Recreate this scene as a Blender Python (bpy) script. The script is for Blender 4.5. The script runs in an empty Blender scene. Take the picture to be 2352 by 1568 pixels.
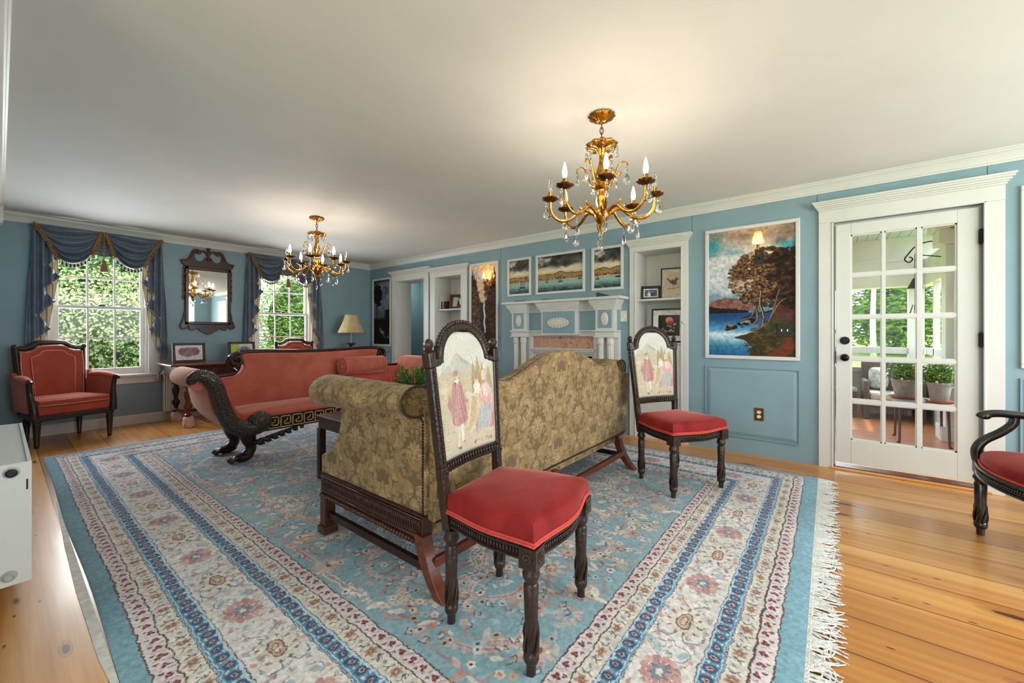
import bpy, bmesh, math, random
import numpy as np
from math import sin, cos, pi, radians, sqrt, atan2
from mathutils import Vector, Matrix

SC = bpy.context.scene
COL = SC.collection
random.seed(7)

# ------------------------------------------------------------------ camera
cam_d = bpy.data.cameras.new('camera')
cam_d.sensor_width = 36.0
cam_d.lens = 925.0 / 2352.0 * 36.0
cam_d.shift_y = -19.0 / 2352.0
cam_d.clip_start = 0.02
cam = bpy.data.objects.new('camera', cam_d)
cam.location = (0.0, 0.0, 1.132)
cam.rotation_euler = (radians(90), 0, radians(38.15 - 90))
COL.objects.link(cam)
SC.camera = cam

# ------------------------------------------------------------------ exposure
SC.view_settings.view_transform = 'Standard'
SC.view_settings.look = 'None'
SC.view_settings.exposure = 0.08
SC.view_settings.gamma = 1.0
SC.view_settings.use_curve_mapping = False
SC.cycles.max_bounces = 10
SC.cycles.diffuse_bounces = 5
SC.cycles.glossy_bounces = 5
SC.cycles.transmission_bounces = 8
SC.cycles.transparent_max_bounces = 16
SC.cycles.sample_clamp_indirect = 6.0
SC.cycles.caustics_reflective = False
SC.cycles.caustics_refractive = False

# ------------------------------------------------------------------ sky, sun, window and fill light
w = bpy.data.worlds.new('sky')
SC.world = w
w.use_nodes = True
nt = w.node_tree
bg = nt.nodes['Background']
tc = nt.nodes.new('ShaderNodeTexCoord')
sep = nt.nodes.new('ShaderNodeSeparateXYZ')
rmp = nt.nodes.new('ShaderNodeValToRGB')
rmp.color_ramp.elements[0].position = 0.45
rmp.color_ramp.elements[0].color = (0.35, 0.42, 0.30, 1)
rmp.color_ramp.elements[1].position = 0.62
rmp.color_ramp.elements[1].color = (0.80, 0.90, 1.0, 1)
mth = nt.nodes.new('ShaderNodeMath')
mth.operation = 'MULTIPLY_ADD'
mth.inputs[1].default_value = 0.5
mth.inputs[2].default_value = 0.5
nt.links.new(tc.outputs['Generated'], sep.inputs[0])
nt.links.new(sep.outputs['Z'], mth.inputs[0])
nt.links.new(mth.outputs[0], rmp.inputs[0])
nt.links.new(rmp.outputs[0], bg.inputs[0])
bg.inputs[1].default_value = 4.6

sd = bpy.data.lights.new('sun', 'SUN')
sd.energy = 5.5
sd.angle = radians(3)
sd.color = (1.0, 0.95, 0.86)
so = bpy.data.objects.new('sun', sd)
so.rotation_euler = Vector((-0.12, 0.64, -0.76)).to_track_quat('-Z', 'Y').to_euler()
COL.objects.link(so)


def area(name, loc, direction, sx, sy, energy, color=(1, 1, 1)):
    d = bpy.data.lights.new(name, 'AREA')
    d.shape = 'RECTANGLE'
    d.size = sx
    d.size_y = sy
    d.energy = energy
    d.color = color
    o = bpy.data.objects.new(name, d)
    o.location = loc
    o.rotation_euler = Vector(direction).to_track_quat('-Z', 'Z').to_euler()
    COL.objects.link(o)
    return o


# fill lamps added behind the camera, in the side hall and end wall
area('hall_fill_light', (-1.92, -0.3, 1.45), (1, 0.12, 0.10), 3.4, 1.7, 40, (0.92, 0.965, 1.0))
area('end_fill_light', (2.2, -2.72, 1.45), (0, 1, 0.10), 3.2, 1.7, 124, (0.92, 0.965, 1.0))
# daylight entering by the two windows of the far wall and by the glazed door
area('window_daylight', (0.757, 6.97, 1.40), (0.05, -1, 0.02), 0.74, 1.4, 52, (0.95, 1.0, 1.0))
area('window_daylight', (2.80, 6.97, 1.40), (-0.05, -1, 0.02), 0.74, 1.4, 52, (0.95, 1.0, 1.0))

# ------------------------------------------------------------------ helpers


def lin(c):
    return tuple(((x / 255.0) / 12.92) if x / 255.0 <= 0.04045 else (((x / 255.0) + 0.055) / 1.055) ** 2.4 for x in c[:3]) + (1.0,)


class MB:
    """collects vertices, faces and uvs, builds one mesh object"""

    def __init__(s):
        s.v, s.f, s.uv = [], [], []

    def add(s, vs, fs, uvs=None):
        n = len(s.v)
        s.v += [tuple(p) for p in vs]
        for k, f in enumerate(fs):
            s.f.append(tuple(i + n for i in f))
            s.uv.append(uvs[k] if uvs else None)
        return s

    def box(s, a, b):
        x0, y0, z0 = a
        x1, y1, z1 = b
        x0, x1 = min(x0, x1), max(x0, x1)
        y0, y1 = min(y0, y1), max(y0, y1)
        z0, z1 = min(z0, z1), max(z0, z1)
        return s.add([(x0, y0, z0), (x1, y0, z0), (x1, y1, z0), (x0, y1, z0), (x0, y0, z1), (x1, y0, z1), (x1, y1, z1), (x0, y1, z1)],
                     [(3, 2, 1, 0), (4, 5, 6, 7), (0, 1, 5, 4), (1, 2, 6, 5), (2, 3, 7, 6), (3, 0, 4, 7)])

    def bar(s, p, q, w, d, up=(0, 0, 1)):
        """square bar from p to q, w wide and d deep"""
        p, q = Vector(p), Vector(q)
        t = (q - p).normalized()
        u = Vector(up)
        if abs(t.dot(u)) > 0.95:
            u = Vector((1, 0, 0))
        a = t.cross(u).normalized() * (w / 2)
        b = a.cross(t).normalized() * (d / 2)
        vs = [p - a - b, p + a - b, p + a + b, p - a + b, q - a - b, q + a - b, q + a + b, q - a + b]
        return s.add(vs, [(3, 2, 1, 0), (4, 5, 6, 7), (0, 1, 5, 4), (1, 2, 6, 5), (2, 3, 7, 6), (3, 0, 4, 7)])

    def prism(s, pts, axis, d0, d1):
        n = len(pts)
        A = sum(pts[i][0] * pts[(i + 1) % n][1] - pts[(i + 1) % n][0] * pts[i][1] for i in range(n))
        if A < 0:
            pts = pts[::-1]

        def m(p, d):
            return (p[0], d, p[1]) if axis == 'y' else ((d, p[0], p[1]) if axis == 'x' else (p[0], p[1], d))
        vs = [m(p, d0) for p in pts] + [m(p, d1) for p in pts]
        fs = [tuple(range(n - 1, -1, -1)), tuple(range(n, 2 * n))]
        fs += [(i, (i + 1) % n, n + (i + 1) % n, n + i) for i in range(n)]
        flip = (d1 < d0) != (axis == 'y')
        if flip:
            fs = [f[::-1] for f in fs]
        return s.add(vs, fs)

    def tube(s, pts, r, n=8, closed=False, sx=1.0, caps=True):
        P = [Vector(p) for p in pts]
        m = len(P)
        R = [r] * m if not hasattr(r, '__len__') else list(r)
        T = []
        for i in range(m):
            if closed:
                t = P[(i + 1) % m] - P[i - 1]
            else:
                t = P[min(i + 1, m - 1)] - P[max(i - 1, 0)]
            T.append(t.normalized() if t.length > 1e-9 else Vector((0, 0, 1)))
        u = Vector((0, 0, 1))
        if abs(T[0].dot(u)) > 0.9:
            u = Vector((1, 0, 0))
        u = (u - T[0] * u.dot(T[0])).normalized()
        vs = []
        for i in range(m):
            u = u - T[i] * u.dot(T[i])
            u = u.normalized() if u.length > 1e-6 else T[i].orthogonal().normalized()
            b = T[i].cross(u)
            for k in range(n):
                a = 2 * pi * k / n
                vs.append(P[i] + (u * cos(a) + b * sin(a) * sx) * R[i])
        fs = []
        for i in range(m if closed else m - 1):
            j = (i + 1) % m
            for k in range(n):
                l = (k + 1) % n
                fs.append((i * n + k, i * n + l, j * n + l, j * n + k))
        if not closed and caps:
            fs.append(tuple(range(n - 1, -1, -1)))
            fs.append(tuple((m - 1) * n + k for k in range(n)))
        return s.add(vs, fs)

    def lathe(s, prof, c=(0, 0, 0), n=20, lobes=0, amp=0.0, sy=1.0):
        vs, fs = [], []
        m = len(prof)
        for (r, z) in prof:
            for k in range(n):
                a = 2 * pi * k / n
                rr = r * (1 + amp * cos(lobes * a)) if lobes else r
                vs.append((c[0] + rr * cos(a), c[1] + rr * sin(a) * sy, c[2] + z))
        up = prof[-1][1] >= prof[0][1]
        for i in range(m - 1):
            for k in range(n):
                l = (k + 1) % n
                f = (i * n + k, i * n + l, (i + 1) * n + l, (i + 1) * n + k)
                fs.append(f if up else f[::-1])
        if prof[0][0] > 1e-5:
            f = tuple(range(n - 1, -1, -1))
            fs.append(f if up else f[::-1])
        if prof[-1][0] > 1e-5:
            f = tuple((m - 1) * n + k for k in range(n))
            fs.append(f if up else f[::-1])
        return s.add(vs, fs)

    def ell(s, c, r, n=12, m=8):
        if not hasattr(r, '__len__'):
            r = (r, r, r)
        vs, fs = [(c[0], c[1], c[2] - r[2])], []
        for i in range(1, m):
            a = -pi / 2 + pi * i / m
            for k in range(n):
                b = 2 * pi * k / n
                vs.append((c[0] + r[0] * cos(a) * cos(b), c[1] + r[1] * cos(a) * sin(b), c[2] + r[2] * sin(a)))
        vs.append((c[0], c[1], c[2] + r[2]))
        for k in range(n):
            fs.append((0, 1 + (k + 1) % n, 1 + k))
            fs.append((len(vs) - 1, 1 + (m - 2) * n + k, 1 + (m - 2) * n + (k + 1) % n))
        for i in range(m - 2):
            for k in range(n):
                l = (k + 1) % n
                fs.append((1 + i * n + k, 1 + i * n + l, 1 + (i + 1) * n + l, 1 + (i + 1) * n + k))
        return s.add(vs, fs)

    def grid(s, fn, nu, nv, flip=False):
        """fn(u, v) -> point, u and v in 0..1; writes uvs"""
        vs = [fn(i / nu, j / nv) for j in range(nv + 1) for i in range(nu + 1)]
        fs, uvs = [], []
        for j in range(nv):
            for i in range(nu):
                a = j * (nu + 1) + i
                f = (a, a + 1, a + nu + 2, a + nu + 1)
                q = [(i / nu, j / nv), ((i + 1) / nu, j / nv), ((i + 1) / nu, (j + 1) / nv), (i / nu, (j + 1) / nv)]
                fs.append(f[::-1] if flip else f)
                uvs.append(q[::-1] if flip else q)
        return s.add(vs, fs, uvs)

    def build(s, name, mat, parent=None, smooth=None, bevel=0.0, solid=0.0, seg=2, sub=0):
        me = bpy.data.meshes.new(name)
        me.from_pydata([tuple(p) for p in s.v], [], s.f)
        if any(q is not None for q in s.uv):
            ul = me.uv_layers.new(name='UVMap')
            k = 0
            for fi, f in enumerate(s.f):
                q = s.uv[fi]
                for i in range(len(f)):
                    if q is not None:
                        ul.data[k].uv = q[i]
                    k += 1
        me.update()
        bm = bmesh.new()
        bm.from_mesh(me)
        bmesh.ops.recalc_face_normals(bm, faces=bm.faces)
        bm.to_mesh(me)
        bm.free()
        if smooth:
            me.polygons.foreach_set('use_smooth', [True] * len(me.polygons))
            if smooth is not True:
                me.set_sharp_from_angle(angle=radians(smooth))
        o = bpy.data.objects.new(name, me)
        COL.objects.link(o)
        if mat:
            me.materials.append(mat)
        if parent:
            o.parent = parent
        if solid:
            md = o.modifiers.new('thickness', 'SOLIDIFY')
            md.thickness = solid
            md.offset = 0
        if sub:
            md = o.modifiers.new('smooth', 'SUBSURF')
            md.levels = md.render_levels = sub
        if bevel:
            md = o.modifiers.new('bevel', 'BEVEL')
            md.width = bevel
            md.segments = seg
            md.limit_method = 'ANGLE'
            md.angle_limit = radians(40)
        return o


def thing(name, label, cat, loc=(0, 0, 0), rz=0.0, group=None):
    o = bpy.data.objects.new(name, None)
    o.empty_display_size = 0.1
    COL.objects.link(o)
    o.location = loc
    o.rotation_euler = (0, 0, rz)
    return tag(o, label, cat, group)


def tag(o, label, cat, group=None, kind=None):
    o['label'] = label
    o['category'] = cat
    if group:
        o['group'] = group
    if kind:
        o['kind'] = kind
    return o


TRIMS = [0]


def struct(o):
    if o.name.startswith('trim'):
        TRIMS[0] += 1
        o.name = 'trim_%d' % TRIMS[0]
    o['kind'] = 'structure'
    return o


def dup(root, loc=None, rz=None, label=None):
    r = root.copy()
    COL.objects.link(r)
    if loc is not None:
        r.location = loc
    if rz is not None:
        r.rotation_euler = (0, 0, rz)
    if label:
        r['label'] = label
    for ch in list(root.children):
        c = ch.copy()
        COL.objects.link(c)
        c.parent = r
        for g in list(ch.children):
            d = g.copy()
            COL.objects.link(d)
            d.parent = c
    return r


def cr(pts, k=6, closed=False):
    """Catmull-Rom through the points"""
    P = [np.array(p, float) for p in pts]
    n = len(P)
    out = []
    rng = range(n) if closed else range(n - 1)
    for i in rng:
        a, b, c, d = (P[(i - 1) % n], P[i], P[(i + 1) % n], P[(i + 2) % n]) if closed else (P[max(i - 1, 0)], P[i], P[i + 1], P[min(i + 2, n - 1)])
        for j in range(k):
            t = j / k
            out.append(tuple(0.5 * (2 * b + (c - a) * t + (2 * a - 5 * b + 4 * c - d) * t * t + (3 * b - a - 3 * c + d) * t ** 3)))
    if not closed:
        out.append(tuple(P[-1]))
    return out


# ------------------------------------------------------------------ materials
class N:
    def __init__(s, name):
        s.m = bpy.data.materials.new(name)
        s.m.use_nodes = True
        s.t = s.m.node_tree
        s.b = s.t.nodes['Principled BSDF']
        s.out = s.t.nodes['Material Output']

    def n(s, typ, **kw):
        x = s.t.nodes.new('ShaderNode' + typ)
        for k, v in kw.items():
            if k.startswith('i_'):
                x.inputs[k[2:]].default_value = v
            elif k.startswith('n_'):
                x.inputs[int(k[2:])].default_value = v
            else:
                setattr(x, k, v)
        return x

    def l(s, a, b):
        s.t.links.new(a, b)

    def math(s, op, a, b=None, c=None):
        x = s.n('Math', operation=op)
        for i, q in enumerate((a, b, c)):
            if q is None:
                continue
            if isinstance(q, (int, float)):
                x.inputs[i].default_value = q
            else:
                s.l(q, x.inputs[i])
        return x.outputs[0]

    def ramp(s, fac, stops):
        x = s.n('ValToRGB')
        e = x.color_ramp.elements
        while len(e) < len(stops):
            e.new(0.5)
        for k, (p, c) in enumerate(stops):
            e[k].position = p
            e[k].color = lin(c)
        s.l(fac, x.inputs[0])
        return x.outputs[0]

    def mix(s, fac, a, b):
        x = s.n('Mix', data_type='RGBA')
        for sock, q in ((x.inputs[0], fac), (x.inputs[6], a), (x.inputs[7], b)):
            if isinstance(q, (int, float)):
                sock.default_value = q
            elif isinstance(q, tuple):
                sock.default_value = lin(q)
            else:
                s.l(q, sock)
        return x.outputs[2]

    def obj(s, scale=(1, 1, 1)):
        t = s.n('TexCoord')
        m = s.n('Mapping')
        m.inputs['Scale'].default_value = scale
        s.l(t.outputs['Object'], m.inputs[0])
        return m.outputs[0]

    def noise(s, vec, scale, detail=3.0, rough=0.5, dist=0.0):
        x = s.n('TexNoise')
        x.inputs['Scale'].default_value = scale
        x.inputs['Detail'].default_value = detail
        x.inputs['Roughness'].default_value = rough
        x.inputs['Distortion'].default_value = dist
        s.l(vec, x.inputs['Vector'])
        return x.outputs['Fac']

    def bump(s, h, dist=0.002, strength=0.5):
        x = s.n('Bump')
        x.inputs['Strength'].default_value = strength
        x.inputs['Distance'].default_value = dist
        s.l(h, x.inputs['Height'])
        s.l(x.outputs[0], s.b.inputs['Normal'])

    def set(s, **kw):
        for k, v in kw.items():
            s.b.inputs[k.replace('_', ' ')].default_value = v
        return s


def paint(name, c, rough=0.5, var=0.03, spec=0.4):
    m = N(name)
    f = m.noise(m.obj(), 3.0, 4)
    c2 = tuple(min(255, x * (1 + var)) for x in c)
    c1 = tuple(x * (1 - var) for x in c)
    m.l(m.ramp(f, [(0.3, c1), (0.7, c2)]), m.b.inputs['Base Color'])
    m.set(Roughness=rough, Specular_IOR_Level=spec)
    return m.m


def plain(name, c, rough=0.5, metal=0.0, var=0.08, scale=25, coat=0.0, bump=0.0):
    m = N(name)
    f = m.noise(m.obj(), scale, 3)
    m.l(m.ramp(f, [(0.3, tuple(x * (1 - var) for x in c)), (0.7, tuple(min(255, x * (1 + var)) for x in c))]), m.b.inputs['Base Color'])
    m.set(Roughness=rough, Metallic=metal, Coat_Weight=coat)
    if bump:
        m.bump(f, bump)
    return m.m


def wood(name, dark, light, rough=0.3, axis=2, scale=1.0, coat=0.25, carve=0.0):
    m = N(name)
    sc = [38 * scale] * 3
    sc[axis] = 4 * scale
    f = m.noise(m.obj(tuple(sc)), 1.0, 4, 0.6, 0.6)
    m.l(m.ramp(f, [(0.25, dark), (0.75, light)]), m.b.inputs['Base Color'])
    m.set(Roughness=rough, Coat_Weight=coat, Coat_Roughness=0.12, Specular_IOR_Level=0.3)
    if carve:
        v = m.n('TexVoronoi', feature='SMOOTH_F1')
        v.inputs['Scale'].default_value = 70
        m.l(m.obj(), v.inputs['Vector'])
        m.bump(v.outputs['Distance'], carve, 0.9)
    return m.m


def velvet(name, c, c2, sheen=0.5, tint=(255, 200, 190), scale=6):
    m = N(name)
    f = m.noise(m.obj(), scale, 5, 0.6, 0.4)
    g = m.noise(m.obj(), 400, 1)
    m.l(m.ramp(f, [(0.32, c), (0.7, c2)]), m.b.inputs['Base Color'])
    m.set(Roughness=0.75, Sheen_Weight=sheen, Sheen_Roughness=0.35, Sheen_Tint=lin(tint), Specular_IOR_Level=0.2)
    m.bump(g, 0.001, 0.3)
    return m.m


def emit(name, c, strength, base=None):
    m = N(name)
    m.set(Base_Color=lin(base or c), Emission_Color=lin(c), Emission_Strength=strength, Roughness=0.3)
    return m.m


def image_mat(name, arr, rough=0.6, coat=0.0, box=None, spec=0.3, bump=0.0, sheen=0.0):
    """material from a picture painted by the functions below; box = metres per tile in object space"""
    h, w_ = arr.shape[:2]
    im = bpy.data.images.new(name, w_, h)
    px = np.ones((h, w_, 4), np.float32)
    px[..., :3] = np.clip(arr, 0, 1)
    im.pixels.foreach_set(px.ravel())
    im.update()
    im.pack()
    m = N(name)
    t = m.n('TexImage')
    t.image = im
    if box:
        t.projection = 'BOX'
        t.projection_blend = 0.15
        m.l(m.obj((1 / box, 1 / box, 1 / box)), t.inputs[0])
    else:
        u = m.n('TexCoord')
        m.l(u.outputs['UV'], t.inputs[0])
    m.l(t.outputs[0], m.b.inputs['Base Color'])
    m.set(Roughness=rough, Coat_Weight=coat, Specular_IOR_Level=spec, Sheen_Weight=sheen)
    if bump:
        bw = m.n('RGBToBW')
        m.l(t.outputs[0], bw.inputs[0])
        m.bump(bw.outputs[0], bump, 0.6)
    return m.m


def glass_pane(name):
    m = N(name)
    tr = m.n('BsdfTransparent')
    gl = m.n('BsdfGlossy')
    gl.inputs['Roughness'].default_value = 0.02
    fr = m.n('Fresnel')
    fr.inputs['IOR'].default_value = 1.45
    mx = m.n('MixShader')
    m.l(m.math('MULTIPLY', fr.outputs[0], 0.25), mx.inputs[0])
    m.l(tr.outputs[0], mx.inputs[1])
    m.l(gl.outputs[0], mx.inputs[2])
    m.l(mx.outputs[0], m.out.inputs[0])
    return m.m


def crystal_mat(name):
    m = N(name)
    m.set(Base_Color=(0.98, 0.97, 0.95, 1), Roughness=0.0, IOR=1.52, Transmission_Weight=1.0)
    return m.m


# ------------------------------------------------------------------ painting with numpy
def nz(h, w_, cy, cx, rng):
    gh, gw = int(h / cy) + 3, int(w_ / cx) + 3
    g = rng.random((gh, gw), dtype=np.float32)
    y = np.arange(h) / cy
    x = np.arange(w_) / cx
    iy, ix = y.astype(int), x.astype(int)
    fy, fx = (y - iy).astype(np.float32), (x - ix).astype(np.float32)
    fy = fy * fy * (3 - 2 * fy)
    fx = fx * fx * (3 - 2 * fx)
    a = g[iy][:, ix] * (1 - fx) + g[iy][:, ix + 1] * fx
    b = g[iy + 1][:, ix] * (1 - fx) + g[iy + 1][:, ix + 1] * fx
    return a * (1 - fy)[:, None] + b * fy[:, None]


def fbm(h, w_, cell, seed, octv=4, ar=1.0):
    rng = np.random.default_rng(seed)
    o = np.zeros((h, w_), np.float32)
    a, t = 1.0, 0.0
    for k in range(octv):
        c = max(cell / 2 ** k, 1.0)
        o += a * nz(h, w_, c, max(c * ar, 1.0), rng)
        t += a
        a *= 0.55
    return o / t


def C3(c):
    return np.array([x / 255.0 for x in c], np.float32)


class Cv:
    """canvas, row 0 at the bottom; units scaled by s"""

    def __init__(s, w_, h, base, sc=1.0):
        s.sc = sc
        s.w, s.h = int(round(w_ * sc)), int(round(h * sc))
        s.a = np.zeros((s.h, s.w, 3), np.float32) + C3(base)

    def _bb(s, x0, y0, x1, y1):
        return max(0, int(x0) - 1), max(0, int(y0) - 1), min(s.w, int(x1) + 2), min(s.h, int(y1) + 2)

    def _put(s, x0, y0, x1, y1, m, col, al):
        r = s.a[y0:y1, x0:x1]
        m = (m * al)[..., None]
        r *= (1 - m)
        r += m * (C3(col) if not isinstance(col, np.ndarray) else col)

    def poly(s, pts, col, al=1.0):
        P = [(x * s.sc, y * s.sc) for x, y in pts]
        xs, ys = [p[0] for p in P], [p[1] for p in P]
        x0, y0, x1, y1 = s._bb(min(xs), min(ys), max(xs), max(ys))
        if x1 <= x0 or y1 <= y0:
            return
        gx = np.arange(x0, x1)[None, :] + 0.5
        gy = np.arange(y0, y1)[:, None] + 0.5
        ins = np.zeros((y1 - y0, x1 - x0), bool)
        n = len(P)
        for i in range(n):
            (ax, ay), (bx, by) = P[i], P[(i + 1) % n]
            if ay == by:
                continue
            c = ((ay > gy) != (by > gy)) & (gx < (bx - ax) * (gy - ay) / (by - ay) + ax)
            ins ^= c
        s._put(x0, y0, x1, y1, ins.astype(np.float32), col, al)

    def ell(s, cx, cy, rx, ry, col, rot=0.0, al=1.0, soft=0.0, lobes=0, la=0.0):
        cx, cy, rx, ry = cx * s.sc, cy * s.sc, rx * s.sc, ry * s.sc
        R = max(rx, ry) * (1 + la + soft)
        x0, y0, x1, y1 = s._bb(cx - R, cy - R, cx + R, cy + R)
        if x1 <= x0 or y1 <= y0:
            return
        gx = np.arange(x0, x1)[None, :] + 0.5 - cx
        gy = np.arange(y0, y1)[:, None] + 0.5 - cy
        c, q = cos(rot), sin(rot)
        u, v = (gx * c + gy * q) / rx, (-gx * q + gy * c) / ry
        d = np.sqrt(u * u + v * v)
        if lobes:
            d = d / (1 + la * np.cos(lobes * np.arctan2(v, u)))
        if soft:
            m = np.clip((1 + soft - d) / (2 * soft), 0, 1)
        else:
            m = np.clip((1 - d) * min(rx, ry) + 0.5, 0, 1)
        s._put(x0, y0, x1, y1, m.astype(np.float32), col, al)

    def line(s, pts, wd, col, al=1.0):
        wd = wd * s.sc / 2
        for i in range(len(pts) - 1):
            ax, ay = pts[i][0] * s.sc, pts[i][1] * s.sc
            bx, by = pts[i + 1][0] * s.sc, pts[i + 1][1] * s.sc
            x0, y0, x1, y1 = s._bb(min(ax, bx) - wd, min(ay, by) - wd, max(ax, bx) + wd, max(ay, by) + wd)
            if x1 <= x0 or y1 <= y0:
                continue
            gx = np.arange(x0, x1)[None, :] + 0.5 - ax
            gy = np.arange(y0, y1)[:, None] + 0.5 - ay
            dx, dy = bx - ax, by - ay
            L = dx * dx + dy * dy + 1e-9
            t = np.clip((gx * dx + gy * dy) / L, 0, 1)
            d = np.hypot(gx - t * dx, gy - t * dy)
            s._put(x0, y0, x1, y1, np.clip(wd - d + 0.5, 0, 1).astype(np.float32), col, al)

    def noise(s, amt, cell, seed, ar=1.0):
        s.a *= (1 + amt * (fbm(s.h, s.w, cell, seed, 4, ar) - 0.5)[..., None] * 2)

    def warp(s, amp, cell, seed):
        dx = (fbm(s.h, s.w, cell, seed, 3) - 0.5) * 2 * amp * s.sc
        dy = (fbm(s.h, s.w, cell, seed + 1, 3) - 0.5) * 2 * amp * s.sc
        yy, xx = np.mgrid[0:s.h, 0:s.w]
        s.a = s.a[np.clip(yy + dy, 0, s.h - 1).astype(int), np.clip(xx + dx, 0, s.w - 1).astype(int)]
# ------------------------------------------------------------------ room materials
XW, YW, XL, YF, ZC = 4.336, 6.81, -0.04, -2.6, 2.412
M_WALL = paint('blue wall paint', (127, 154, 165), 0.55, 0.025)
M_WHITE = paint('white trim paint', (206, 205, 201), 0.38, 0.015)
M_CEIL = paint('ceiling paint', (222, 222, 221), 0.8, 0.01)
M_HALLW = paint('hall wall paint', (214, 213, 206), 0.6)
M_DOORW = paint('white door paint', (203, 203, 199), 0.32, 0.01)
M_GLASS = glass_pane('window glass')
M_BLACKM = plain('black iron', (22, 20, 19), 0.32, 0.7)
M_BLACK = plain('black paint', (13, 12, 12), 0.5)
M_BRASS = plain('antique gilt brass', (176, 124, 50), 0.27, 1.0, 0.3, 60)
M_BRASSD = plain('dark brass', (105, 74, 40), 0.35, 1.0, 0.3, 60)
M_MAHOG = wood('dark mahogany', (30, 15, 11), (58, 30, 21), 0.3, 2, 1.0, 0.12)
M_MAHOGX = wood('red mahogany', (70, 32, 20), (118, 60, 36), 0.25, 0)
M_DARKC = wood('dark carved wood', (31, 21, 17), (60, 42, 33), 0.34, 2, 1.0, 0.18, 0.003)
M_DARKW = wood('dark turned wood', (33, 23, 19), (58, 41, 33), 0.34, 2, 1.0, 0.15)
M_EBONY = plain('ebonised wood', (20, 17, 16), 0.25, 0, 0.2, 30, 0.4)


def floor_mat():
    m = N('knotty pine boards')
    tcx = m.n('TexCoord')
    sp = m.n('SeparateXYZ')
    m.l(tcx.outputs['Object'], sp.inputs[0])
    x, y = sp.outputs[0], sp.outputs[1]
    W = 0.235
    p = m.math('DIVIDE', m.math('SUBTRACT', x, 0.222 - 20 * W), W)
    idn = m.math('FLOOR', p)
    fr = m.math('FRACT', p)
    wn = m.n('TexWhiteNoise', noise_dimensions='1D')
    m.l(idn, wn.inputs['W'])
    rnd = wn.outputs['Value']
    # shifted coordinates for every board
    cb = m.n('CombineXYZ')
    m.l(x, cb.inputs[0])
    m.l(m.math('MULTIPLY_ADD', rnd, 37.0, y), cb.inputs[1])
    m.l(m.math('MULTIPLY', rnd, 11.0), cb.inputs[2])
    v = cb.outputs[0]

    def sc(a, b):
        mp = m.n('Mapping')
        mp.inputs['Scale'].default_value = (a, b, 1)
        m.l(v, mp.inputs[0])
        return mp.outputs[0]
    broad = m.noise(sc(5, 0.55), 1.0, 3, 0.5, 0.8)
    grain = m.noise(sc(95, 2.2), 1.0, 4, 0.6, 0.4)
    wv = m.n('TexWave', wave_type='BANDS', bands_direction='X')
    wv.inputs['Scale'].default_value = 5.5
    wv.inputs['Distortion'].default_value = 9.0
    wv.inputs['Detail'].default_value = 2.0
    wv.inputs['Detail Scale'].default_value = 0.6
    m.l(sc(1.0, 0.09), wv.inputs['Vector'])
    f = m.math('MULTIPLY_ADD', grain, 0.20, m.math('MULTIPLY_ADD', broad, 0.50, 0.06))
    f = m.math('MULTIPLY_ADD', wv.outputs['Fac'], 0.05, f)
    f = m.math('MULTIPLY_ADD', rnd, 0.22, f)
    col = m.ramp(f, [(0.30, (138, 82, 34)), (0.50, (184, 120, 56)), (0.66, (211, 153, 82)), (0.85, (232, 184, 116))])
    # knots
    kv = m.n('TexVoronoi', feature='F1')
    kv.inputs['Scale'].default_value = 1.0
    kv.voronoi_dimensions = '2D'
    m.l(sc(5.2, 1.55), kv.inputs['Vector'])
    kd = m.math('ADD', kv.outputs['Distance'], m.math('MULTIPLY', m.math('SUBTRACT', grain, 0.5), 0.05))
    km = m.n('TexWhiteNoise', noise_dimensions='3D')
    m.l(kv.outputs['Position'], km.inputs['Vector'])
    keep = m.math('GREATER_THAN', km.outputs['Value'], 0.72)
    size = m.math('MULTIPLY_ADD', km.outputs['Value'], 0.26, -0.16)
    kn = m.math('MULTIPLY', m.math('LESS_THAN', kd, size), keep)
    ring = m.math('MULTIPLY', m.math('LESS_THAN', kd, m.math('MULTIPLY', size, 1.9)), keep)
    col = m.mix(m.math('MULTIPLY', ring, 0.35), col, (140, 76, 32))
    col = m.mix(m.math('MULTIPLY', kn, 0.9), col, (62, 29, 14))
    # small dark flecks
    fv = m.n('TexVoronoi', feature='F1')
    fv.inputs['Scale'].default_value = 1.0
    fv.voronoi_dimensions = '2D'
    m.l(sc(26, 9), fv.inputs['Vector'])
    fk = m.n('TexWhiteNoise', noise_dimensions='3D')
    m.l(fv.outputs['Position'], fk.inputs['Vector'])
    fl = m.math('MULTIPLY', m.math('LESS_THAN', fv.outputs['Distance'], 0.12), m.math('GREATER_THAN', fk.outputs['Value'], 0.955))
    col = m.mix(m.math('MULTIPLY', fl, 0.8), col, (52, 26, 14))
    # seams along and across
    e = m.math('ABSOLUTE', m.math('SUBTRACT', fr, 0.5))
    seam = m.math('GREATER_THAN', e, 0.488)
    q = m.math('DIVIDE', m.math('MULTIPLY_ADD', rnd, 9.0, y), 3.1)
    e2 = m.math('ABSOLUTE', m.math('SUBTRACT', m.math('FRACT', q), 0.5))
    seam = m.math('MAXIMUM', seam, m.math('GREATER_THAN', e2, 0.4996))
    col = m.mix(m.math('MULTIPLY', seam, 0.85), col, (38, 20, 10))
    m.l(col, m.b.inputs['Base Color'])
    m.l(m.math('MULTIPLY_ADD', grain, 0.10, 0.27), m.b.inputs['Roughness'])
    m.set(Coat_Weight=0.15, Coat_Roughness=0.12)
    m.bump(m.math('MULTIPLY_ADD', seam, -1.0, m.math('MULTIPLY', grain, 0.08)), 0.004, 0.5)
    return m.m


M_FLOOR = floor_mat()

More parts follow.
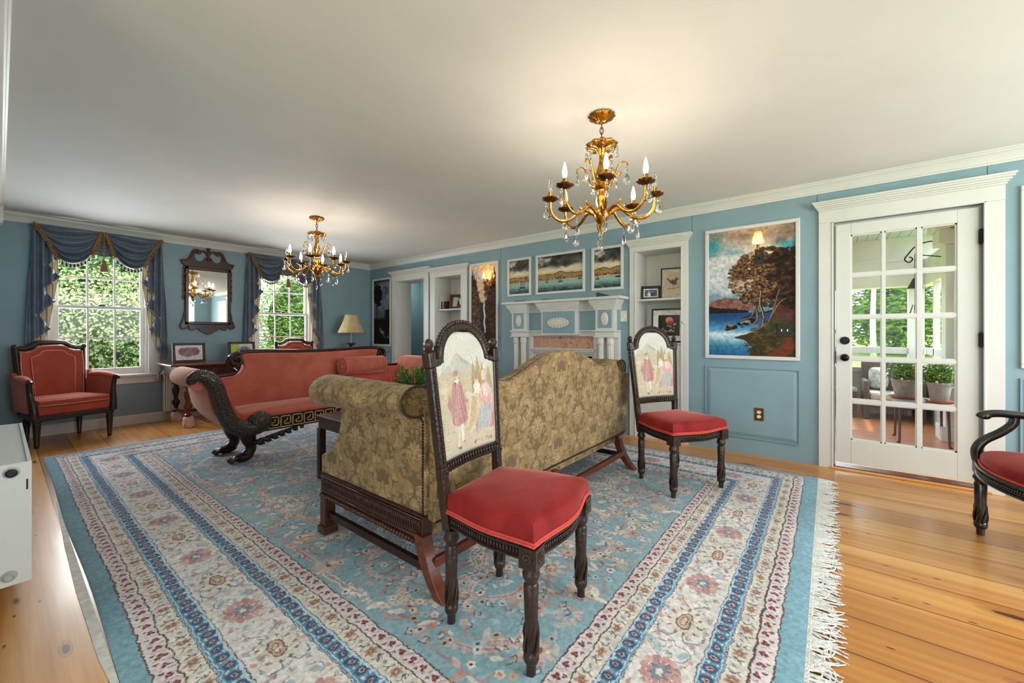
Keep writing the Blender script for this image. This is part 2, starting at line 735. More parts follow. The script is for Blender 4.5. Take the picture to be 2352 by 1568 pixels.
# ------------------------------------------------------------------ shell
struct(MB().box((-2.2, YF - 0.15, -0.12), (XW + 0.12, YW + 0.12, 0.0)).build('floor', M_FLOOR))
struct(MB().box((-2.2, YF - 0.15, ZC), (XW + 0.12, YW + 0.12, ZC + 0.15)).build('ceiling', M_CEIL))


def wall_boxes(mb, axis, c0, c1, a0, a1, z0, z1, holes):
    """wall slab between c0 and c1 on the axis, from a0 to a1, with rectangular holes (h0, h1, z0, z1)"""
    def b(p0, p1, q0, q1):
        if p1 - p0 < 1e-4 or q1 - q0 < 1e-4:
            return
        if axis == 'x':
            mb.box((c0, p0, q0), (c1, p1, q1))
        else:
            mb.box((p0, c0, q0), (p1, c1, q1))
    cur = a0
    for (h0, h1, k0, k1) in sorted(holes):
        b(cur, h0, z0, z1)
        b(h0, h1, z0, k0)
        b(h0, h1, k1, z1)
        cur = h1
    b(cur, a1, z0, z1)
    return mb


WINX = (0.757, 2.80)
mb = MB()
wall_boxes(mb, 'y', YW, YW + 0.12, XL - 0.1, XW + 0.12, 0, ZC, [(c - 0.42, c + 0.42, 0.62, 2.15) for c in WINX])
struct(mb.build('wall_back', M_WALL))
HOLES_R = [(-0.872, -0.03, 0.0, 2.062), (1.185, 1.667, 0.0, 2.025), (2.20, 3.06, 0.0, 0.86), (4.372, 4.964, 0.0, 2.025), (5.232, 6.011, 0.0, 2.045)]
mb = wall_boxes(MB(), 'x', XW, XW + 0.12, YF - 0.15, YW, 0, ZC, HOLES_R)
struct(mb.build('wall_right', M_WALL))
struct(MB().box((XL - 0.12, 1.95, 0), (XL, YW, ZC)).build('wall_left', M_WALL))
mb = wall_boxes(MB(), 'y', YF - 0.12, YF, -2.2, XW, 0, ZC, [(0.5, 3.9, 0.6, 2.3)])
struct(mb.build('wall_front', M_WALL))
mb = wall_boxes(MB(), 'x', -2.2, -2.08, YF, 2.1, 0, ZC, [(-2.1, 1.5, 0.6, 2.3)])
struct(mb.build('wall_hall', M_HALLW))
struct(MB().box((-2.2, 1.95, 0), (XL - 0.12, 2.07, ZC)).build('wall_side', M_HALLW))
# the roof over the shell, unseen, its eaves lengthened to keep sun out
struct(MB().box((-5.2, YF - 3.2, ZC + 0.16), (XW + 0.6, YW + 0.45, ZC + 0.3)).build('shading_roof', M_HALLW))


# crown moulding
def crown_prof():
    return [(0.0, 2.320), (0.012, 2.320), (0.014, 2.333), (0.020, 2.335), (0.026, 2.350), (0.040, 2.372), (0.052, 2.386), (0.060, 2.388), (0.062, 2.398), (0.070, 2.400), (0.070, 2.412), (0.0, 2.412)]


P = crown_prof()
struct(MB().prism([(YW - a, z) for a, z in P], 'x', XL, XW).build('trim_crown_back', M_WHITE))
struct(MB().prism([(XW - a, z) for a, z in P], 'y', YF, YW).build('trim_crown_right', M_WHITE))
struct(MB().prism([(XL + a, z) for a, z in P], 'y', 1.95, YW).build('trim_crown_left', M_WHITE))
struct(MB().prism([(XL, 2.215), (0.012, 2.222), (0.022, 2.24), (0.026, 2.26), (0.026, 2.412), (XL, 2.412)], 'y', 6.42, 6.60).build('trim_crown_block', M_WHITE, bevel=0.004))
# baseboard on the window wall
struct(MB().prism([(YW - 0.018, 0), (YW - 0.018, 0.10), (YW - 0.010, 0.118), (YW, 0.118), (YW, 0)], 'x', XL, XW - 0.0).build('baseboard_back', M_WHITE))
struct(MB().prism([(XL + 0.018, 0), (XL + 0.018, 0.10), (XL + 0.010, 0.118), (XL, 0.118), (XL, 0)], 'y', 1.95, YW - 0.02).build('baseboard_left', M_WHITE))
struct(MB().box((XL - 0.125, 1.935, 0), (XL + 0.006, 1.955, ZC)).build('trim_opening', M_WHITE))


def casing(name, y0, y1, ztop, w_=0.105, parent=None, head=0.185, over=0.045, ears=0.02, bottom=0.0):
    """flat side casings, a header board and a small crown shelf on the fireplace wall"""
    mb = MB()
    x1, x0 = XW, XW - 0.02
    mb.box((x0, y0 - w_, bottom), (x1, y0, ztop))
    mb.box((x0, y1, bottom), (x1, y1 + w_, ztop))
    mb.box((x0 - 0.004, y0 - w_, ztop), (x1, y1 + w_, ztop + head - 0.07))
    a, b = y0 - w_, y1 + w_
    z = ztop + head - 0.07
    for (dx, dy, z0, z1) in ((0.012, 0.008, 0.0, 0.014), (0.022, 0.016, 0.014, 0.026), (0.034, 0.026, 0.026, 0.042), (0.046, 0.036, 0.042, 0.056), (over + 0.008, over, 0.056, 0.072)):
        mb.box((x0 - dx, a - dy, z + z0), (x1, b + dy, z + z1))
    # inner bead
    for (p, q) in (((y0 - 0.008), y0 + 0.004), (y1 - 0.004, y1 + 0.008)):
        mb.box((x0 - 0.006, p, bottom), (x1, q, ztop + 0.004))
    mb.box((x0 - 0.006, y0 - 0.008, ztop - 0.004), (x1, y1 + 0.008, ztop + 0.008))
    return mb


# French door to the porch
cs = struct(casing('c', -0.872, -0.03, 2.062, 0.095, head=0.175).build('trim_door', M_WHITE, bevel=0.002))
struct(MB().box((XW, -0.872, 0.0), (XW + 0.12, -0.03, 0.022)).build('trim_threshold', M_MAHOGX))
struct(MB().box((XW - 0.035, -0.905, 0.0), (XW + 0.0, -0.01, 0.016)).build('trim_sill_board', M_FLOOR, bevel=0.006))
door = struct(bpy.data.objects.new('door_1', None))
COL.objects.link(door)
DX0, DX1 = XW + 0.012, XW + 0.052
ys = [-0.735, -0.566, -0.528, -0.359, -0.328, -0.156]
zs = [0.262, 0.550, 0.594, 0.899, 0.942, 1.245, 1.287, 1.590, 1.632, 1.934]
mb = MB()
d0, d1 = -0.852, -0.05
mb.box((DX0, d0, 0.055), (DX1, -0.745, 2.041))
mb.box((DX0, -0.146, 0.055), (DX1, d1, 2.041))
mb.box((DX0, -0.745, 0.055), (DX1, -0.146, 0.252))
mb.box((DX0, -0.745, 1.944), (DX1, -0.146, 2.041))
mb.build('door_frame', M_DOORW, door, bevel=0.003)
mb = MB()
for a, b in ((-0.566, -0.528), (-0.359, -0.328)):
    mb.box((DX0 + 0.004, a + 0.007, 0.252), (DX1 - 0.004, b - 0.007, 1.944))
    mb.box((DX0 + 0.010, a, 0.252), (DX1 - 0.010, b, 1.944))
for k in range(1, 9, 2):
    mb.box((DX0 + 0.0045, -0.745, zs[k] + 0.008), (DX1 - 0.0045, -0.146, zs[k + 1] - 0.008))
    mb.box((DX0 + 0.0105, -0.745, zs[k]), (DX1 - 0.0105, -0.146, zs[k + 1]))
for a, b in ((-0.745, -0.735), (-0.156, -0.146)):
    mb.box((DX0 + 0.010, a, 0.252), (DX1 - 0.010, b, 1.944))
for a, b in ((0.252, 0.262), (1.934, 1.944)):
    mb.box((DX0 + 0.010, -0.745, a), (DX1 - 0.010, -0.146, b))
mb.build('muntin_grid', M_DOORW, door)
for r in range(5):
    for c in range(3):
        MB().box((XW + 0.030, ys[2 * c], zs[2 * r]), (XW + 0.034, ys[2 * c + 1], zs[2 * r + 1])).build('glass_pane', M_GLASS, door)


def xlathe(prof, y, z, n=20):
    mb = MB().lathe(prof, n=n)
    mb.v = [(DX0 - p[2], y + p[0], z + p[1]) for p in mb.v]
    return mb


kn = xlathe([(0.030, 0.0), (0.030, 0.006), (0.012, 0.010), (0.011, 0.030), (0.022, 0.036), (0.029, 0.048), (0.027, 0.060), (0.014, 0.068), (0.0, 0.069)], -0.107, 0.930).build('door_knob', M_BLACKM, door, smooth=40)
kn['label'] = 'black round door knob'
db = xlathe([(0.032, 0.0), (0.032, 0.010), (0.026, 0.016), (0.014, 0.017), (0.012, 0.024), (0.0, 0.025)], -0.108, 1.071).build('deadbolt', M_BLACKM, door, smooth=40)
MB().box((DX0 - 0.026, -0.113, 1.061), (DX0 - 0.02, -0.103, 1.081)).build('thumb_turn', M_BLACKM, db)
MB().box((XW + 0.0, d1 - 0.001, 0.88), (XW + 0.05, d1 + 0.003, 0.98)).build('strike_plate', M_BLACKM, door)
for z in (1.824, 1.085, 0.25):
    h = MB().box((XW - 0.004, -0.868, z - 0.048), (XW + 0.012, -0.847, z + 0.048))
    h.tube([(XW - 0.006, -0.857, z - 0.055), (XW - 0.006, -0.857, z + 0.055)], 0.007, 10)
    h.build('hinge', M_BLACKM, door, smooth=40)
struct(MB().box((XW + 0.054, -0.872, 0.0), (XW + 0.10, -0.855, 2.062)).box((XW + 0.054, -0.047, 0.0), (XW + 0.10, -0.03, 2.062)).box((XW + 0.054, -0.855, 2.044), (XW + 0.10, -0.047, 2.062)).build('trim_jamb', M_WHITE))

# doorway to the passage
struct(casing('c', 5.232, 6.011, 2.045, 0.105, head=0.17).build('trim_doorway', M_WHITE, bevel=0.002))
mb = MB()
mb.box((XW + 0.002, 5.222, 0), (XW + 0.32, 5.240, 2.045)).box((XW + 0.002, 6.003, 0), (XW + 0.32, 6.021, 2.045)).box((XW + 0.002, 5.222, 2.037), (XW + 0.32, 6.021, 2.055))
struct(mb.build('trim_reveal', M_WHITE))
M_PASS = paint('passage wall paint', (104, 134, 140), 0.6)
struct(MB().box((XW + 1.15, 4.55, 0), (XW + 1.25, 6.9, ZC)).box((XW + 0.32, 6.80, 0), (XW + 1.15, 6.9, ZC)).box((XW + 0.32, 4.98, 0), (XW + 1.15, 5.05, ZC)).build('wall_passage', M_PASS))
struct(MB().box((XW + 0.12, 4.98, -0.12), (XW + 1.25, 6.9, 0)).build('floor_passage', M_FLOOR))
struct(MB().box((XW + 0.12, 4.98, ZC - 0.05), (XW + 1.25, 6.9, ZC + 0.05)).build('ceiling_passage', M_CEIL))
area('passage_ceiling_light', (XW + 0.75, 6.3, ZC - 0.08), (0, 0, -1), 0.3, 0.3, 10, (1, 0.97, 0.92))


# wainscot panels and plank joints of the fireplace wall
def raised_panel(y0, y1, z0, z1, name):
    mb = MB()
    x = XW
    # moulding frame: outer quirk and bevelled field
    o, i = 0.004, 0.034
    for a, b, c, d in ((y0, y1, z0, z0 + 0.010), (y0, y1, z1 - 0.010, z1), (y0, y0 + 0.010, z0 + 0.010, z1 - 0.010), (y1 - 0.010, y1, z0 + 0.010, z1 - 0.010)):
        mb.box((x - 0.013, a, c), (x + 0.002, b, d))
    a0, a1, c0, c1 = y0 + 0.012, y1 - 0.012, z0 + 0.012, z1 - 0.012
    vs = [(x, a0, c0), (x, a1, c0), (x, a1, c1), (x, a0, c1), (x - 0.012, a0 + i, c0 + i), (x - 0.012, a1 - i, c0 + i), (x - 0.012, a1 - i, c1 - i), (x - 0.012, a0 + i, c1 - i)]
    mb.add(vs, [(4, 5, 6, 7), (0, 1, 5, 4), (1, 2, 6, 5), (2, 3, 7, 6), (3, 0, 4, 7)])
    return struct(mb.build(name, M_WALL))


raised_panel(0.194, 0.960, 0.150, 0.812, 'trim_panel_1')
raised_panel(3.66, 4.19, 0.150, 0.812, 'trim_panel_2')
raised_panel(6.155, 6.72, 0.150, 0.812, 'trim_panel_3')
raised_panel(-1.85, -1.035, 0.150, 0.822, 'trim_panel_4')
M_SEAM = plain('joint shadow line', (62, 88, 101), 0.7)
mb = MB()
for y, z0 in ((0.075, 2.20), (1.085, 2.15), (3.60, 0.0), (-0.889, 2.22)):
    mb.box((XW - 0.0012, y - 0.0016, z0), (XW + 0.002, y + 0.0016, 2.32))
struct(mb.build('trim_plank_joint', M_SEAM))


# ------------------------------------------------------------------ windows
def window(idx, cx):
    r = struct(bpy.data.objects.new('window_%d' % idx, None))
    COL.objects.link(r)
    y = YW
    mb = MB()
    mb.box((cx - 0.525, y - 0.02, 0.625), (cx - 0.42, y, 2.155)).box((cx + 0.42, y - 0.02, 0.625), (cx + 0.525, y, 2.155))
    mb.box((cx - 0.525, y - 0.024, 2.155), (cx + 0.525, y, 2.26))
    mb.box((cx - 0.43, y - 0.026, 0.625), (cx - 0.415, y, 2.155)).box((cx + 0.415, y - 0.026, 0.625), (cx + 0.43, y, 2.155))
    mb.build('casing', M_WHITE, r, bevel=0.003)
    MB().box((cx - 0.56, y - 0.055, 0.598), (cx + 0.56, y + 0.06, 0.625)).build('window_sill', M_WHITE, r, bevel=0.006)
    MB().box((cx - 0.525, y - 0.018, 0.508), (cx + 0.525, y, 0.597)).build('apron', M_WHITE, r, bevel=0.004)
    mb = MB()
    mb.box((cx - 0.42, y, 0.62), (cx - 0.385, y + 0.11, 2.15)).box((cx + 0.385, y, 0.62), (cx + 0.42, y + 0.11, 2.15)).box((cx - 0.385, y, 2.125), (cx + 0.385, y + 0.11, 2.15)).box((cx - 0.385, y + 0.0, 0.62), (cx + 0.385, y + 0.11, 0.64))
    mb.build('jamb', M_WHITE, r)
    for nm, z0, z1, yy, rows in (('lower_sash', 0.64, 1.455, y + 0.03, (1.078,)), ('upper_sash', 1.42, 2.125, y + 0.065, (1.785,))):
        s = MB()
        s.box((cx - 0.385, yy, z0), (cx - 0.343, yy + 0.03, z1)).box((cx + 0.343, yy, z0), (cx + 0.385, yy + 0.03, z1))
        s.box((cx - 0.343, yy, z0), (cx + 0.343, yy + 0.03, z0 + (0.07 if nm == 'lower_sash' else 0.034))).box((cx - 0.343, yy, z1 - 0.034), (cx + 0.343, yy + 0.03, z1))
        so_ = s.build(nm, M_WHITE, r, bevel=0.002)
        g = MB()
        for q in (-0.115, 0.115):
            g.box((cx + q - 0.009, yy + 0.006, z0 + 0.03), (cx + q + 0.009, yy + 0.024, z1 - 0.03))
        for q in rows:
            g.box((cx - 0.343, yy + 0.0065, q - 0.009), (cx + 0.343, yy + 0.0235, q + 0.009))
        g.build('muntin_grid', M_WHITE, so_)
        MB().box((cx - 0.345, yy + 0.013, z0 + 0.02), (cx + 0.345, yy + 0.017, z1 - 0.02)).build('glass_pane', M_GLASS, so_)
    k = MB().box((cx - 0.03, y + 0.03, 1.456), (cx + 0.03, y + 0.055, 1.466)).tube([(cx - 0.02, y + 0.04, 1.47), (cx + 0.035, y + 0.045, 1.474)], 0.006)
    k.build('sash_lock', M_BLACKM, r)
    return r


window(1, WINX[0])
window(2, WINX[1])
# ------------------------------------------------------------------ rug
RX0, RX1, RY0, RY1, RZ = 0.25, 3.93, 0.055, 5.56, 0.0128


def rug_image():
    rng = random.Random(3)
    W, H = RX1 - RX0, RY1 - RY0
    teal, lav, tan, navy, cream = (121, 156, 172), (210, 198, 200), (209, 201, 194), (92, 134, 162), (214, 209, 208)
    field = (138, 167, 180)
    rose, salm, brown, dk, wine, lt, sage, sky = (178, 134, 134), (196, 150, 140), (150, 114, 98), (66, 64, 72), (98, 40, 48), (222, 214, 206), (158, 162, 152), (142, 172, 186)
    c = Cv(W, H, teal, 400)
    R = lambda x0, y0, x1, y1, col: c.poly([(x0, y0), (x1, y0), (x1, y1), (x0, y1)], col)
    bx = [0.065, 0.125, 0.190, 0.260, 0.455, 0.525, 0.590, 0.650]
    by = [0.090, 0.152, 0.220, 0.288, 0.478, 0.540, 0.606, 0.668]
    cols = [lav, tan, navy, cream, navy, tan, lav, field]
    for k in range(8):
        a, b = bx[k], by[k]
        R(a - 0.006, b - 0.006, W - a + 0.006, H - b + 0.006, (92, 78, 74))
        if k in (2, 3, 4, 5):
            R(a - 0.003, b - 0.003, W - a + 0.003, H - b + 0.003, (188, 202, 212))
        R(a, b, W - a, H - b, cols[k])
        if k in (2, 4):
            R(a + 0.004, b + 0.004, W - a - 0.004, H - b - 0.004, (182, 200, 212))
            R(a + 0.009, b + 0.009, W - a - 0.009, H - b - 0.009, navy)
            aa, bb = (bx[k + 1], by[k + 1])
            R(aa - 0.014, bb - 0.014, W - aa + 0.014, H - bb + 0.014, (182, 200, 212))

    def side(k, fn, period):
        """fn(put) for every repeat on the four sides of band k; put maps (along, inward) to the canvas"""
        mx, my = (bx[k] + bx[k + 1]) / 2, (by[k] + by[k + 1]) / 2
        for L, T in ((H, lambda s, d: (mx + d, s)), (H, lambda s, d: (W - mx - d, s)), (W, lambda s, d: (s, my + d)), (W, lambda s, d: (s, H - my - d))):
            e = my if L == H else mx
            n = max(1, round((L - 2 * e) / period))
            p = (L - 2 * e) / n
            for i in range(n):
                s0 = e + (i + 0.5) * p
                vert = L == H
                fn(lambda s, d, s0=s0, T=T: T(s0 + s, d), vert, i)

    def lavm(q, vert, i):
        for a, b in ((-0.011, 0.010), (-0.011, -0.004), (0.0, 0.004)):
            x, y = q(a, b)
            c.ell(x, y, 0.0068, 0.0068, wine, 0, 0.9)
        x, y = q(-0.006, 0.003)
        c.ell(x, y, 0.004, 0.004, (170, 110, 120))
        c.line([q(0.006, -0.014), q(0.016, -0.020), q(0.014, -0.010), q(0.006, -0.014)], 0.003, (86, 56, 60))
        c.line([q(0.020, 0.018), q(0.026, 0.002)], 0.003, (140, 110, 116))
        c.line([q(-0.026, -0.016), q(-0.020, -0.002)], 0.003, (150, 122, 126))
    side(0, lavm, 0.058)
    side(6, lavm, 0.058)

    def tanm(q, vert, i):
        x, y = q(0, 0)
        c.ell(x, y, 0.022, 0.018, (164, 128, 108), 0, 0.85, 0, 6, 0.22)
        c.ell(x, y, 0.013, 0.010, (128, 90, 80), 0, 0.8, 0, 5, 0.2)
        c.ell(x, y, 0.005, 0.005, (196, 160, 140))
        for sg in (-1, 1):
            c.line([q(0.030 * sg, -0.022), q(0.040 * sg, -0.004), q(0.030 * sg, 0.010), q(0.042 * sg, 0.020)], 0.0032, dk, 0.9)
            c.line([q(0.040 * sg, -0.004), q(0.054 * sg, -0.012)], 0.003, dk, 0.9)
            c.line([q(0.030 * sg, 0.010), q(0.050 * sg, 0.008)], 0.003, (60, 92, 110), 0.9)
            for a, b in ((0.046, -0.018), (0.034, 0.022), (0.052, 0.012)):
                x, y = q(a * sg, b)
                c.ell(x, y, 0.007, 0.005, lt, 0.6)
        x, y = q(0.068, 0.004)
        c.ell(x, y, 0.009, 0.006, (150, 146, 150), 0.7)
    side(1, tanm, 0.140)
    side(5, tanm, 0.140)

    def navm(q, vert, i):
        def pl(pts, col, al=1.0):
            c.poly([q(a, b) for a, b in pts], col, al)
        pl([(-0.019, -0.007), (-0.009, -0.020), (0.009, -0.020), (0.019, -0.007), (0.019, 0.007), (0.009, 0.020), (-0.009, 0.020), (-0.019, 0.007)], (54, 90, 126))
        pl([(-0.010, 0), (-0.004, -0.011), (0.004, -0.011), (0.010, 0), (0.004, 0.011), (-0.004, 0.011)], (206, 146, 130))
        pl([(-0.005, 0), (0, -0.006), (0.005, 0), (0, 0.006)], (52, 50, 66))
        for sg in (-1, 1):
            pl([(0.021, 0.014 * sg), (0.030, 0.021 * sg), (0.037, 0.014 * sg), (0.029, 0.008 * sg)], (196, 200, 206))
        pl([(0.023, 0), (0.0285, -0.006), (0.034, 0), (0.0285, 0.006)], (196, 138, 128))
    side(2, navm, 0.057)
    side(4, navm, 0.057)

    def mainm(q, vert, i):
        e = lambda a, b, ra, rb, col, al=0.9, rot=0.0, lo=0, la=0.0: c.ell(*q(a, b), *((rb, ra) if vert else (ra, rb)), col, rot, al, 0, lo, la)
        if i % 2 == 0:
            for k in range(12):
                t = 2 * pi * k / 12
                e(0.062 * cos(t), 0.054 * sin(t), 0.018, 0.014, [rose, (166, 118, 120), salm][k % 3], 0.8)
            e(0, 0, 0.048, 0.040, rose, 0.85, 0, 8, 0.16)
            e(0, 0, 0.030, 0.024, (112, 138, 160), 0.9, 0, 6, 0.2)
            e(0, 0, 0.014, 0.011, (220, 206, 196), 1, 0, 5, 0.2)
            for k in range(8):
                t = 2 * pi * (k + 0.5) / 8
                c.line([q(0.030 * cos(t), 0.024 * sin(t)), q(0.050 * cos(t), 0.043 * sin(t))], 0.003, (96, 60, 66), 0.8)
            for sg in (-1, 1):
                c.line(cr([q(0.075, 0.03 * sg), q(0.10, 0.065 * sg), q(0.135, 0.062 * sg), q(0.15, 0.03 * sg)], 5), 0.0032, (112, 128, 142), 0.9)
                e(0.112, 0.045 * sg, 0.026, 0.013, sky, 0.7, 0.5 * sg)
                e(0.098, 0.078 * sg, 0.012, 0.008, salm, 0.8)
                e(-0.098, 0.070 * sg, 0.014, 0.009, (176, 128, 120), 0.8)
        else:
            c.poly([q(a, b) for a, b in ((-0.085, 0), (-0.05, -0.05), (0.01, -0.062), (0.075, -0.03), (0.10, 0), (0.075, 0.03), (0.01, 0.062), (-0.05, 0.05))], (214, 208, 200), 0.9)
            oval = [q(0.05 * cos(t), 0.026 * sin(t)) for t in [2 * pi * k / 16 for k in range(17)]]
            c.poly(oval, (188, 158, 142), 0.9)
            c.line(oval, 0.004, (96, 70, 66))
            oval = [q(0.028 * cos(t), 0.011 * sin(t)) for t in [2 * pi * k / 12 for k in range(13)]]
            c.poly(oval, (214, 188, 170))
            c.line(oval, 0.003, (110, 80, 76))
            for k in range(11):
                t = -0.9 * pi + 1.8 * pi * k / 10
                a, b = 0.082 * cos(t), 0.056 * sin(t)
                e(a, b, 0.011, 0.006, (164, 122, 108), 0.9, t)
                c.line([q(a * 0.85, b * 0.85), q(a * 1.15, b * 1.15)], 0.0025, (96, 76, 76), 0.8)
            for sg in (-1, 1):
                c.line(cr([q(-0.08, 0.012 * sg), q(-0.115, 0.035 * sg), q(-0.10, 0.07 * sg), q(-0.06, 0.078 * sg)], 5), 0.004, (72, 100, 124), 0.9)
                c.line(cr([q(0.10, 0.012 * sg), q(0.125, 0.04 * sg), q(0.16, 0.05 * sg)], 5), 0.003, dk, 0.8)
                for a, b, col in ((0.13, 0.055, salm), (-0.125, 0.06, rose), (0.05, 0.08, (150, 160, 168)), (-0.02, 0.082, salm)):
                    e(a, b * sg, 0.015, 0.009, col, 0.85, 0.3)
        for _ in range(75):
            a, b = rng.uniform(-0.15, 0.15), rng.uniform(-0.088, 0.088)
            if abs(a) < 0.085 and abs(b) < 0.05 and rng.random() < 0.7:
                continue
            if rng.random() < 0.55:
                e(a, b, rng.uniform(0.006, 0.016), rng.uniform(0.004, 0.008), rng.choice([sage, (186, 172, 166), sky, (192, 164, 164), (178, 182, 194), (164, 146, 142), (226, 222, 220)]), 0.7, rng.uniform(0, 3))
            else:
                t = rng.uniform(0, 6.28)
                p = [(a, b), (a + 0.012 * cos(t), b + 0.012 * sin(t)), (a + 0.02 * cos(t + 0.7), b + 0.02 * sin(t + 0.7))]
                c.line([q(*k) for k in p], 0.0028, rng.choice([(104, 96, 100), (124, 104, 98), (92, 110, 130)]), 0.8)
    side(3, mainm, 0.31)

    # field: one quadrant, mirrored
    fx, fy = bx[7], by[7]
    hw, hh = W / 2 - fx, H / 2 - fy

    def put(fn):
        for sx in (-1, 1):
            for sy in (-1, 1):
                fn(lambda a, b, sx=sx, sy=sy: (W / 2 + sx * a, H / 2 + sy * b), sx * sy)

    def inside(a, b, m=0.03):
        return 0.0 < a < hw - m and 0.0 < b < hh - m

    def bloom(a, b, r, pet, cen, core):
        n = rng.choice([8, 10, 12])
        ph = rng.uniform(0, 3)

        def f(q, s):
            for k in range(n):
                t = 2 * pi * k / n + ph
                x, y = q(a + r * 0.66 * cos(t), b + r * 0.66 * sin(t))
                x2, y2 = q(a + r * cos(t), b + r * sin(t))
                ang = atan2(y2 - y, x2 - x)
                c.ell(x, y, r * 0.36, r * 0.17, pet, ang, 0.95)
                x3, y3 = q(a + r * 1.0 * cos(t), b + r * 1.0 * sin(t))
                if k % 2:
                    c.line([(x, y), (x3, y3)], 0.0028, (90, 62, 66), 0.5)
            x, y = q(a, b)
            c.ell(x, y, r * 0.42, r * 0.42, cen, 0, 0.95, 0, 7, 0.12)
            c.ell(x, y, r * 0.2, r * 0.2, core, 0, 1)
        put(f)

    def scroll(a, b, r, a0, span, col, col2):
        pts = [(a + r * (1 - 0.25 * k / 14) * cos(a0 + span * k / 14), b + r * (1 - 0.25 * k / 14) * sin(a0 + span * k / 14)) for k in range(15)]
        pts = [p for p in pts if inside(*p)]
        if len(pts) < 5:
            return

        def f(q, s):
            for k in range(len(pts) - 1):
                t = k / (len(pts) - 1)
                wd = 0.026 * sin(pi * min(1, t * 0.9 + 0.1)) + 0.004
                c.line([q(*pts[k]), q(*pts[k + 1])], wd, col, 0.9)
            for k in range(len(pts) - 1):
                t = k / (len(pts) - 1)
                wd = 0.011 * sin(pi * min(1, t * 0.9 + 0.1)) + 0.002
                c.line([q(*pts[k]), q(*pts[k + 1])], wd, col2, 0.9)
            for k in range(1, len(pts) - 1):
                ex, ey = pts[k][0] + (pts[k][0] - a) * 0.17, pts[k][1] + (pts[k][1] - b) * 0.17
                x0, y0 = q(*pts[k])
                x1, y1 = q(ex, ey)
                c.ell((x0 + x1) / 2, (y0 + y1) / 2, 0.019, 0.007, col, atan2(y1 - y0, x1 - x0) + 0.5 * s, 0.9)
        put(f)

    def vine(pts, col):
        pts = [p for p in cr(pts, 6) if inside(*p)]
        put(lambda q, s: c.line([q(*p) for p in pts], 0.009, col, 0.85))

    for k in range(80):
        a, b = rng.uniform(0, hw), rng.uniform(0, hh)
        t = rng.uniform(0, 6.28)
        vine([(a, b), (a + 0.15 * cos(t), b + 0.15 * sin(t)), (a + 0.26 * cos(t + 0.8), b + 0.26 * sin(t + 0.8)), (a + 0.28 * cos(t + 1.7), b + 0.28 * sin(t + 1.7))], rng.choice([(176, 136, 132), (188, 150, 144), (150, 122, 122)]))
    cells = []
    nx, ny = 6, 10
    for i in range(nx):
        for j in range(ny):
            cells.append(((i + 0.5 + rng.uniform(-0.28, 0.28)) * hw / nx, (j + 0.5 + rng.uniform(-0.28, 0.28)) * hh / ny))
    rng.shuffle(cells)
    for k, (a, b) in enumerate(cells):
        if not inside(a, b, 0.06):
            continue
        if k % 5 < 2:
            bloom(a, b, rng.uniform(0.042, 0.076), rng.choice([(214, 202, 194), (206, 176, 168), (204, 196, 184), (196, 160, 152)]), rng.choice([(190, 140, 130), (140, 164, 178), (200, 182, 168), (196, 178, 168)]), rng.choice([(140, 84, 84), (92, 122, 148), (210, 190, 176)]))
        else:
            scroll(a, b, rng.uniform(0.08, 0.19), rng.uniform(0, 6.28), rng.uniform(2.2, 4.0) * rng.choice([-1, 1]), rng.choice([lt, (206, 198, 192), (196, 178, 172)]), rng.choice([rose, (184, 132, 124), (146, 176, 186)]))
    for k in range(820):
        a, b = rng.uniform(0, hw - 0.02), rng.uniform(0, hh - 0.02)
        t = rng.uniform(0, pi)
        typ = rng.random()
        col = rng.choice([lt, lt, (204, 196, 186), (190, 186, 178), (186, 142, 134), (168, 192, 200), (176, 172, 150), (206, 184, 176)])
        if typ < 0.5:
            r = rng.uniform(0.015, 0.036)
            put(lambda q, s: c.ell(*q(a, b), r, r * 0.42, col, t * s if s > 0 else pi - t, 0.9))
        elif typ < 0.78:
            def f(q, s):
                for m in range(5):
                    u = 2 * pi * m / 5 + t
                    c.ell(*q(a + 0.011 * cos(u), b + 0.011 * sin(u)), 0.0085, 0.0085, col, 0, 0.95)
                c.ell(*q(a, b), 0.0065, 0.0065, rng.choice([wine, (60, 90, 124), (196, 120, 104)]))
            put(f)
        else:
            def f(q, s):
                p = [q(a, b), q(a + 0.03 * cos(t), b + 0.03 * sin(t)), q(a + 0.045 * cos(t + 0.6), b + 0.045 * sin(t + 0.6)), q(a + 0.03 * cos(t + 1.0), b + 0.03 * sin(t + 1.0))]
                c.line(p, 0.0035, (66, 62, 74), 0.85)
                c.ell(*q(a + 0.022 * cos(t + 0.4), b + 0.022 * sin(t + 0.4)), 0.013, 0.006, col, t, 0.9)
            put(f)
    # centre medallion, mostly hidden
    bloom(0.001, 0.001, 0.3, (214, 200, 190), (176, 124, 118), (70, 104, 140))
    c.warp(0.009, 0.04 * 400, 21)
    c.warp(0.003, 0.009 * 400, 77)
    c.noise(0.16, 0.012 * 400, 5)
    c.noise(0.10, 0.5 * 400, 9)
    return c.a


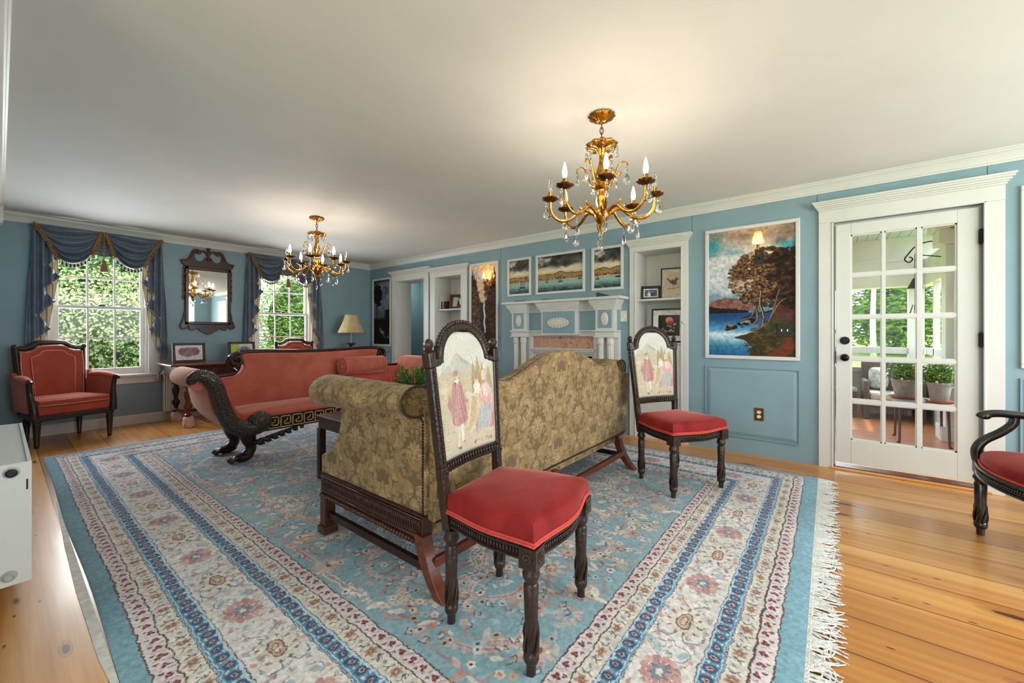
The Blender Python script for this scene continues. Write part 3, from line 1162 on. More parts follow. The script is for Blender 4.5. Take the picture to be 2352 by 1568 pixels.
def rug():
    arr = rug_image()
    m = image_mat('hand knotted rug pile', arr, 0.95, spec=0.05, sheen=0.12)
    t = m.node_tree
    nzn = t.nodes.new('ShaderNodeTexNoise')
    nzn.inputs['Scale'].default_value = 240
    nzn.inputs['Detail'].default_value = 2
    tcn = t.nodes.new('ShaderNodeTexCoord')
    bp = t.nodes.new('ShaderNodeBump')
    bp.inputs['Distance'].default_value = 0.004
    bp.inputs['Strength'].default_value = 0.22
    t.links.new(tcn.outputs['Object'], nzn.inputs['Vector'])
    t.links.new(nzn.outputs['Fac'], bp.inputs['Height'])
    t.links.new(bp.outputs[0], t.nodes['Principled BSDF'].inputs['Normal'])
    r = thing('oriental_rug', 'large blue and cream oriental rug with bordered floral pattern on the pine floor', 'rug', (0, 0, 0))
    W, H = RX1 - RX0, RY1 - RY0

    def fn(u, v):
        e = min(u * W, (1 - u) * W, v * H, (1 - v) * H)
        z = (RZ - 0.0008) * min(1, (0.15 + e / 0.012)) if e < 0.012 else RZ - 0.0008
        wob = 0.005 * (sin(v * 17) - 1) * (1 if u < 0.02 else 0)
        return (RX0 + u * W + wob, RY0 + v * H, z)
    mb = MB()
    us = [0, 0.0025] + [k / 24 for k in range(1, 24)] + [0.9975, 1]
    vs = [0, 0.0018] + [k / 40 for k in range(1, 40)] + [0.9982, 1]
    pts = [fn(a, b) for b in vs for a in us]
    n = len(us)
    fs, uv = [], []
    for j in range(len(vs) - 1):
        for i in range(n - 1):
            a = j * n + i
            fs.append((a, a + 1, a + n + 1, a + n))
            uv.append([(us[i], vs[j]), (us[i + 1], vs[j]), (us[i + 1], vs[j + 1]), (us[i], vs[j + 1])])
    mb.add(pts, fs, uv)
    mb.build('rug_pile', m, r, smooth=True)
    # knotted fringe along both short ends
    rng = random.Random(5)
    mf = plain('cream cotton fringe', (226, 224, 216), 0.9, var=0.22, scale=260)
    for name, y0, sg in (('fringe', RY0, -1), ('fringe', RY1, 1)):
        fb = MB()
        x = RX0 + 0.01
        while x < RX1 - 0.01:
            L = rng.uniform(0.085, 0.125) if sg < 0 else rng.uniform(0.02, 0.035)
            lean = 0.30 * sin(x * 46) + 0.2 * sin(x * 113) + rng.gauss(0, 0.20)
            bend = rng.gauss(0, 0.4)
            p = []
            for k in range(5):
                t = k / 4
                ang = lean + bend * t * t
                p.append((x + L * t * sin(ang), y0 + sg * (L * t * cos(ang) - 0.008), 0.0045 * (1 - t) + 0.0038 + 0.0012 * sin(pi * t) * rng.uniform(0.2, 1.6)))
            fb.tube(p, [0.0034, 0.0042, 0.0042, 0.0034, 0.0022], 4, caps=False)
            x += rng.uniform(0.0038, 0.0068)
        fb.tube([(RX0, y0 + sg * 0.002, 0.0065), (RX1, y0 + sg * 0.002, 0.0065)], 0.0045, 6)
        f = fb.build(name, mf, r, smooth=True)
        f['label'] = 'cream knotted fringe'
    p = MB().prism([(0.236, 4.1), (0.214, 3.2), (0.207, 2.6), (0.212, 2.0), (0.236, 1.55), (0.2395, 1.55), (0.2395, 4.1)], 'z', 0.0, 0.003).build('floor_strip', plain('white floor strip', (214, 213, 208), 0.8))  # thin white strip on the boards along the rug edge
    tag(p, 'thin white floor strip along the long edge of the rug', 'floor strip')


rug()

# ------------------------------------------------------------------ tapestry side chairs
M_RED = velvet('red velvet', (120, 22, 26), (150, 38, 38), 0.55, (255, 165, 155), 7)
M_REDT = plain('red gimp braid', (190, 66, 58), 0.8, 0, 0.25, 300, 0, 0.002)


def tapestry():
    random.seed(11)
    c = Cv(100, 130, (214, 204, 184), 6)
    H, W = c.h, c.w
    yy = (np.arange(H) / H)[:, None]
    f = fbm(H, W, 70, 3, 5)
    sky_ = C3((206, 210, 204)) * (0.93 + 0.12 * f[..., None])
    grd = C3((208, 194, 162)) * (0.84 + 0.30 * f[..., None])
    m = np.clip((yy - 0.66 + 0.06 * (f - 0.5)) * 14, 0, 1)[..., None]
    c.a = grd * (1 - m) + sky_ * m
    # hills
    c.poly([(8, 88), (22, 96), (36, 108), (46, 101), (58, 95), (74, 88), (74, 80), (8, 80)], (176, 184, 176), 0.75)
    c.poly([(36, 108), (46, 101), (58, 95), (50, 94), (42, 98)], (150, 156, 152), 0.7)
    c.poly([(30, 103), (36, 108), (42, 101), (37, 98)], (206, 180, 146), 0.7)
    for k in range(60):
        x, y = random.uniform(5, 60), random.uniform(62, 88)
        c.ell(x, y, random.uniform(3, 8), random.uniform(1.4, 3.4), random.choice([(196, 180, 140), (182, 170, 136), (206, 182, 152), (178, 182, 156), (212, 176, 140)]), random.uniform(-0.5, 0.5), 0.6, 0.3)
    for x, h in ((62, 40), (70, 47), (77, 38), (88, 32)):
        c.poly([(x - 5, 58), (x - 4, 58 + h * 0.6), (x, 58 + h), (x + 4, 58 + h * 0.6), (x + 5, 58)], (168, 146, 98), 0.85)
        for k in range(14):
            c.line([(x - 4 + k * 0.6, 58 + random.uniform(0, h * 0.5)), (x - 3 + k * 0.5, 62 + random.uniform(0, h * 0.6))], 0.7, random.choice([(136, 118, 80), (196, 172, 124)]), 0.7)
    # ground
    c.poly([(0, 0), (100, 0), (100, 24), (0, 26)], (206, 190, 158), 0.8)
    for k in range(26):
        y = random.uniform(3, 40)
        x = random.uniform(5, 80)
        c.line([(x, y), (x + random.uniform(6, 16), y + random.uniform(-0.6, 0.8))], 0.6, (168, 150, 118), 0.55)
    # standing figure in a rose coat
    c.poly([(22, 34), (20, 50), (23, 66), (26, 76), (32, 80), (37, 79), (41, 72), (44, 60), (47, 44), (48, 34), (41, 30), (32, 29)], (196, 128, 130))
    c.poly([(26, 34), (26, 60), (30, 76), (33, 76), (31, 56), (31, 33)], (216, 160, 158), 0.9)
    c.poly([(40, 33), (39, 56), (36, 74), (40, 70), (44, 50), (46, 36)], (176, 106, 112), 0.8)
    for x in (24, 29, 35, 38, 43):
        c.line([(x + random.uniform(-1, 1), 33), (31 + (x - 33) * 0.3, 68)], 0.8, (164, 94, 100), 0.6)
    c.poly([(19, 66), (15, 54), (19, 47), (23, 52)], (190, 122, 124))
    c.ell(33, 84, 3.3, 4.2, (226, 190, 166))
    c.ell(32, 86, 4.0, 3.2, (176, 130, 104), 0.4)
    c.line([(31, 79), (30, 72)], 1.6, (120, 84, 72))
    c.poly([(35, 31), (36, 12), (40, 12), (40, 31)], (232, 224, 208))
    c.poly([(30, 30), (30, 8), (33, 8), (34, 30)], (222, 208, 184))
    c.poly([(28, 8), (35, 4), (36, 8)], (140, 100, 80))
    c.poly([(36, 12), (42, 11), (42, 13.5)], (150, 108, 86))
    rg = random.Random(2)
    for k in range(46):
        x0 = rg.uniform(22, 46)
        c.line([(x0, rg.uniform(32, 40)), (32 + (x0 - 34) * 0.55, rg.uniform(46, 60)), (32.5 + (x0 - 34) * 0.28, rg.uniform(64, 76))], rg.uniform(0.4, 0.8), rg.choice([(168, 98, 104), (222, 176, 172), (182, 114, 118), (206, 150, 148)]), 0.6)
    for y in range(40, 76, 5):
        c.ell(34, y, 0.6, 0.6, (226, 204, 176))
    c.poly([(40, 66), (47, 57), (51, 55), (50, 52), (45, 53), (38, 60)], (190, 122, 124), 0.9)
    c.ell(51, 53.5, 1.6, 1.3, (226, 190, 166))
    c.poly([(29, 78), (33, 74), (37, 78), (34, 80)], (232, 224, 212))
    # seated pair with a grey-blue skirt and a fair-coated figure behind
    c.poly([(47, 30), (50, 46), (56, 60), (63, 64), (66, 50), (62, 24), (52, 18)], (222, 200, 158))
    for k in range(9):
        c.line([(49 + k * 1.5, 22 + k), (57 + k, 58)], 0.8, (178, 140, 96), 0.7)
    c.poly([(52, 56), (46, 62), (49, 66), (58, 60)], (220, 204, 178))
    c.poly([(60, 70), (66, 76), (72, 70), (70, 60), (62, 60)], (230, 224, 212))
    c.ell(66, 76, 3.4, 3.8, (228, 190, 164))
    c.ell(66.5, 78, 3.8, 2.6, (186, 140, 104))
    c.poly([(70, 44), (70, 60), (74, 70), (82, 72), (90, 66), (94, 52), (94, 32), (88, 26), (80, 22), (72, 20), (62, 14), (66, 40)], (222, 164, 160))
    c.poly([(76, 68), (82, 70), (88, 64), (84, 54), (76, 56)], (236, 206, 200))
    c.poly([(72, 46), (84, 48), (90, 40), (88, 28), (80, 18), (70, 22), (62, 14), (66, 36)], (168, 176, 184))
    for k in range(8):
        x = 67 + k * 2.6
        c.line(cr([(x + 2, 46), (x - 1, 36), (x + 1, 26), (x - 2, 19)], 4), 0.6, [(198, 204, 208), (140, 149, 160)][k % 2], 0.6)
    c.poly([(62, 14), (66, 36), (60, 26)], (206, 132, 132))
    c.poly([(88, 28), (92, 44), (96, 30), (92, 18), (84, 18)], (206, 126, 122), 0.9)
    c.ell(78, 78, 3.8, 4.4, (230, 190, 166))
    c.ell(79, 82, 4.8, 4.2, (216, 196, 160))
    c.ell(82, 90, 3.4, 3.0, (224, 214, 196))
    for k in range(70):
        x, y = rg.uniform(64, 95), rg.uniform(18, 66)
        if y > 50 - (x - 64) * 0.2 and x < 70:
            continue
        sk = x < 90 and y < 47
        c.line(cr([(x, y), (x + rg.uniform(-1.5, 1.5), y - rg.uniform(3, 5)), (x + rg.uniform(-3, 3), y - rg.uniform(7, 10))], 3), rg.uniform(0.4, 0.8), rg.choice([(150, 160, 170), (204, 210, 214), (186, 192, 196)] if sk else [(204, 134, 132), (238, 206, 200), (190, 116, 116)]), 0.55)
    c.line(cr([(74, 66), (66, 58), (60, 60)], 4), 2.0, (232, 200, 180))
    c.line(cr([(84, 64), (92, 54), (88, 46)], 4), 2.2, (226, 178, 172))
    c.ell(60, 60, 1.5, 1.3, (230, 194, 170))
    for k in range(22):
        c.ell(random.uniform(56, 94), random.uniform(5, 9), random.uniform(0.8, 2.2), 0.9, random.choice([(196, 100, 84), (206, 130, 100), (170, 130, 90)]), random.uniform(0, 3), 0.8)
    # pale green woven border
    for p in ([(0, 0), (3.0, 0), (3.0, 130), (0, 130)], [(97, 0), (100, 0), (100, 130), (97, 130)], [(0, 0), (100, 0), (100, 3), (0, 3)]):
        c.poly(p, (186, 196, 172), 0.85)
    c.a *= (0.90 + 0.2 * fbm(H, W, 5, 8, 2))[..., None]
    rng = random.Random(6)
    for k in range(900):
        x, y = rng.uniform(3, 97), rng.uniform(4, 100)
        a = rng.uniform(0.6, 2.4)
        i, j = int(min(c.h - 1, y * 6)), int(min(c.w - 1, x * 6))
        col = tuple(255 * q for q in c.a[i, j] * rng.choice([0.80, 0.86, 1.08, 1.14]))
        c.line([(x, y), (x + rng.uniform(-1.2, 1.2), y + rng.uniform(-1, 3.4))], rng.uniform(0.4, 0.9), col, 0.7)
    c.warp(0.5, 10, 31)
    g = c.a.mean(axis=2, keepdims=True)
    return (c.a * 0.62 + g * 0.20 + C3((206, 192, 170)) * 0.18) * 0.95


M_TAP = image_mat('woven pastoral tapestry', tapestry(), 0.85, spec=0.1, bump=0.0015)


def carved_leg(mb, x, y, top, r=1.0):
    mb.lathe([(0.016 * r, 0.0), (0.0165 * r, 0.035), (0.022 * r, 0.040), (0.027 * r, 0.052), (0.026 * r, 0.068), (0.018 * r, 0.078), (0.019 * r, 0.10), (0.023 * r, 0.16), (0.0225 * r, 0.165), (0.023 * r, 0.20), (0.0255 * r, top - 0.068),
              (0.021 * r, top - 0.060), (0.023 * r, top - 0.050), (0.029 * r, top - 0.040), (0.030 * r, top - 0.028), (0.024 * r, top - 0.018), (0.026 * r, top)], (x, y, 0), 20)


def acanthus(mb, x, y, r=1.0):
    for k in range(6):
        a = 2 * pi * k / 6
        pts = []
        for j in range(7):
            t = j / 6
            ang = a + 1.15 * t
            rr = (0.0215 + 0.003 * sin(pi * t)) * r
            pts.append((x + rr * cos(ang), y + rr * sin(ang), 0.068 + 0.105 * t))
        mb.tube(pts, [0.004, 0.0055, 0.006, 0.0055, 0.005, 0.004, 0.002], 6)


CH = 0.362   # underside of the seat blocks


def seat_plan(inset=0.0, n=10, bow=0.035, side=0.018):
    """closed outline of the seat, bowed at front and sides, counter-clockwise from front left"""
    fw, bw, fy, by_ = 0.255 - inset, 0.195 - inset, -0.215 + inset, 0.20 - inset
    pts = []
    for k in range(n):
        t = k / n
        pts.append((-fw + 2 * fw * t, fy - bow * sin(pi * t) ** 2))
    for k in range(n):
        t = k / n
        pts.append((fw + (bw - fw) * t + side * sin(pi * t) ** 2, fy + (by_ - fy) * t))
    for k in range(n):
        t = k / n
        pts.append((bw - 2 * bw * t, by_))
    for k in range(n):
        t = k / n
        pts.append((-bw + (bw - fw) * t - side * sin(pi * t) ** 2, by_ + (fy - by_) * t))
    return pts


def cushion(mb, outline, z0, z1, crown, rings=7, edge=0.03):
    """stuffed seat: straight lower edge, rounded shoulder and a domed top"""
    n = len(outline)
    cx = sum(p[0] for p in outline) / n
    cy = sum(p[1] for p in outline) / n
    L = [(1.0, z0), (1.015, z0 + (z1 - z0) * 0.35), (1.012, z0 + (z1 - z0) * 0.62), (0.985, z0 + (z1 - z0) * 0.86), (0.94, z1), (0.8, z1 + crown * 0.45), (0.55, z1 + crown * 0.8), (0.28, z1 + crown * 0.96)]
    vs = []
    for s_, z in L:
        vs += [(cx + (x - cx) * s_, cy + (y - cy) * s_, z) for x, y in outline]
    fs = [tuple(range(n - 1, -1, -1))]
    for i in range(len(L) - 1):
        for k in range(n):
            l = (k + 1) % n
            fs.append((i * n + k, i * n + l, (i + 1) * n + l, (i + 1) * n + k))
    vs.append((cx, cy, z1 + crown))
    c = len(vs) - 1
    b = (len(L) - 1) * n
    for k in range(n):
        fs.append((b + k, b + (k + 1) % n, c))
    return mb.add(vs, fs)


def side_chair(label, loc, rz):
    t = thing('side_chair', label, 'chair', loc, rz, 'tapestry back side chairs')
    # legs
    for x, y in ((-0.228, -0.192), (0.228, -0.192), (-0.175, 0.185), (0.175, 0.185)):
        mb = MB()
        carved_leg(mb, x, y, CH)
        acanthus(mb, x, y)
        mb.build('leg', M_DARKC, t, smooth=40)
    # seat rail with corner blocks and a carved moulding
    ol = seat_plan(0.012)
    n = len(ol)
    mb = MB()
    mb.prism(ol, 'z', CH + 0.006, CH + 0.062)
    rail = mb.build('seat_rail', M_DARKC, t, bevel=0.006)
    mb = MB()
    for dz, r in ((0.014, 0.0055), (0.052, 0.0050), (0.064, 0.0062)):
        o2 = [(x * 1.012, y * 1.012 + 0.0002, CH + dz) for x, y in ol]
        mb.tube(o2, r, 6, closed=True)
    mb.build('rail_moulding', M_DARKC, rail, smooth=40)
    # gadroon beads along front and sides
    mb = MB()
    P_ = ol[:20] + ol[30:]
    for k in range(len(ol)):
        a, b = Vector(ol[k]), Vector(ol[(k + 1) % n])
        if 20 <= k < 30:
            continue
        m_ = max(1, round((b - a).length / 0.0125))
        for j in range(m_):
            p = a + (b - a) * ((j + 0.5) / m_)
            mb.ell((p.x * 1.012, p.y * 1.012, CH + 0.032), (0.0052, 0.0052, 0.011), 6, 5)
    mb.build('gadroon_carving', M_DARKC, rail, smooth=True)
    for x, y in ((-0.228, -0.192), (0.228, -0.192)):
        mb = MB().box((x - 0.032, y - 0.034, CH - 0.006), (x + 0.032, y + 0.030, CH + 0.062))
        sg = 1 if x > 0 else -1
        for face in (0, 1):
            for k in range(8):
                a = 2 * pi * k / 8
                if face == 0:
                    mb.ell((x + 0.013 * cos(a), y - 0.035, CH + 0.028 + 0.013 * sin(a)), (0.007, 0.004, 0.007), 6, 4)
                else:
                    mb.ell((x + sg * 0.033, y + 0.013 * cos(a), CH + 0.028 + 0.013 * sin(a)), (0.004, 0.007, 0.007), 6, 4)
            mb.ell((x, y - 0.036, CH + 0.028) if face == 0 else (x + sg * 0.034, y, CH + 0.028), 0.006, 6, 4)
        mb.build('corner_block', M_DARKC, t, smooth=30)
    # seat
    s = cushion(MB(), seat_plan(0.002), CH + 0.066, CH + 0.140, 0.024).build('seat_cushion', M_RED, t, smooth=60)
    mb = MB()
    for dz, r in ((0.070, 0.0055), (0.079, 0.0045)):
        mb.tube([(x * 1.008, y * 1.008, CH + dz) for x, y in seat_plan(0.0)], r, 6, closed=True)
    mb.build('gimp_trim', M_REDT, s, smooth=True)
    # back: raked posts
    def post(sg, z):
        k = (z - CH) / 0.70
        return Vector((sg * (0.180 + 0.047 * k), 0.196 + 0.062 * k, z))
    HB = 1.045
    for sg in (-1, 1):
        mb = MB()
        for a, b, wd in ((CH - 0.005, 0.60, 0.036), (0.600, 0.985, 0.034), (0.985, HB, 0.040)):
            mb.bar(post(sg, a), post(sg, b), wd, wd, (0, 1, 0))
        q = mb.build('back_post', M_DARKC, t, bevel=0.004)
        mb = MB()
        for k in range(26):
            z = 0.625 + k * 0.0138
            p = post(sg, z)
            mb.ell((p.x, p.y - 0.019, p.z), (0.006, 0.004, 0.0055 if k % 2 else 0.0075), 6, 4)
        mb.build('bead_carving', M_DARKC, q, smooth=True)
        mb = MB()
        for k in range(8):
            a = 2 * pi * k / 8
            p = post(sg, 0.575)
            mb.ell((p.x + 0.011 * cos(a), p.y - 0.020, p.z + 0.011 * sin(a)), (0.006, 0.004, 0.006), 6, 4)
        mb.build('rosette_carving', M_DARKC, q, smooth=True)
        p = post(sg, HB)
        f = MB().lathe([(0.017, 0), (0.022, 0.006), (0.012, 0.012), (0.017, 0.022), (0.019, 0.034), (0.011, 0.048), (0.0, 0.054)], (p.x, p.y, p.z), 12, 6, 0.12)
        f.build('finial', M_DARKC, t, smooth=50)
    # arch, shoulders and lower rail in the back plane
    Z0, ZS, ZT = 0.625, 0.995, 1.135

    def bk(x, z, off=0.0):
        k = (z - CH) / 0.70
        hw = 0.180 + 0.047 * k
        return (x, 0.196 + 0.062 * k + 0.022 * (1 - (x / hw) ** 2) + off, z)
    hw_s = 0.180 + 0.047 * (ZS - CH) / 0.70
    aw = 0.163
    arch = [bk(-hw_s + 0.015, ZS + 0.004)] + [bk(-aw - 0.012, ZS + 0.004)] + [bk(-aw * cos(pi * k / 16), ZS + 0.012 + (ZT - ZS) * sin(pi * k / 16) ** 0.92) for k in range(17)] + [bk(aw + 0.012, ZS + 0.004), bk(hw_s - 0.015, ZS + 0.004)]
    mb = MB().tube(arch, 0.021, 10)
    ar = mb.build('arched_crest', M_DARKC, t, smooth=50)
    mb = MB()
    for k in range(4, 17 * 2 - 3):
        u = k / 32
        x, z = -aw * cos(pi * u), ZS + 0.012 + (ZT - ZS) * sin(pi * u) ** 0.92
        p = bk(x * 1.0, z)
        nx_, nz_ = -cos(pi * u), sin(pi * u)
        for off, sz in ((0.022, 0.012), (0.009, 0.009)):
            mb.ell((p[0] + nx_ * off + random.uniform(-0.002, 0.002), p[1] - 0.012, p[2] + nz_ * off), (sz, 0.010, sz * random.uniform(0.7, 1.1)), 6, 5)
    mb.build('leaf_carving', M_DARKC, ar, smooth=True)
    mb = MB()
    for k in range(62):
        u = k / 61
        x, z = -(aw - 0.014) * cos(pi * u), ZS + 0.006 + (ZT - ZS - 0.004) * sin(pi * u) ** 0.92
        p = bk(x, z)
        mb.ell((p[0], p[1] - 0.016, p[2]), 0.0042, 6, 4)
    mb.build('bead_carving', M_DARKC, ar, smooth=True)
    # lower back rail with gadroons
    k0 = (Z0 - CH) / 0.70
    hw0 = 0.180 + 0.047 * k0
    def railfn(x, z):
        return bk(x, z)
    mb = MB()
    for zz, r in ((Z0 - 0.018, 0.014), (Z0 - 0.045, 0.016), (Z0 - 0.032, 0.015)):
        mb.tube([bk(-hw0 + 0.01 + (2 * hw0 - 0.02) * k / 14, zz) for k in range(15)], r, 8)
    rl = mb.build('back_rail', M_DARKC, t, smooth=50)
    mb = MB()
    for k in range(19):
        x = -hw0 + 0.03 + (2 * hw0 - 0.06) * k / 18
        p = bk(x, Z0 - 0.032, -0.016)
        mb.ell(p, (0.0064, 0.006, 0.015), 8, 6)
    mb.build('gadroon_carving', M_DARKC, rl, smooth=True)
    # padded tapestry panel
    mb = MB()

    def tp(u, v):
        # v over height with arch clamp
        zt = Z0 - 0.008 + v * (ZT - 0.004 - Z0)
        hw = 0.180 + 0.047 * (zt - CH) / 0.70 - 0.012
        if zt > ZS:
            q = min(1.0, (zt - ZS) / (ZT - ZS - 0.004))
            hw = min(hw, (aw - 0.010) * sqrt(max(0.0, 1 - q ** 2)) + 0.004)
        x = -hw + 2 * hw * u
        pad = 0.014 * (sin(pi * min(max(u, 0), 1)) ** 0.5) * (sin(pi * min(1, v * 0.96 + 0.02)) ** 0.4)
        return bk(x, zt, -0.008 - pad)
    nu, nv = 16, 34
    vs = [tp(i / nu, j / nv) for j in range(nv + 1) for i in range(nu + 1)]
    fs, uv = [], []
    for j in range(nv):
        for i in range(nu):
            a = j * (nu + 1) + i
            f = (a, a + 1, a + nu + 2, a + nu + 1)
            fs.append(f)
            uv.append([((vs[q][0] / 0.42) + 0.5, j_ / nv) for q, j_ in zip(f, (j, j, j + 1, j + 1))])
    mb.add(vs, fs, uv)
    tpn = mb.build('tapestry_panel', M_TAP, t, smooth=True, solid=0.008)
    tpn['label'] = 'woven pastoral tapestry panel'
    return t


C1 = side_chair('red velvet side chair with carved tapestry back standing against the gold settee', (1.2815, 0.990, RZ), radians(7.7))
C2 = dup(C1, (3.130, 0.890, RZ), radians(-28.5), 'red velvet side chair with tapestry back near the lake painting')
# ------------------------------------------------------------------ camelback settee in gold damask
def damask():
    S, sc = 100, 6
    c = Cv(S, S, (114, 94, 65), sc)
    rng = random.Random(12)
    g1, g2, g3 = (164, 136, 97), (146, 118, 80), (178, 151, 112)

    def leaf(cx, cy, L, wd, ang, col):
        for dx in (-S, 0, S):
            for dy in (-S, 0, S):
                for mir in (1, -1):
                    x = cx if mir == 1 else S - cx
                    a = ang if mir == 1 else pi - ang
                    mx, my = x + dx + 0.5 * L * cos(a), cy + dy + 0.5 * L * sin(a)
                    if -L < mx < S + L and -L < my < S + L:
                        c.ell(mx, my, L * 0.56, wd, col, a, 1)
                        n = (-sin(a), cos(a))
                        c.line([(x + dx, cy + dy), (x + dx + 0.95 * L * cos(a), cy + dy + 0.95 * L * sin(a))], 0.7, (118, 98, 62), 0.8)

    def stem(pts, col):
        for mir in (1, -1):
            for dy in (-S, 0, S):
                c.line([((p[0] if mir == 1 else S - p[0]), p[1] + dy) for p in cr(pts, 6)], 1.6, col)

    def palm(cx, cy, sz):
        for k in range(9):
            a = pi / 2 + (k - 4) * 0.36
            leaf(cx, cy, sz * (1.0 - 0.07 * abs(k - 4)), sz * 0.16, a, [g1, g3][k % 2])
        for k in range(7):
            a = -pi / 2 + (k - 3) * 0.42
            leaf(cx, cy, sz * 0.6, sz * 0.13, a, g2)
        for dx in (0, S):
            c.ell(cx + dx, cy, sz * 0.17, sz * 0.2, g3)
            c.ell(cx + dx, cy, sz * 0.08, sz * 0.1, (126, 104, 68))
    for (cx, cy, sz) in ((50, 66, 19), (50, 16, 11), (0, 16, 17), (100, 16, 17), (0, 72, 9), (100, 72, 9)):
        palm(cx, cy, sz)
    for pts in ([(50, 40), (38, 46), (26, 60), (28, 78), (38, 84)], [(50, 40), (40, 34), (24, 34), (14, 44), (18, 56)], [(50, 2), (36, 4), (24, 12), (22, 26), (30, 30)], [(2, 90), (14, 88), (26, 94), (32, 104)]):
        stem(pts, g2)
        q = cr(pts, 6)
        for k in range(1, len(q) - 1, 2):
            a = atan2(q[k + 1][1] - q[k - 1][1], q[k + 1][0] - q[k - 1][0])
            for sg in (-1, 1):
                leaf(q[k][0], q[k][1], rng.uniform(7, 11), rng.uniform(1.6, 2.5), a + sg * rng.uniform(0.6, 1.1), rng.choice([g1, g1, g2, g3]))
    for k in range(120):
        leaf(rng.uniform(2, 50), rng.uniform(0, 100), rng.uniform(4, 7), rng.uniform(1.2, 2.0), rng.uniform(0, 6.28), rng.choice([g1, g2]))
    H, W = c.h, c.w
    xx = np.arange(W)[None, :]
    yy = np.arange(H)[:, None]
    c.a *= (0.955 + 0.045 * np.sign(np.sin(xx * 1.4 + yy * 0.35)))[..., None]
    return c.a


M_DAM = image_mat('gold damask', damask(), 0.72, box=0.48, spec=0.2, bump=0.002, sheen=0.10)
M_NAIL = plain('bronze nailheads', (70, 56, 44), 0.3, 1.0)
M_FRET = wood('carved fret mahogany', (44, 24, 18), (84, 48, 34), 0.3, 0, 1.0, 0.3)


def nails(mb, pts, step=0.0125, r=0.0056):
    P_ = [Vector(p) for p in pts]
    carry = 0.0
    for i in range(len(P_) - 1):
        d = P_[i + 1] - P_[i]
        L = d.length
        s = carry
        while s < L:
            p = P_[i] + d * (s / L)
            mb.ell(p, r, 6, 4)
            s += step
        carry = s - L


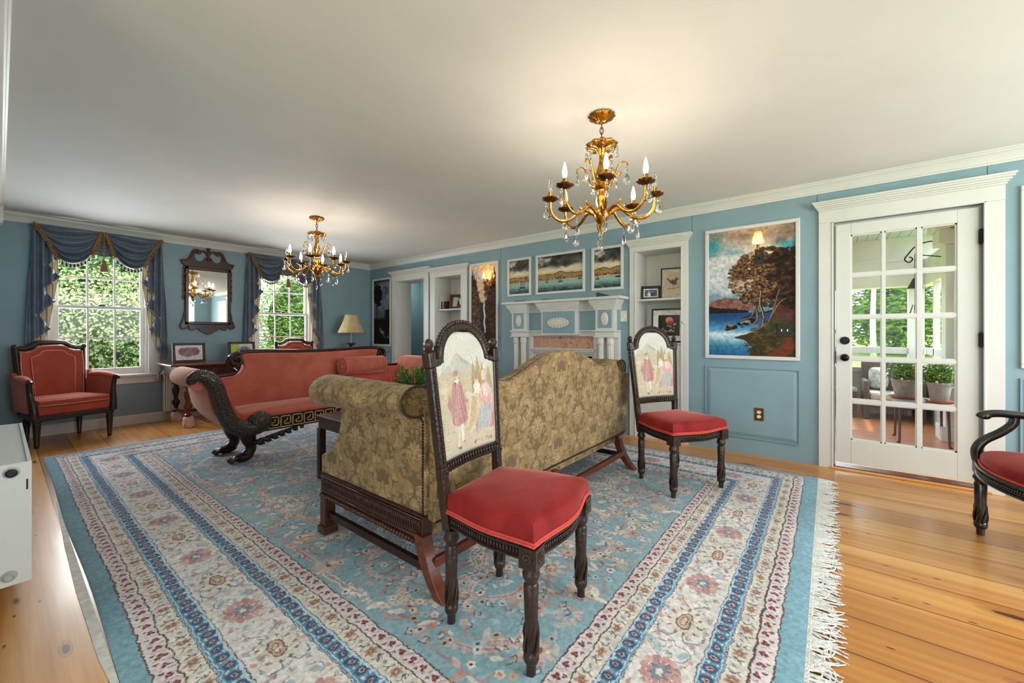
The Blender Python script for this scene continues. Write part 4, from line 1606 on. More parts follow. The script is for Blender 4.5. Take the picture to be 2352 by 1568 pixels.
def settee():
    t = thing('camelback_settee', 'gold damask camelback settee with carved mahogany legs in the middle of the rug', 'settee', (0, 0, RZ))
    X0, X1 = 1.135, 3.235          # outer faces of the arm panels
    CX = 2.21
    YB = 1.335                     # back face
    # --- back
    half = [(0.0, 1.006), (0.10, 1.001), (0.20, 0.982), (0.30, 0.953), (0.40, 0.916), (0.50, 0.882), (0.57, 0.868), (0.64, 0.873), (0.70, 0.889), (0.76, 0.908)]
    top = cr(half, 3)
    tail = [(0.785, 0.880), (0.83, 0.832), (0.90, 0.80), (1.045, 0.785)]
    prof = [(CX - a, z) for a, z in (top + tail)][::-1] + [(CX + a, z) for a, z in (top + tail)][1:]
    nP = len(prof)
    thick = [(0.0, 1.0), (0.03, 1.0)]
    mb = MB()
    # the back is raked: y shifts with height, the top edge is rounded
    def rk(z):
        return -0.035 * (z - 0.30) / 0.70
    rows = [(0.0, 0.0), (0.25, 0.0), (0.5, 0.0), (0.75, 0.0), (0.93, 0.0), (1.0, -0.0)]
    vs = []
    ring = [(r, 0.0) for r, _ in rows] + [(1.012, 0.028), (1.015, 0.060), (1.0, 0.095), (0.96, 0.115), (0.75, 0.125), (0.5, 0.13), (0.25, 0.13), (0.0, 0.13)]
    for (r, dy) in ring:
        for (x, z) in prof:
            zz = 0.30 + (z - 0.30) * r
            vs.append((x, YB + rk(zz) + dy, zz))
    fs = []
    for i in range(len(ring) - 1):
        for k in range(nP - 1):
            fs.append((i * nP + k, i * nP + k + 1, (i + 1) * nP + k + 1, (i + 1) * nP + k))
    fs.append(tuple(i * nP for i in range(len(ring))))
    fs.append(tuple(i * nP + nP - 1 for i in range(len(ring)))[::-1])
    mb.add(vs, fs)
    back = mb.build('backrest', M_DAM, t, smooth=60)
    mb = MB()
    mb.tube([(x, YB + rk(z) + 0.026, z + 0.002) for x, z in prof[10:-10]], 0.006, 6)
    mb.build('welt_piping', plain('dark piping', (58, 44, 30), 0.8), back, smooth=True)
    mb = MB()
    nails(mb, [(X0 + 0.03, YB - 0.004, 0.302), (X1 - 0.03, YB - 0.004, 0.302)], 0.0135, 0.0060)
    mb.build('nail_trim', M_NAIL, back, smooth=True)
    # --- arms
    for sg, xo in ((-1, X0), (1, X1)):
        inw = -sg
        # side panel with a scooped front edge
        pts = [(1.375, 0.325), (2.275, 0.325), (2.278, 0.424)] + cr([(2.255, 0.438), (2.20, 0.455), (2.13, 0.505), (2.085, 0.59), (2.062, 0.70), (2.060, 0.76)], 4) + [(1.375, 0.79)]
        mb = MB().prism(pts, 'x', xo, xo + inw * 0.085)
        pan = mb.build('arm_panel', M_DAM, t, bevel=0.012, smooth=40)
        # rolled top: bigger towards the front, flaring outwards
        mb = MB()
        cx0 = xo + sg * 0.030
        sec = []
        for k in range(15):
            v = k / 14
            y = 1.385 + v * (2.150 - 1.385)
            r = 0.066 + 0.020 * v
            e = 1.0 if v < 0.9 else sqrt(max(0.02, 1 - ((v - 0.9) / 0.1) ** 2))
            sec.append(((cx0 + sg * 0.020 * v, y, 0.826 - 0.010 * v), r * (0.35 + 0.65 * e)))
        # squashed tube (wider than high)
        n = 18
        vv, ff = [], []
        for (p, r) in sec:
            for k in range(n):
                a = 2 * pi * k / n
                vv.append((p[0] + 1.32 * r * cos(a), p[1], p[2] + r * sin(a)))
        for i in range(len(sec) - 1):
            for k in range(n):
                l = (k + 1) % n
                ff.append((i * n + k, i * n + l, (i + 1) * n + l, (i + 1) * n + k))
        ff.append(tuple(range(n)))
        ff.append(tuple((len(sec) - 1) * n + k for k in range(n))[::-1])
        mb.add(vv, ff)
        roll = mb.build('arm_roll', M_DAM, t, smooth=50)
        mb = MB()
        p, r = sec[0]
        mb.tube([(p[0] + 1.33 * r * cos(2 * pi * k / 22), p[1] - 0.002, p[2] + 1.01 * r * sin(2 * pi * k / 22)) for k in range(22)], 0.0055, 6, closed=True)
        mb.build('cord_trim', plain('twisted brown cord', (74, 56, 38), 0.8, bump=0.004, scale=200), roll, smooth=True)
        mb = MB()
        nails(mb, [(xo + sg * 0.002, 1.382, 0.335), (xo + sg * 0.002, 1.382, 0.735), (xo + sg * 0.002, 1.42, 0.775)], 0.0125)
        nails(mb, [(xo + sg * 0.003, 1.392, 0.330), (xo + sg * 0.003, 2.27, 0.330)], 0.0125)
        mb.build('nail_trim', M_NAIL, pan, smooth=True)
        # carved side rail and gadrooned lip
        mb = MB().box((xo - sg * 0.002, 1.385, 0.205), (xo + inw * 0.055, 2.285, 0.322))
        rl = mb.build('side_rail', M_FRET, t, bevel=0.003)
        mb = MB()
        xf = xo - sg * (0.0) + sg * 0.003
        for k in range(26):
            y = 1.42 + k * 0.0325
            for dy in (0, 0.016):
                mb.tube([(xf, y + dy + 0.016 * sin(2 * pi * j / 12), 0.266 + 0.032 * cos(2 * pi * j / 12)) for j in range(12)], 0.0028, 5, closed=True)
        mb.tube([(xf, 1.392, 0.307), (xf, 2.28, 0.307)], 0.004, 6)
        mb.tube([(xf, 1.392, 0.228), (xf, 2.28, 0.228)], 0.004, 6)
        mb.build('fret_carving', M_FRET, rl, smooth=True)
        mb = MB()
        for k in range(40):
            y = 1.40 + k * 0.0222
            mb.ell((xo + sg * 0.004, y, 0.203), (0.012, 0.010, 0.013), 8, 5)
        mb.build('gadroon_carving', M_FRET, rl, smooth=True)
    # --- seat and front rail
    MB().box((X0 + 0.05, 1.40, 0.215), (X1 - 0.05, 2.26, 0.33)).build('seat_deck', M_DAM, t)
    MB().box((X0 + 0.05, 2.262, 0.205), (X1 - 0.05, 2.288, 0.325)).build('front_rail', M_FRET, t, bevel=0.003)
    cushion(MB(), [(X0 + 0.10, 1.50)] + [(X0 + 0.1 + (X1 - X0 - 0.2) * k / 10, 1.50) for k in range(1, 10)] + [(X1 - 0.10, 1.50)] + [(X1 - 0.10, 1.5 + 0.75 * k / 5) for k in range(1, 5)] + [(X1 - 0.1 - (X1 - X0 - 0.2) * k / 10, 2.25) for k in range(0, 11)] + [(X0 + 0.1, 2.25 - 0.75 * k / 5) for k in range(1, 5)], 0.335, 0.455, 0.02).build('seat_cushion', M_DAM, t, smooth=50)
    # --- legs
    def blk(x, y):
        mb = MB().box((x - 0.030, y - 0.030, 0.04), (x + 0.030, y + 0.030, 0.21))
        mb.box((x - 0.040, y - 0.040, 0.0), (x + 0.040, y + 0.040, 0.042))
        return mb
    for x in (X0 + 0.012, CX, X1 - 0.012):
        blk(x, 2.225).build('leg', M_FRET, t, bevel=0.004)
        # rear leg, sweeping backwards
        mb = MB()
        path = cr([(1.395, 0.24), (1.375, 0.16), (1.335, 0.08), (1.270, 0.0)], 10)
        pts = [(y - 0.026 - 0.006 * i / 30, z) for i, (y, z) in enumerate(path)] + [(y + 0.034 - 0.008 * i / 30, z) for i, (y, z) in list(enumerate(path))[::-1]]
        mb.prism(pts, 'x', x - 0.026, x + 0.026)
        mb.build('leg', M_MAHOGX, t, bevel=0.003, smooth=35)
        MB().box((x - 0.013, 1.33, 0.085), (x + 0.013, 2.20, 0.122)).build('stretcher', M_MAHOG, t, bevel=0.003)
    MB().box((X0 + 0.02, 1.325, 0.110), (X1 - 0.02, 1.352, 0.150)).build('stretcher', M_MAHOGX, t, bevel=0.003)
    return t


settee()

# ------------------------------------------------------------------ Grecian sofa
M_SAL = velvet('salmon velvet', (172, 86, 70), (200, 112, 92), 0.9, (255, 215, 200), 4.0)
M_SALP = plain('salmon piping', (204, 128, 106), 0.8, 0, 0.1, 60)


def scales_mat():
    m = N('carved scales')
    t = m.n('TexCoord')
    mp = m.n('Mapping')
    mp.inputs['Scale'].default_value = (30, 22, 30)
    m.l(t.outputs['Object'], mp.inputs[0])
    v = m.n('TexVoronoi', feature='F1')
    v.inputs['Scale'].default_value = 1.9
    v.inputs['Randomness'].default_value = 0.45
    m.l(mp.outputs[0], v.inputs['Vector'])
    m.l(m.ramp(v.outputs['Distance'], [(0.1, (72, 54, 43)), (0.75, (30, 20, 16))]), m.b.inputs['Base Color'])
    m.set(Roughness=0.3, Coat_Weight=0.3)
    x = m.n('Bump', invert=True)
    x.inputs['Distance'].default_value = 0.012
    x.inputs['Strength'].default_value = 0.9
    m.l(v.outputs['Distance'], x.inputs['Height'])
    m.l(x.outputs[0], m.b.inputs['Normal'])
    return m.m


M_SCALE = scales_mat()
M_INLAY = plain('boxwood inlay', (205, 178, 122), 0.4)


def sofa():
    t = thing('grecian_sofa', 'long salmon velvet sofa with scrolled arms, carved scaly fronts and paw feet', 'sofa', (0, 0, RZ))
    CX = 2.20
    YF_, YK = 3.985, 4.50          # front and back of the arms
    # seat
    MB().box((CX - 0.90, 4.00, 0.275), (CX + 0.90, 4.52, 0.362)).build('seat_base', M_SAL, t, bevel=0.01)
    ol = []
    for k in range(12):
        ol.append((CX - 0.90 + 1.80 * k / 12, 3.995))
    for k in range(4):
        ol.append((CX + 0.90, 3.995 + 0.50 * k / 4))
    for k in range(12):
        ol.append((CX + 0.90 - 1.80 * k / 12, 4.495))
    for k in range(4):
        ol.append((CX - 0.90, 4.495 - 0.50 * k / 4))
    cushion(MB(), ol, 0.362, 0.412, 0.03).build('seat_cushion', M_SAL, t, smooth=50)
    # back with the swooping ends (outline as x offset and height)
    half = [(0.0, 0.908), (0.25, 0.912), (0.5, 0.922), (0.68, 0.922), (0.755, 0.913)]
    scr_in = [(0.74, 0.86), (0.728, 0.80), (0.75, 0.745), (0.80, 0.715), (0.90, 0.700), (1.06, 0.700)]
    L = cr(half, 3) + cr(scr_in, 3)
    out = [(CX - a, z) for a, z in L][::-1] + [(CX + a, z) for a, z in L][1:]
    poly = [(CX - 0.93, 0.36)] + out + [(CX + 0.93, 0.36)]
    MB().prism(poly, 'y', 4.47, 4.56).build('backrest', M_SAL, t, bevel=0.014, smooth=40)
    mb = MB()
    rail = [(CX - a, 4.512, z + 0.012) for a, z in cr(half, 3)][::-1] + [(CX + a, 4.512, z + 0.012) for a, z in cr(half, 3)][1:]
    n = len(rail)
    mb.tube(rail, [0.022 + 0.006 * abs(k - n / 2) / (n / 2) for k in range(n)], 10)
    cres = mb.build('crest_rail', M_MAHOG, t, smooth=50)
    for sg in (-1, 1):
        def q(a, z):
            return (CX + sg * a, 4.50, z)
        # volute and swoop down to the arm
        vol = []
        for k in range(26):
            a = pi * 0.62 - 2.55 * pi * k / 25
            r = 0.068 - 0.050 * k / 25
            vol.append(q(0.790 + r * cos(a), 0.862 + r * sin(a)))
        path = vol[::-1]
        mb = MB().tube([(p[0], 4.468, p[2]) for p in path], [0.010 + 0.008 * k / 25 for k in range(26)], 8)
        mb.tube([q(0.752, 0.925), q(0.72, 0.93)], 0.02, 8)
        sw = cr([q(0.848, 0.895), q(0.862, 0.852), q(0.842, 0.795), q(0.800, 0.758), q(0.80, 0.735), q(0.86, 0.722), q(0.97, 0.715), q(1.10, 0.715)], 4)
        mb.tube([(p[0], p[1] - 0.012, p[2]) for p in sw], 0.017, 8)
        mb.prism([(CX + sg * (0.79 + 0.066 * cos(2 * pi * k / 20)), 0.862 + 0.066 * sin(2 * pi * k / 20)) for k in range(20)], 'y', 4.478, 4.54)
        mb.build('scroll_carving', M_MAHOG, t, smooth=50)
        mb = MB()
        for k in range(7):
            a = 2 * pi * k / 7
            mb.ell((CX + sg * (0.79 + 0.015 * cos(a)), 4.462, 0.862 + 0.015 * sin(a)), (0.008, 0.007, 0.008), 6, 5)
        mb.ell((CX + sg * 0.79, 4.458, 0.862), 0.009, 8, 6)
        mb.build('rosette', M_MAHOG, t, smooth=True)
        mb = MB().tube([q(0.728, 0.90), q(0.715, 0.84), q(0.722, 0.78), q(0.75, 0.735), q(0.80, 0.70), q(0.90, 0.688), q(1.02, 0.688)], 0.006, 6)
        mb.v = [(x, 4.466, z) for x, _, z in mb.v] if False else mb.v
        mb.build('welt_piping', M_SALP, t, smooth=True)
        # arm: thick upholstered scroll, section in x and z swept from back to front
        inner = cr([(0.80, 0.375), (0.865, 0.392), (0.925, 0.435), (0.965, 0.52), (1.005, 0.63), (1.06, 0.735), (1.125, 0.805)], 4)
        rollr = 0.080
        rc = (1.205, 0.745)
        arc = [(rc[0] + rollr * cos(a), rc[1] + rollr * sin(a)) for a in [radians(112 - 250 * k / 16) for k in range(17)]]
        outer = cr([(1.155, 0.675), (1.148, 0.60), (1.125, 0.50), (1.075, 0.40), (1.00, 0.32), (0.93, 0.275), (0.80, 0.265)], 4)
        sec = inner + arc + outer
        m_ = len(sec)
        mb = MB()
        ys_ = [(YF_ + 0.0, 0.965), (YF_ + 0.008, 0.99), (YF_ + 0.03, 1.0), (4.25, 1.0), (YK, 1.0), (YK + 0.03, 0.985), (YK + 0.045, 0.94)]
        gx, gz = 1.02, 0.52
        vs, fs = [], []
        for y, s_ in ys_:
            fl = 0.0
            for a, z in sec:
                vs.append((CX + sg * (gx + (a - gx) * s_), y, gz + (z - gz) * s_))
        for i in range(len(ys_) - 1):
            for k in range(m_):
                l = (k + 1) % m_
                fs.append((i * m_ + k, i * m_ + l, (i + 1) * m_ + l, (i + 1) * m_ + k))
        fs.append(tuple(range(m_)))
        fs.append(tuple((len(ys_) - 1) * m_ + k for k in range(m_))[::-1])
        mb.add(vs, fs)
        mb.build('scroll_arm', M_SAL, t, smooth=55)
        # carved front: scaly body from the arm scroll to the ball head
        body = cr([(1.262, 0.715), (1.262, 0.755), (1.215, 0.782), (1.155, 0.758), (1.105, 0.685), (1.072, 0.575), (1.035, 0.450), (0.980, 0.345), (0.890, 0.295), (0.810, 0.300), (0.765, 0.320)], 5)
        k_ = len(body)
        rad = [0.026 + 0.032 * min(1, i / (0.35 * k_)) + 0.022 * max(0, (i / k_ - 0.5) / 0.5) for i in range(k_)]
        mb = MB().tube([(CX + sg * a, 3.962, z) for a, z in body], rad, 14)
        bd = mb.build('carved_front', M_SCALE, t, smooth=60)
        MB().ell((CX + sg * 0.775, 3.955, 0.338), (0.098, 0.080, 0.092), 20, 14).build('carved_head', M_SCALE, bd, smooth=True)
        mb = MB()
        for k in range(5):
            a = 1.262 - 0.004 * k
            mb.tube([(CX + sg * (1.265 - 0.010 * k + 0.022 * cos(u)), 3.945 - 0.01, 0.722 + 0.012 * k + 0.026 * sin(u)) for u in [pi * j / 8 for j in range(9)]], 0.006, 6)
        mb.build('tail_carving', M_DARKC, bd, smooth=True)
        for off in (-1, 1):
            mb = MB()
            pts = []
            for i in range(3, k_ - 6):
                t_ = Vector((body[min(i + 1, k_ - 1)][0] - body[i - 1][0], body[min(i + 1, k_ - 1)][1] - body[i - 1][1])).normalized()
                nn = Vector((-t_.y, t_.x)) * (rad[i] * 0.95 * off)
                pts.append((CX + sg * (body[i][0] + nn.x), 3.95, body[i][1] + nn.y))
            nails(mb, pts, 0.014, 0.0048)
            mb.build('bead_carving', M_DARKC, bd, smooth=True)
        # legs with paws and a leaf bracket
        for y, front in ((4.035, True), (4.44, False)):
            a0 = 0.90
            P_ = cr([(0.845, 0.27), (0.84, 0.20), (0.82, 0.13), (0.825, 0.08), (0.86, 0.045)], 4)
            mb = MB()
            mb.tube([(CX + sg * a, y, z) for a, z in P_], [0.078 - 0.035 * min(1, i / 9) for i in range(len(P_))], 14)
            mb.ell((CX + sg * 0.885, y - 0.01, 0.036), (0.085, 0.052, 0.036), 14, 8)
            for k in range(4):
                dy = (k - 1.5) * 0.026
                mb.tube([(CX + sg * 0.90, y - 0.01 + dy * 0.8, 0.050), (CX + sg * 0.945, y - 0.01 + dy, 0.044), (CX + sg * 0.978, y - 0.01 + dy * 1.1, 0.020), (CX + sg * 0.985, y - 0.01 + dy * 1.1, 0.008)], [0.016, 0.017, 0.012, 0.006], 8)
            lg = mb.build('leg', M_MAHOG if not front else M_DARKC, t, smooth=60)
            if front:
                mb = MB()
                for k in range(7):
                    u = k / 6
                    bx_, bz = 0.80 - 0.38 * u, 0.155 + 0.070 * u
                    for sgn in (-1, 1):
                        e = (bx_ - 0.085 * (1 - 0.5 * u), bz + (0.012 if sgn > 0 else -0.030) * (1 - 0.5 * u))
                        mb.tube([(CX + sg * bx_, 3.985, bz), (CX + sg * (bx_ + e[0]) / 2 if False else CX + sg * (bx_ + e[0]) / 2, 3.978, (bz + e[1]) / 2 + 0.004), (CX + sg * e[0], 3.985, e[1])], [0.012, 0.026 * (1 - 0.4 * u), 0.002], 8)
                mb.tube([(CX + sg * 0.82, 3.985, 0.150), (CX + sg * 0.60, 3.982, 0.205), (CX + sg * 0.40, 3.985, 0.244)], [0.02, 0.013, 0.006], 8)
                mb.build('leaf_bracket', M_EBONY, lg, smooth=True)
    # front rail with Greek key inlay
    MB().box((CX - 0.80, 3.972, 0.240), (CX + 0.80, 4.0, 0.368)).build('front_rail', M_MAHOG, t, bevel=0.003)
    mb = MB()
    y = 3.9715
    z0, z1 = 0.256, 0.352
    s = 0.0085
    x = CX - 0.70
    wd = 0.105

    def seg(a, b):
        mb.box((min(a[0], b[0]) - s / 2, y - 0.0015, min(a[1], b[1]) - s / 2), (max(a[0], b[0]) + s / 2, y + 0.001, max(a[1], b[1]) + s / 2))
    while x < CX + 0.66:
        pts = [(x, z0), (x, z1), (x + wd * 0.80, z1), (x + wd * 0.80, z0 + 0.024), (x + wd * 0.28, z0 + 0.024), (x + wd * 0.28, z0 + 0.05), (x + wd * 0.52, z0 + 0.05), (x + wd * 0.52, z0 + 0.072)]
        for a, b in zip(pts, pts[1:]):
            seg(a, b)
        seg((x + wd * 0.98, z1 if False else z0), (x, z0))
        x += wd
    mb.build('greek_key_inlay', M_INLAY, t)
    return t


sofa()


def bolster(label, loc, L, r, rz, mat, ruffle=False):
    t = thing('bolster_pillow', label, 'bolster', loc, rz, 'bolsters on the salmon sofa')
    mb = MB()
    prof = [(0.0, -L / 2 + 0.004), (r * 0.5, -L / 2 - 0.004), (r * 0.93, -L / 2 + 0.006), (r, -L / 2 + 0.022), (r * 1.02, 0), (r, L / 2 - 0.022), (r * 0.93, L / 2 - 0.006), (r * 0.5, L / 2 + 0.004), (0.0, L / 2 - 0.004)]
    m2 = MB().lathe(prof, n=28)
    mb.add([(z, x, y) for x, y, z in m2.v], m2.f)
    b = mb.build('bolster_body', mat, t, smooth=50)
    for e in (-1, 1):
        mb = MB()
        x = e * (L / 2 + 0.002)
        for k in range(18):
            a = 2 * pi * k / 18
            mb.tube([(x + e * 0.003, r * 0.10 * cos(a), r * 0.10 * sin(a)), (x + e * 0.006, r * 0.5 * cos(a), r * 0.5 * sin(a)), (x - e * 0.006, r * 0.90 * cos(a), r * 0.90 * sin(a))], [0.004, 0.006, 0.004], 5)
        mb.ell((x + e * 0.004, 0, 0), (0.008, 0.014, 0.014), 10, 6)
        mb.build('gathered_end', mat, t, smooth=True)
    for e in (-1, 1):
        mb = MB()
        mb.tube([(e * (L / 2 - 0.008), r * 0.985 * cos(2 * pi * k / 28), r * 0.985 * sin(2 * pi * k / 28)) for k in range(28)], 0.005, 6, closed=True)
        mb.build('welt_piping', M_SALP, t, smooth=True)
    if ruffle:
        mb = MB()
        vs, fs = [], []
        nn = 60
        for k in range(nn):
            a = 2 * pi * k / nn
            w_ = 0.010 * sin(k * pi / 1.5)
            vs += [(L / 2 - 0.005, r * 0.9 * cos(a), r * 0.9 * sin(a)), (L / 2 + 0.05 + w_, (r * 1.03 + w_ * 0.6) * cos(a), (r * 1.03 + w_ * 0.6) * sin(a))]
        for k in range(nn):
            l = (k + 1) % nn
            fs.append((2 * k, 2 * l, 2 * l + 1, 2 * k + 1))
        mb.add(vs, fs)
        mb.build('ruffle', mat, t, smooth=True, solid=0.003)
    return t


M_SAL2 = velvet('pleated coral silk', (176, 70, 56), (200, 92, 74), 0.3, (255, 190, 170), 12)
bolster('upper salmon velvet bolster with gathered round end, on top of the pair', (2.66, 4.33, 0.745 + RZ), 0.56, 0.098, radians(5), M_SAL)
bolster('lower coral bolster with ruffled end, underneath the other one', (2.70, 4.325, 0.545 + RZ), 0.60, 0.096, radians(5), M_SAL2, True)
# ------------------------------------------------------------------ bergere armchairs in salmon velvet
M_SAL3 = velvet('terracotta velvet', (150, 62, 46), (176, 82, 62), 0.6, (255, 195, 170), 3.0)


def fluted_leg(mb, x, y, top, r=0.027):
    mb.lathe([(r * 0.52, 0), (r * 0.56, 0.020), (r * 0.66, 0.024), (r * 0.60, 0.030), (r * 0.98, top - 0.045), (r * 0.85, top - 0.040), (r * 0.82, top - 0.030), (r * 1.12, top - 0.022), (r * 1.12, top)], (x, y, 0), 16)


def bergere(label, loc, rz):
    t = thing('bergere_armchair', label, 'armchair', loc, rz, 'salmon velvet armchairs by the windows')
    for x, y, r in ((-0.275, -0.24, 0.031), (0.275, -0.24, 0.031), (-0.20, 0.20, 0.028), (0.20, 0.20, 0.028)):
        mb = MB()
        fluted_leg(mb, x, y, 0.275, r)
        mb.build('leg', M_DARKW, t, smooth=40)
    # apron frame, trapezoid in plan, bowed front
    fr = []
    for k in range(11):
        u = k / 10
        fr.append((-0.305 + 0.61 * u, -0.262 - 0.018 * sin(pi * u)))
    fr += [(0.250, 0.225), (-0.250, 0.225)]
    MB().prism(fr, 'z', 0.262, 0.315).build('seat_frame', M_DARKW, t, bevel=0.008)
    fr2 = [(x * 0.97, y * 0.97) for x, y in fr]
    MB().prism(fr2, 'z', 0.312, 0.405).build('seat_base', M_SAL3, t, bevel=0.015, smooth=40)
    ol = []
    for k in range(10):
        ol.append((-0.262 + 0.524 * k / 10, -0.262 - 0.02 * sin(pi * k / 10)))
    for k in range(7):
        ol.append((0.262 - 0.05 * k / 7, -0.262 + 0.42 * k / 7))
    for k in range(10):
        ol.append((0.212 - 0.424 * k / 10, 0.158))
    for k in range(7):
        ol.append((-0.212 - 0.05 * k / 7, 0.158 - 0.42 * k / 7))
    cu = cushion(MB(), ol, 0.408, 0.468, 0.018).build('seat_cushion', M_SAL3, t, smooth=50)
    mb = MB()
    for z, s_ in ((0.411, 1.003), (0.458, 0.99)):
        mb.tube([(x * s_, (y + 0.05) * s_ - 0.05, z) for x, y in ol], 0.005, 6, closed=True)
    mb.build('welt_piping', M_SALP, cu, smooth=True)

    def by(z):
        return 0.195 + 0.075 * (z - 0.40) / 0.62
    # back: shaped frame
    hw = 0.262
    top_c = cr([(0.0, 1.032), (0.07, 1.030), (0.115, 1.020), (0.150, 0.990), (0.200, 0.972), (0.235, 0.975)], 4)
    outer = [(-a, z) for a, z in top_c][::-1] + [(a, z) for a, z in top_c][1:]
    path = [(-0.258, 0.40), (-0.262, 0.60), (-0.268, 0.80), (-0.262, 0.97)]
    mb = MB()
    full = [(-0.235, 0.30), (-0.240, 0.60), (-0.252, 0.80), (-0.260, 0.97)] + outer[1:-1] + [(0.260, 0.97), (0.252, 0.80), (0.240, 0.60), (0.235, 0.30)]
    mb.tube([(x, by(z) + 0.01, z) for x, z in full], 0.027, 8)
    mb.tube([(x, by(z) - 0.012, z - 0.004) for x, z in full], 0.012, 6)
    for sg in (-1, 1):
        mb.ell((sg * 0.262, by(0.985), 0.985), (0.026, 0.030, 0.030), 10, 8)
    mb.build('back_frame', M_DARKW, t, smooth=50)
    # stuffed back and raised inner panel
    inner = [(-0.225, 0.40), (-0.238, 0.80), (-0.235, 0.935)] + [(x * 0.90, z - 0.036) for x, z in outer[3:-3]] + [(0.235, 0.935), (0.238, 0.80), (0.225, 0.40)]
    mb = MB().prism(inner, 'y', -0.035, 0.03)
    mb.v = [(x, y + by(z), z) for x, y, z in mb.v]
    bk = mb.build('back_upholstery', M_SAL3, t, bevel=0.012, smooth=40)
    pan = [(-0.150, 0.43), (-0.165, 0.80), (-0.165, 0.872)] + [(x * 0.70, z - 0.085) for x, z in outer[4:-4]] + [(0.165, 0.872), (0.165, 0.80), (0.150, 0.43)]
    mb = MB().prism(pan, 'y', -0.052, -0.034)
    mb.v = [(x, y + by(z), z) for x, y, z in mb.v]
    mb.build('inner_panel', M_SAL3, bk, bevel=0.010, smooth=40)
    mb = MB()
    mb.tube([(x, by(z) - 0.048, z) for x, z in pan], 0.0055, 6)
    mb.tube([(x * 0.99, by(z) - 0.036, z - 0.003) for x, z in inner], 0.0055, 6)
    mb.build('welt_piping', M_SALP, bk, smooth=True)
    # arms: upholstered wings and carved supports
    for sg in (-1, 1):
        pts = [(-0.205, 0.33), (0.20, 0.33), (0.215, 0.70), (0.205, 0.73), (0.14, 0.668), (0.0, 0.664), (-0.14, 0.652), (-0.235, 0.632), (-0.225, 0.54)]
        mb = MB()
        lst = []
        for xx in (0.0, 0.052):
            lst.append(xx)
        mb.prism(pts, 'x', 0.0, 0.052)
        mb.v = [((0.238 + x + 0.035 * max(0, (0.2 - y) / 0.45) + 0.022 * max(0, (z - 0.33) / 0.33)) * sg, y, z) for x, y, z in mb.v]
        mb.build('arm_upholstery', M_SAL3, t, bevel=0.016, smooth=50)
        mb = MB().tube([(sg * (0.325 - 0.045 * k / 8), -0.235 + 0.42 * k / 8, 0.650 + 0.018 * sin(pi * k / 8) + 0.010 * k / 8) for k in range(9)], [0.030, 0.034, 0.036, 0.036, 0.036, 0.036, 0.034, 0.032, 0.028], 10)
        mb.build('arm_pad', M_SAL3, t, smooth=60)
        sup = cr([(-0.258, 0.29), (-0.262, 0.36), (-0.248, 0.44), (-0.225, 0.53), (-0.228, 0.61), (-0.245, 0.655)], 4)
        mb = MB().tube([(sg * (0.298 + 0.028 * max(0, (z - 0.36) / 0.3)), y, z) for y, z in sup], [0.034 - 0.012 * min(1, k / 12) for k in range(len(sup))], 8)
        mb.tube([(sg * 0.326, -0.215, 0.652), (sg * 0.330, -0.262, 0.656), (sg * 0.331, -0.285, 0.645), (sg * 0.331, -0.280, 0.628)], [0.022, 0.022, 0.018, 0.012], 8)
        mb.build('arm_support', M_DARKW, t, smooth=50)
    return t


B1 = bergere('salmon velvet armchair in full view, its dark turned legs on the bare floor', (0.423, 6.415, 0.0), radians(16.3))
dup(B1, (2.86, 6.36, 0.0), radians(-4), 'salmon velvet armchair showing only its back above the long sofa')

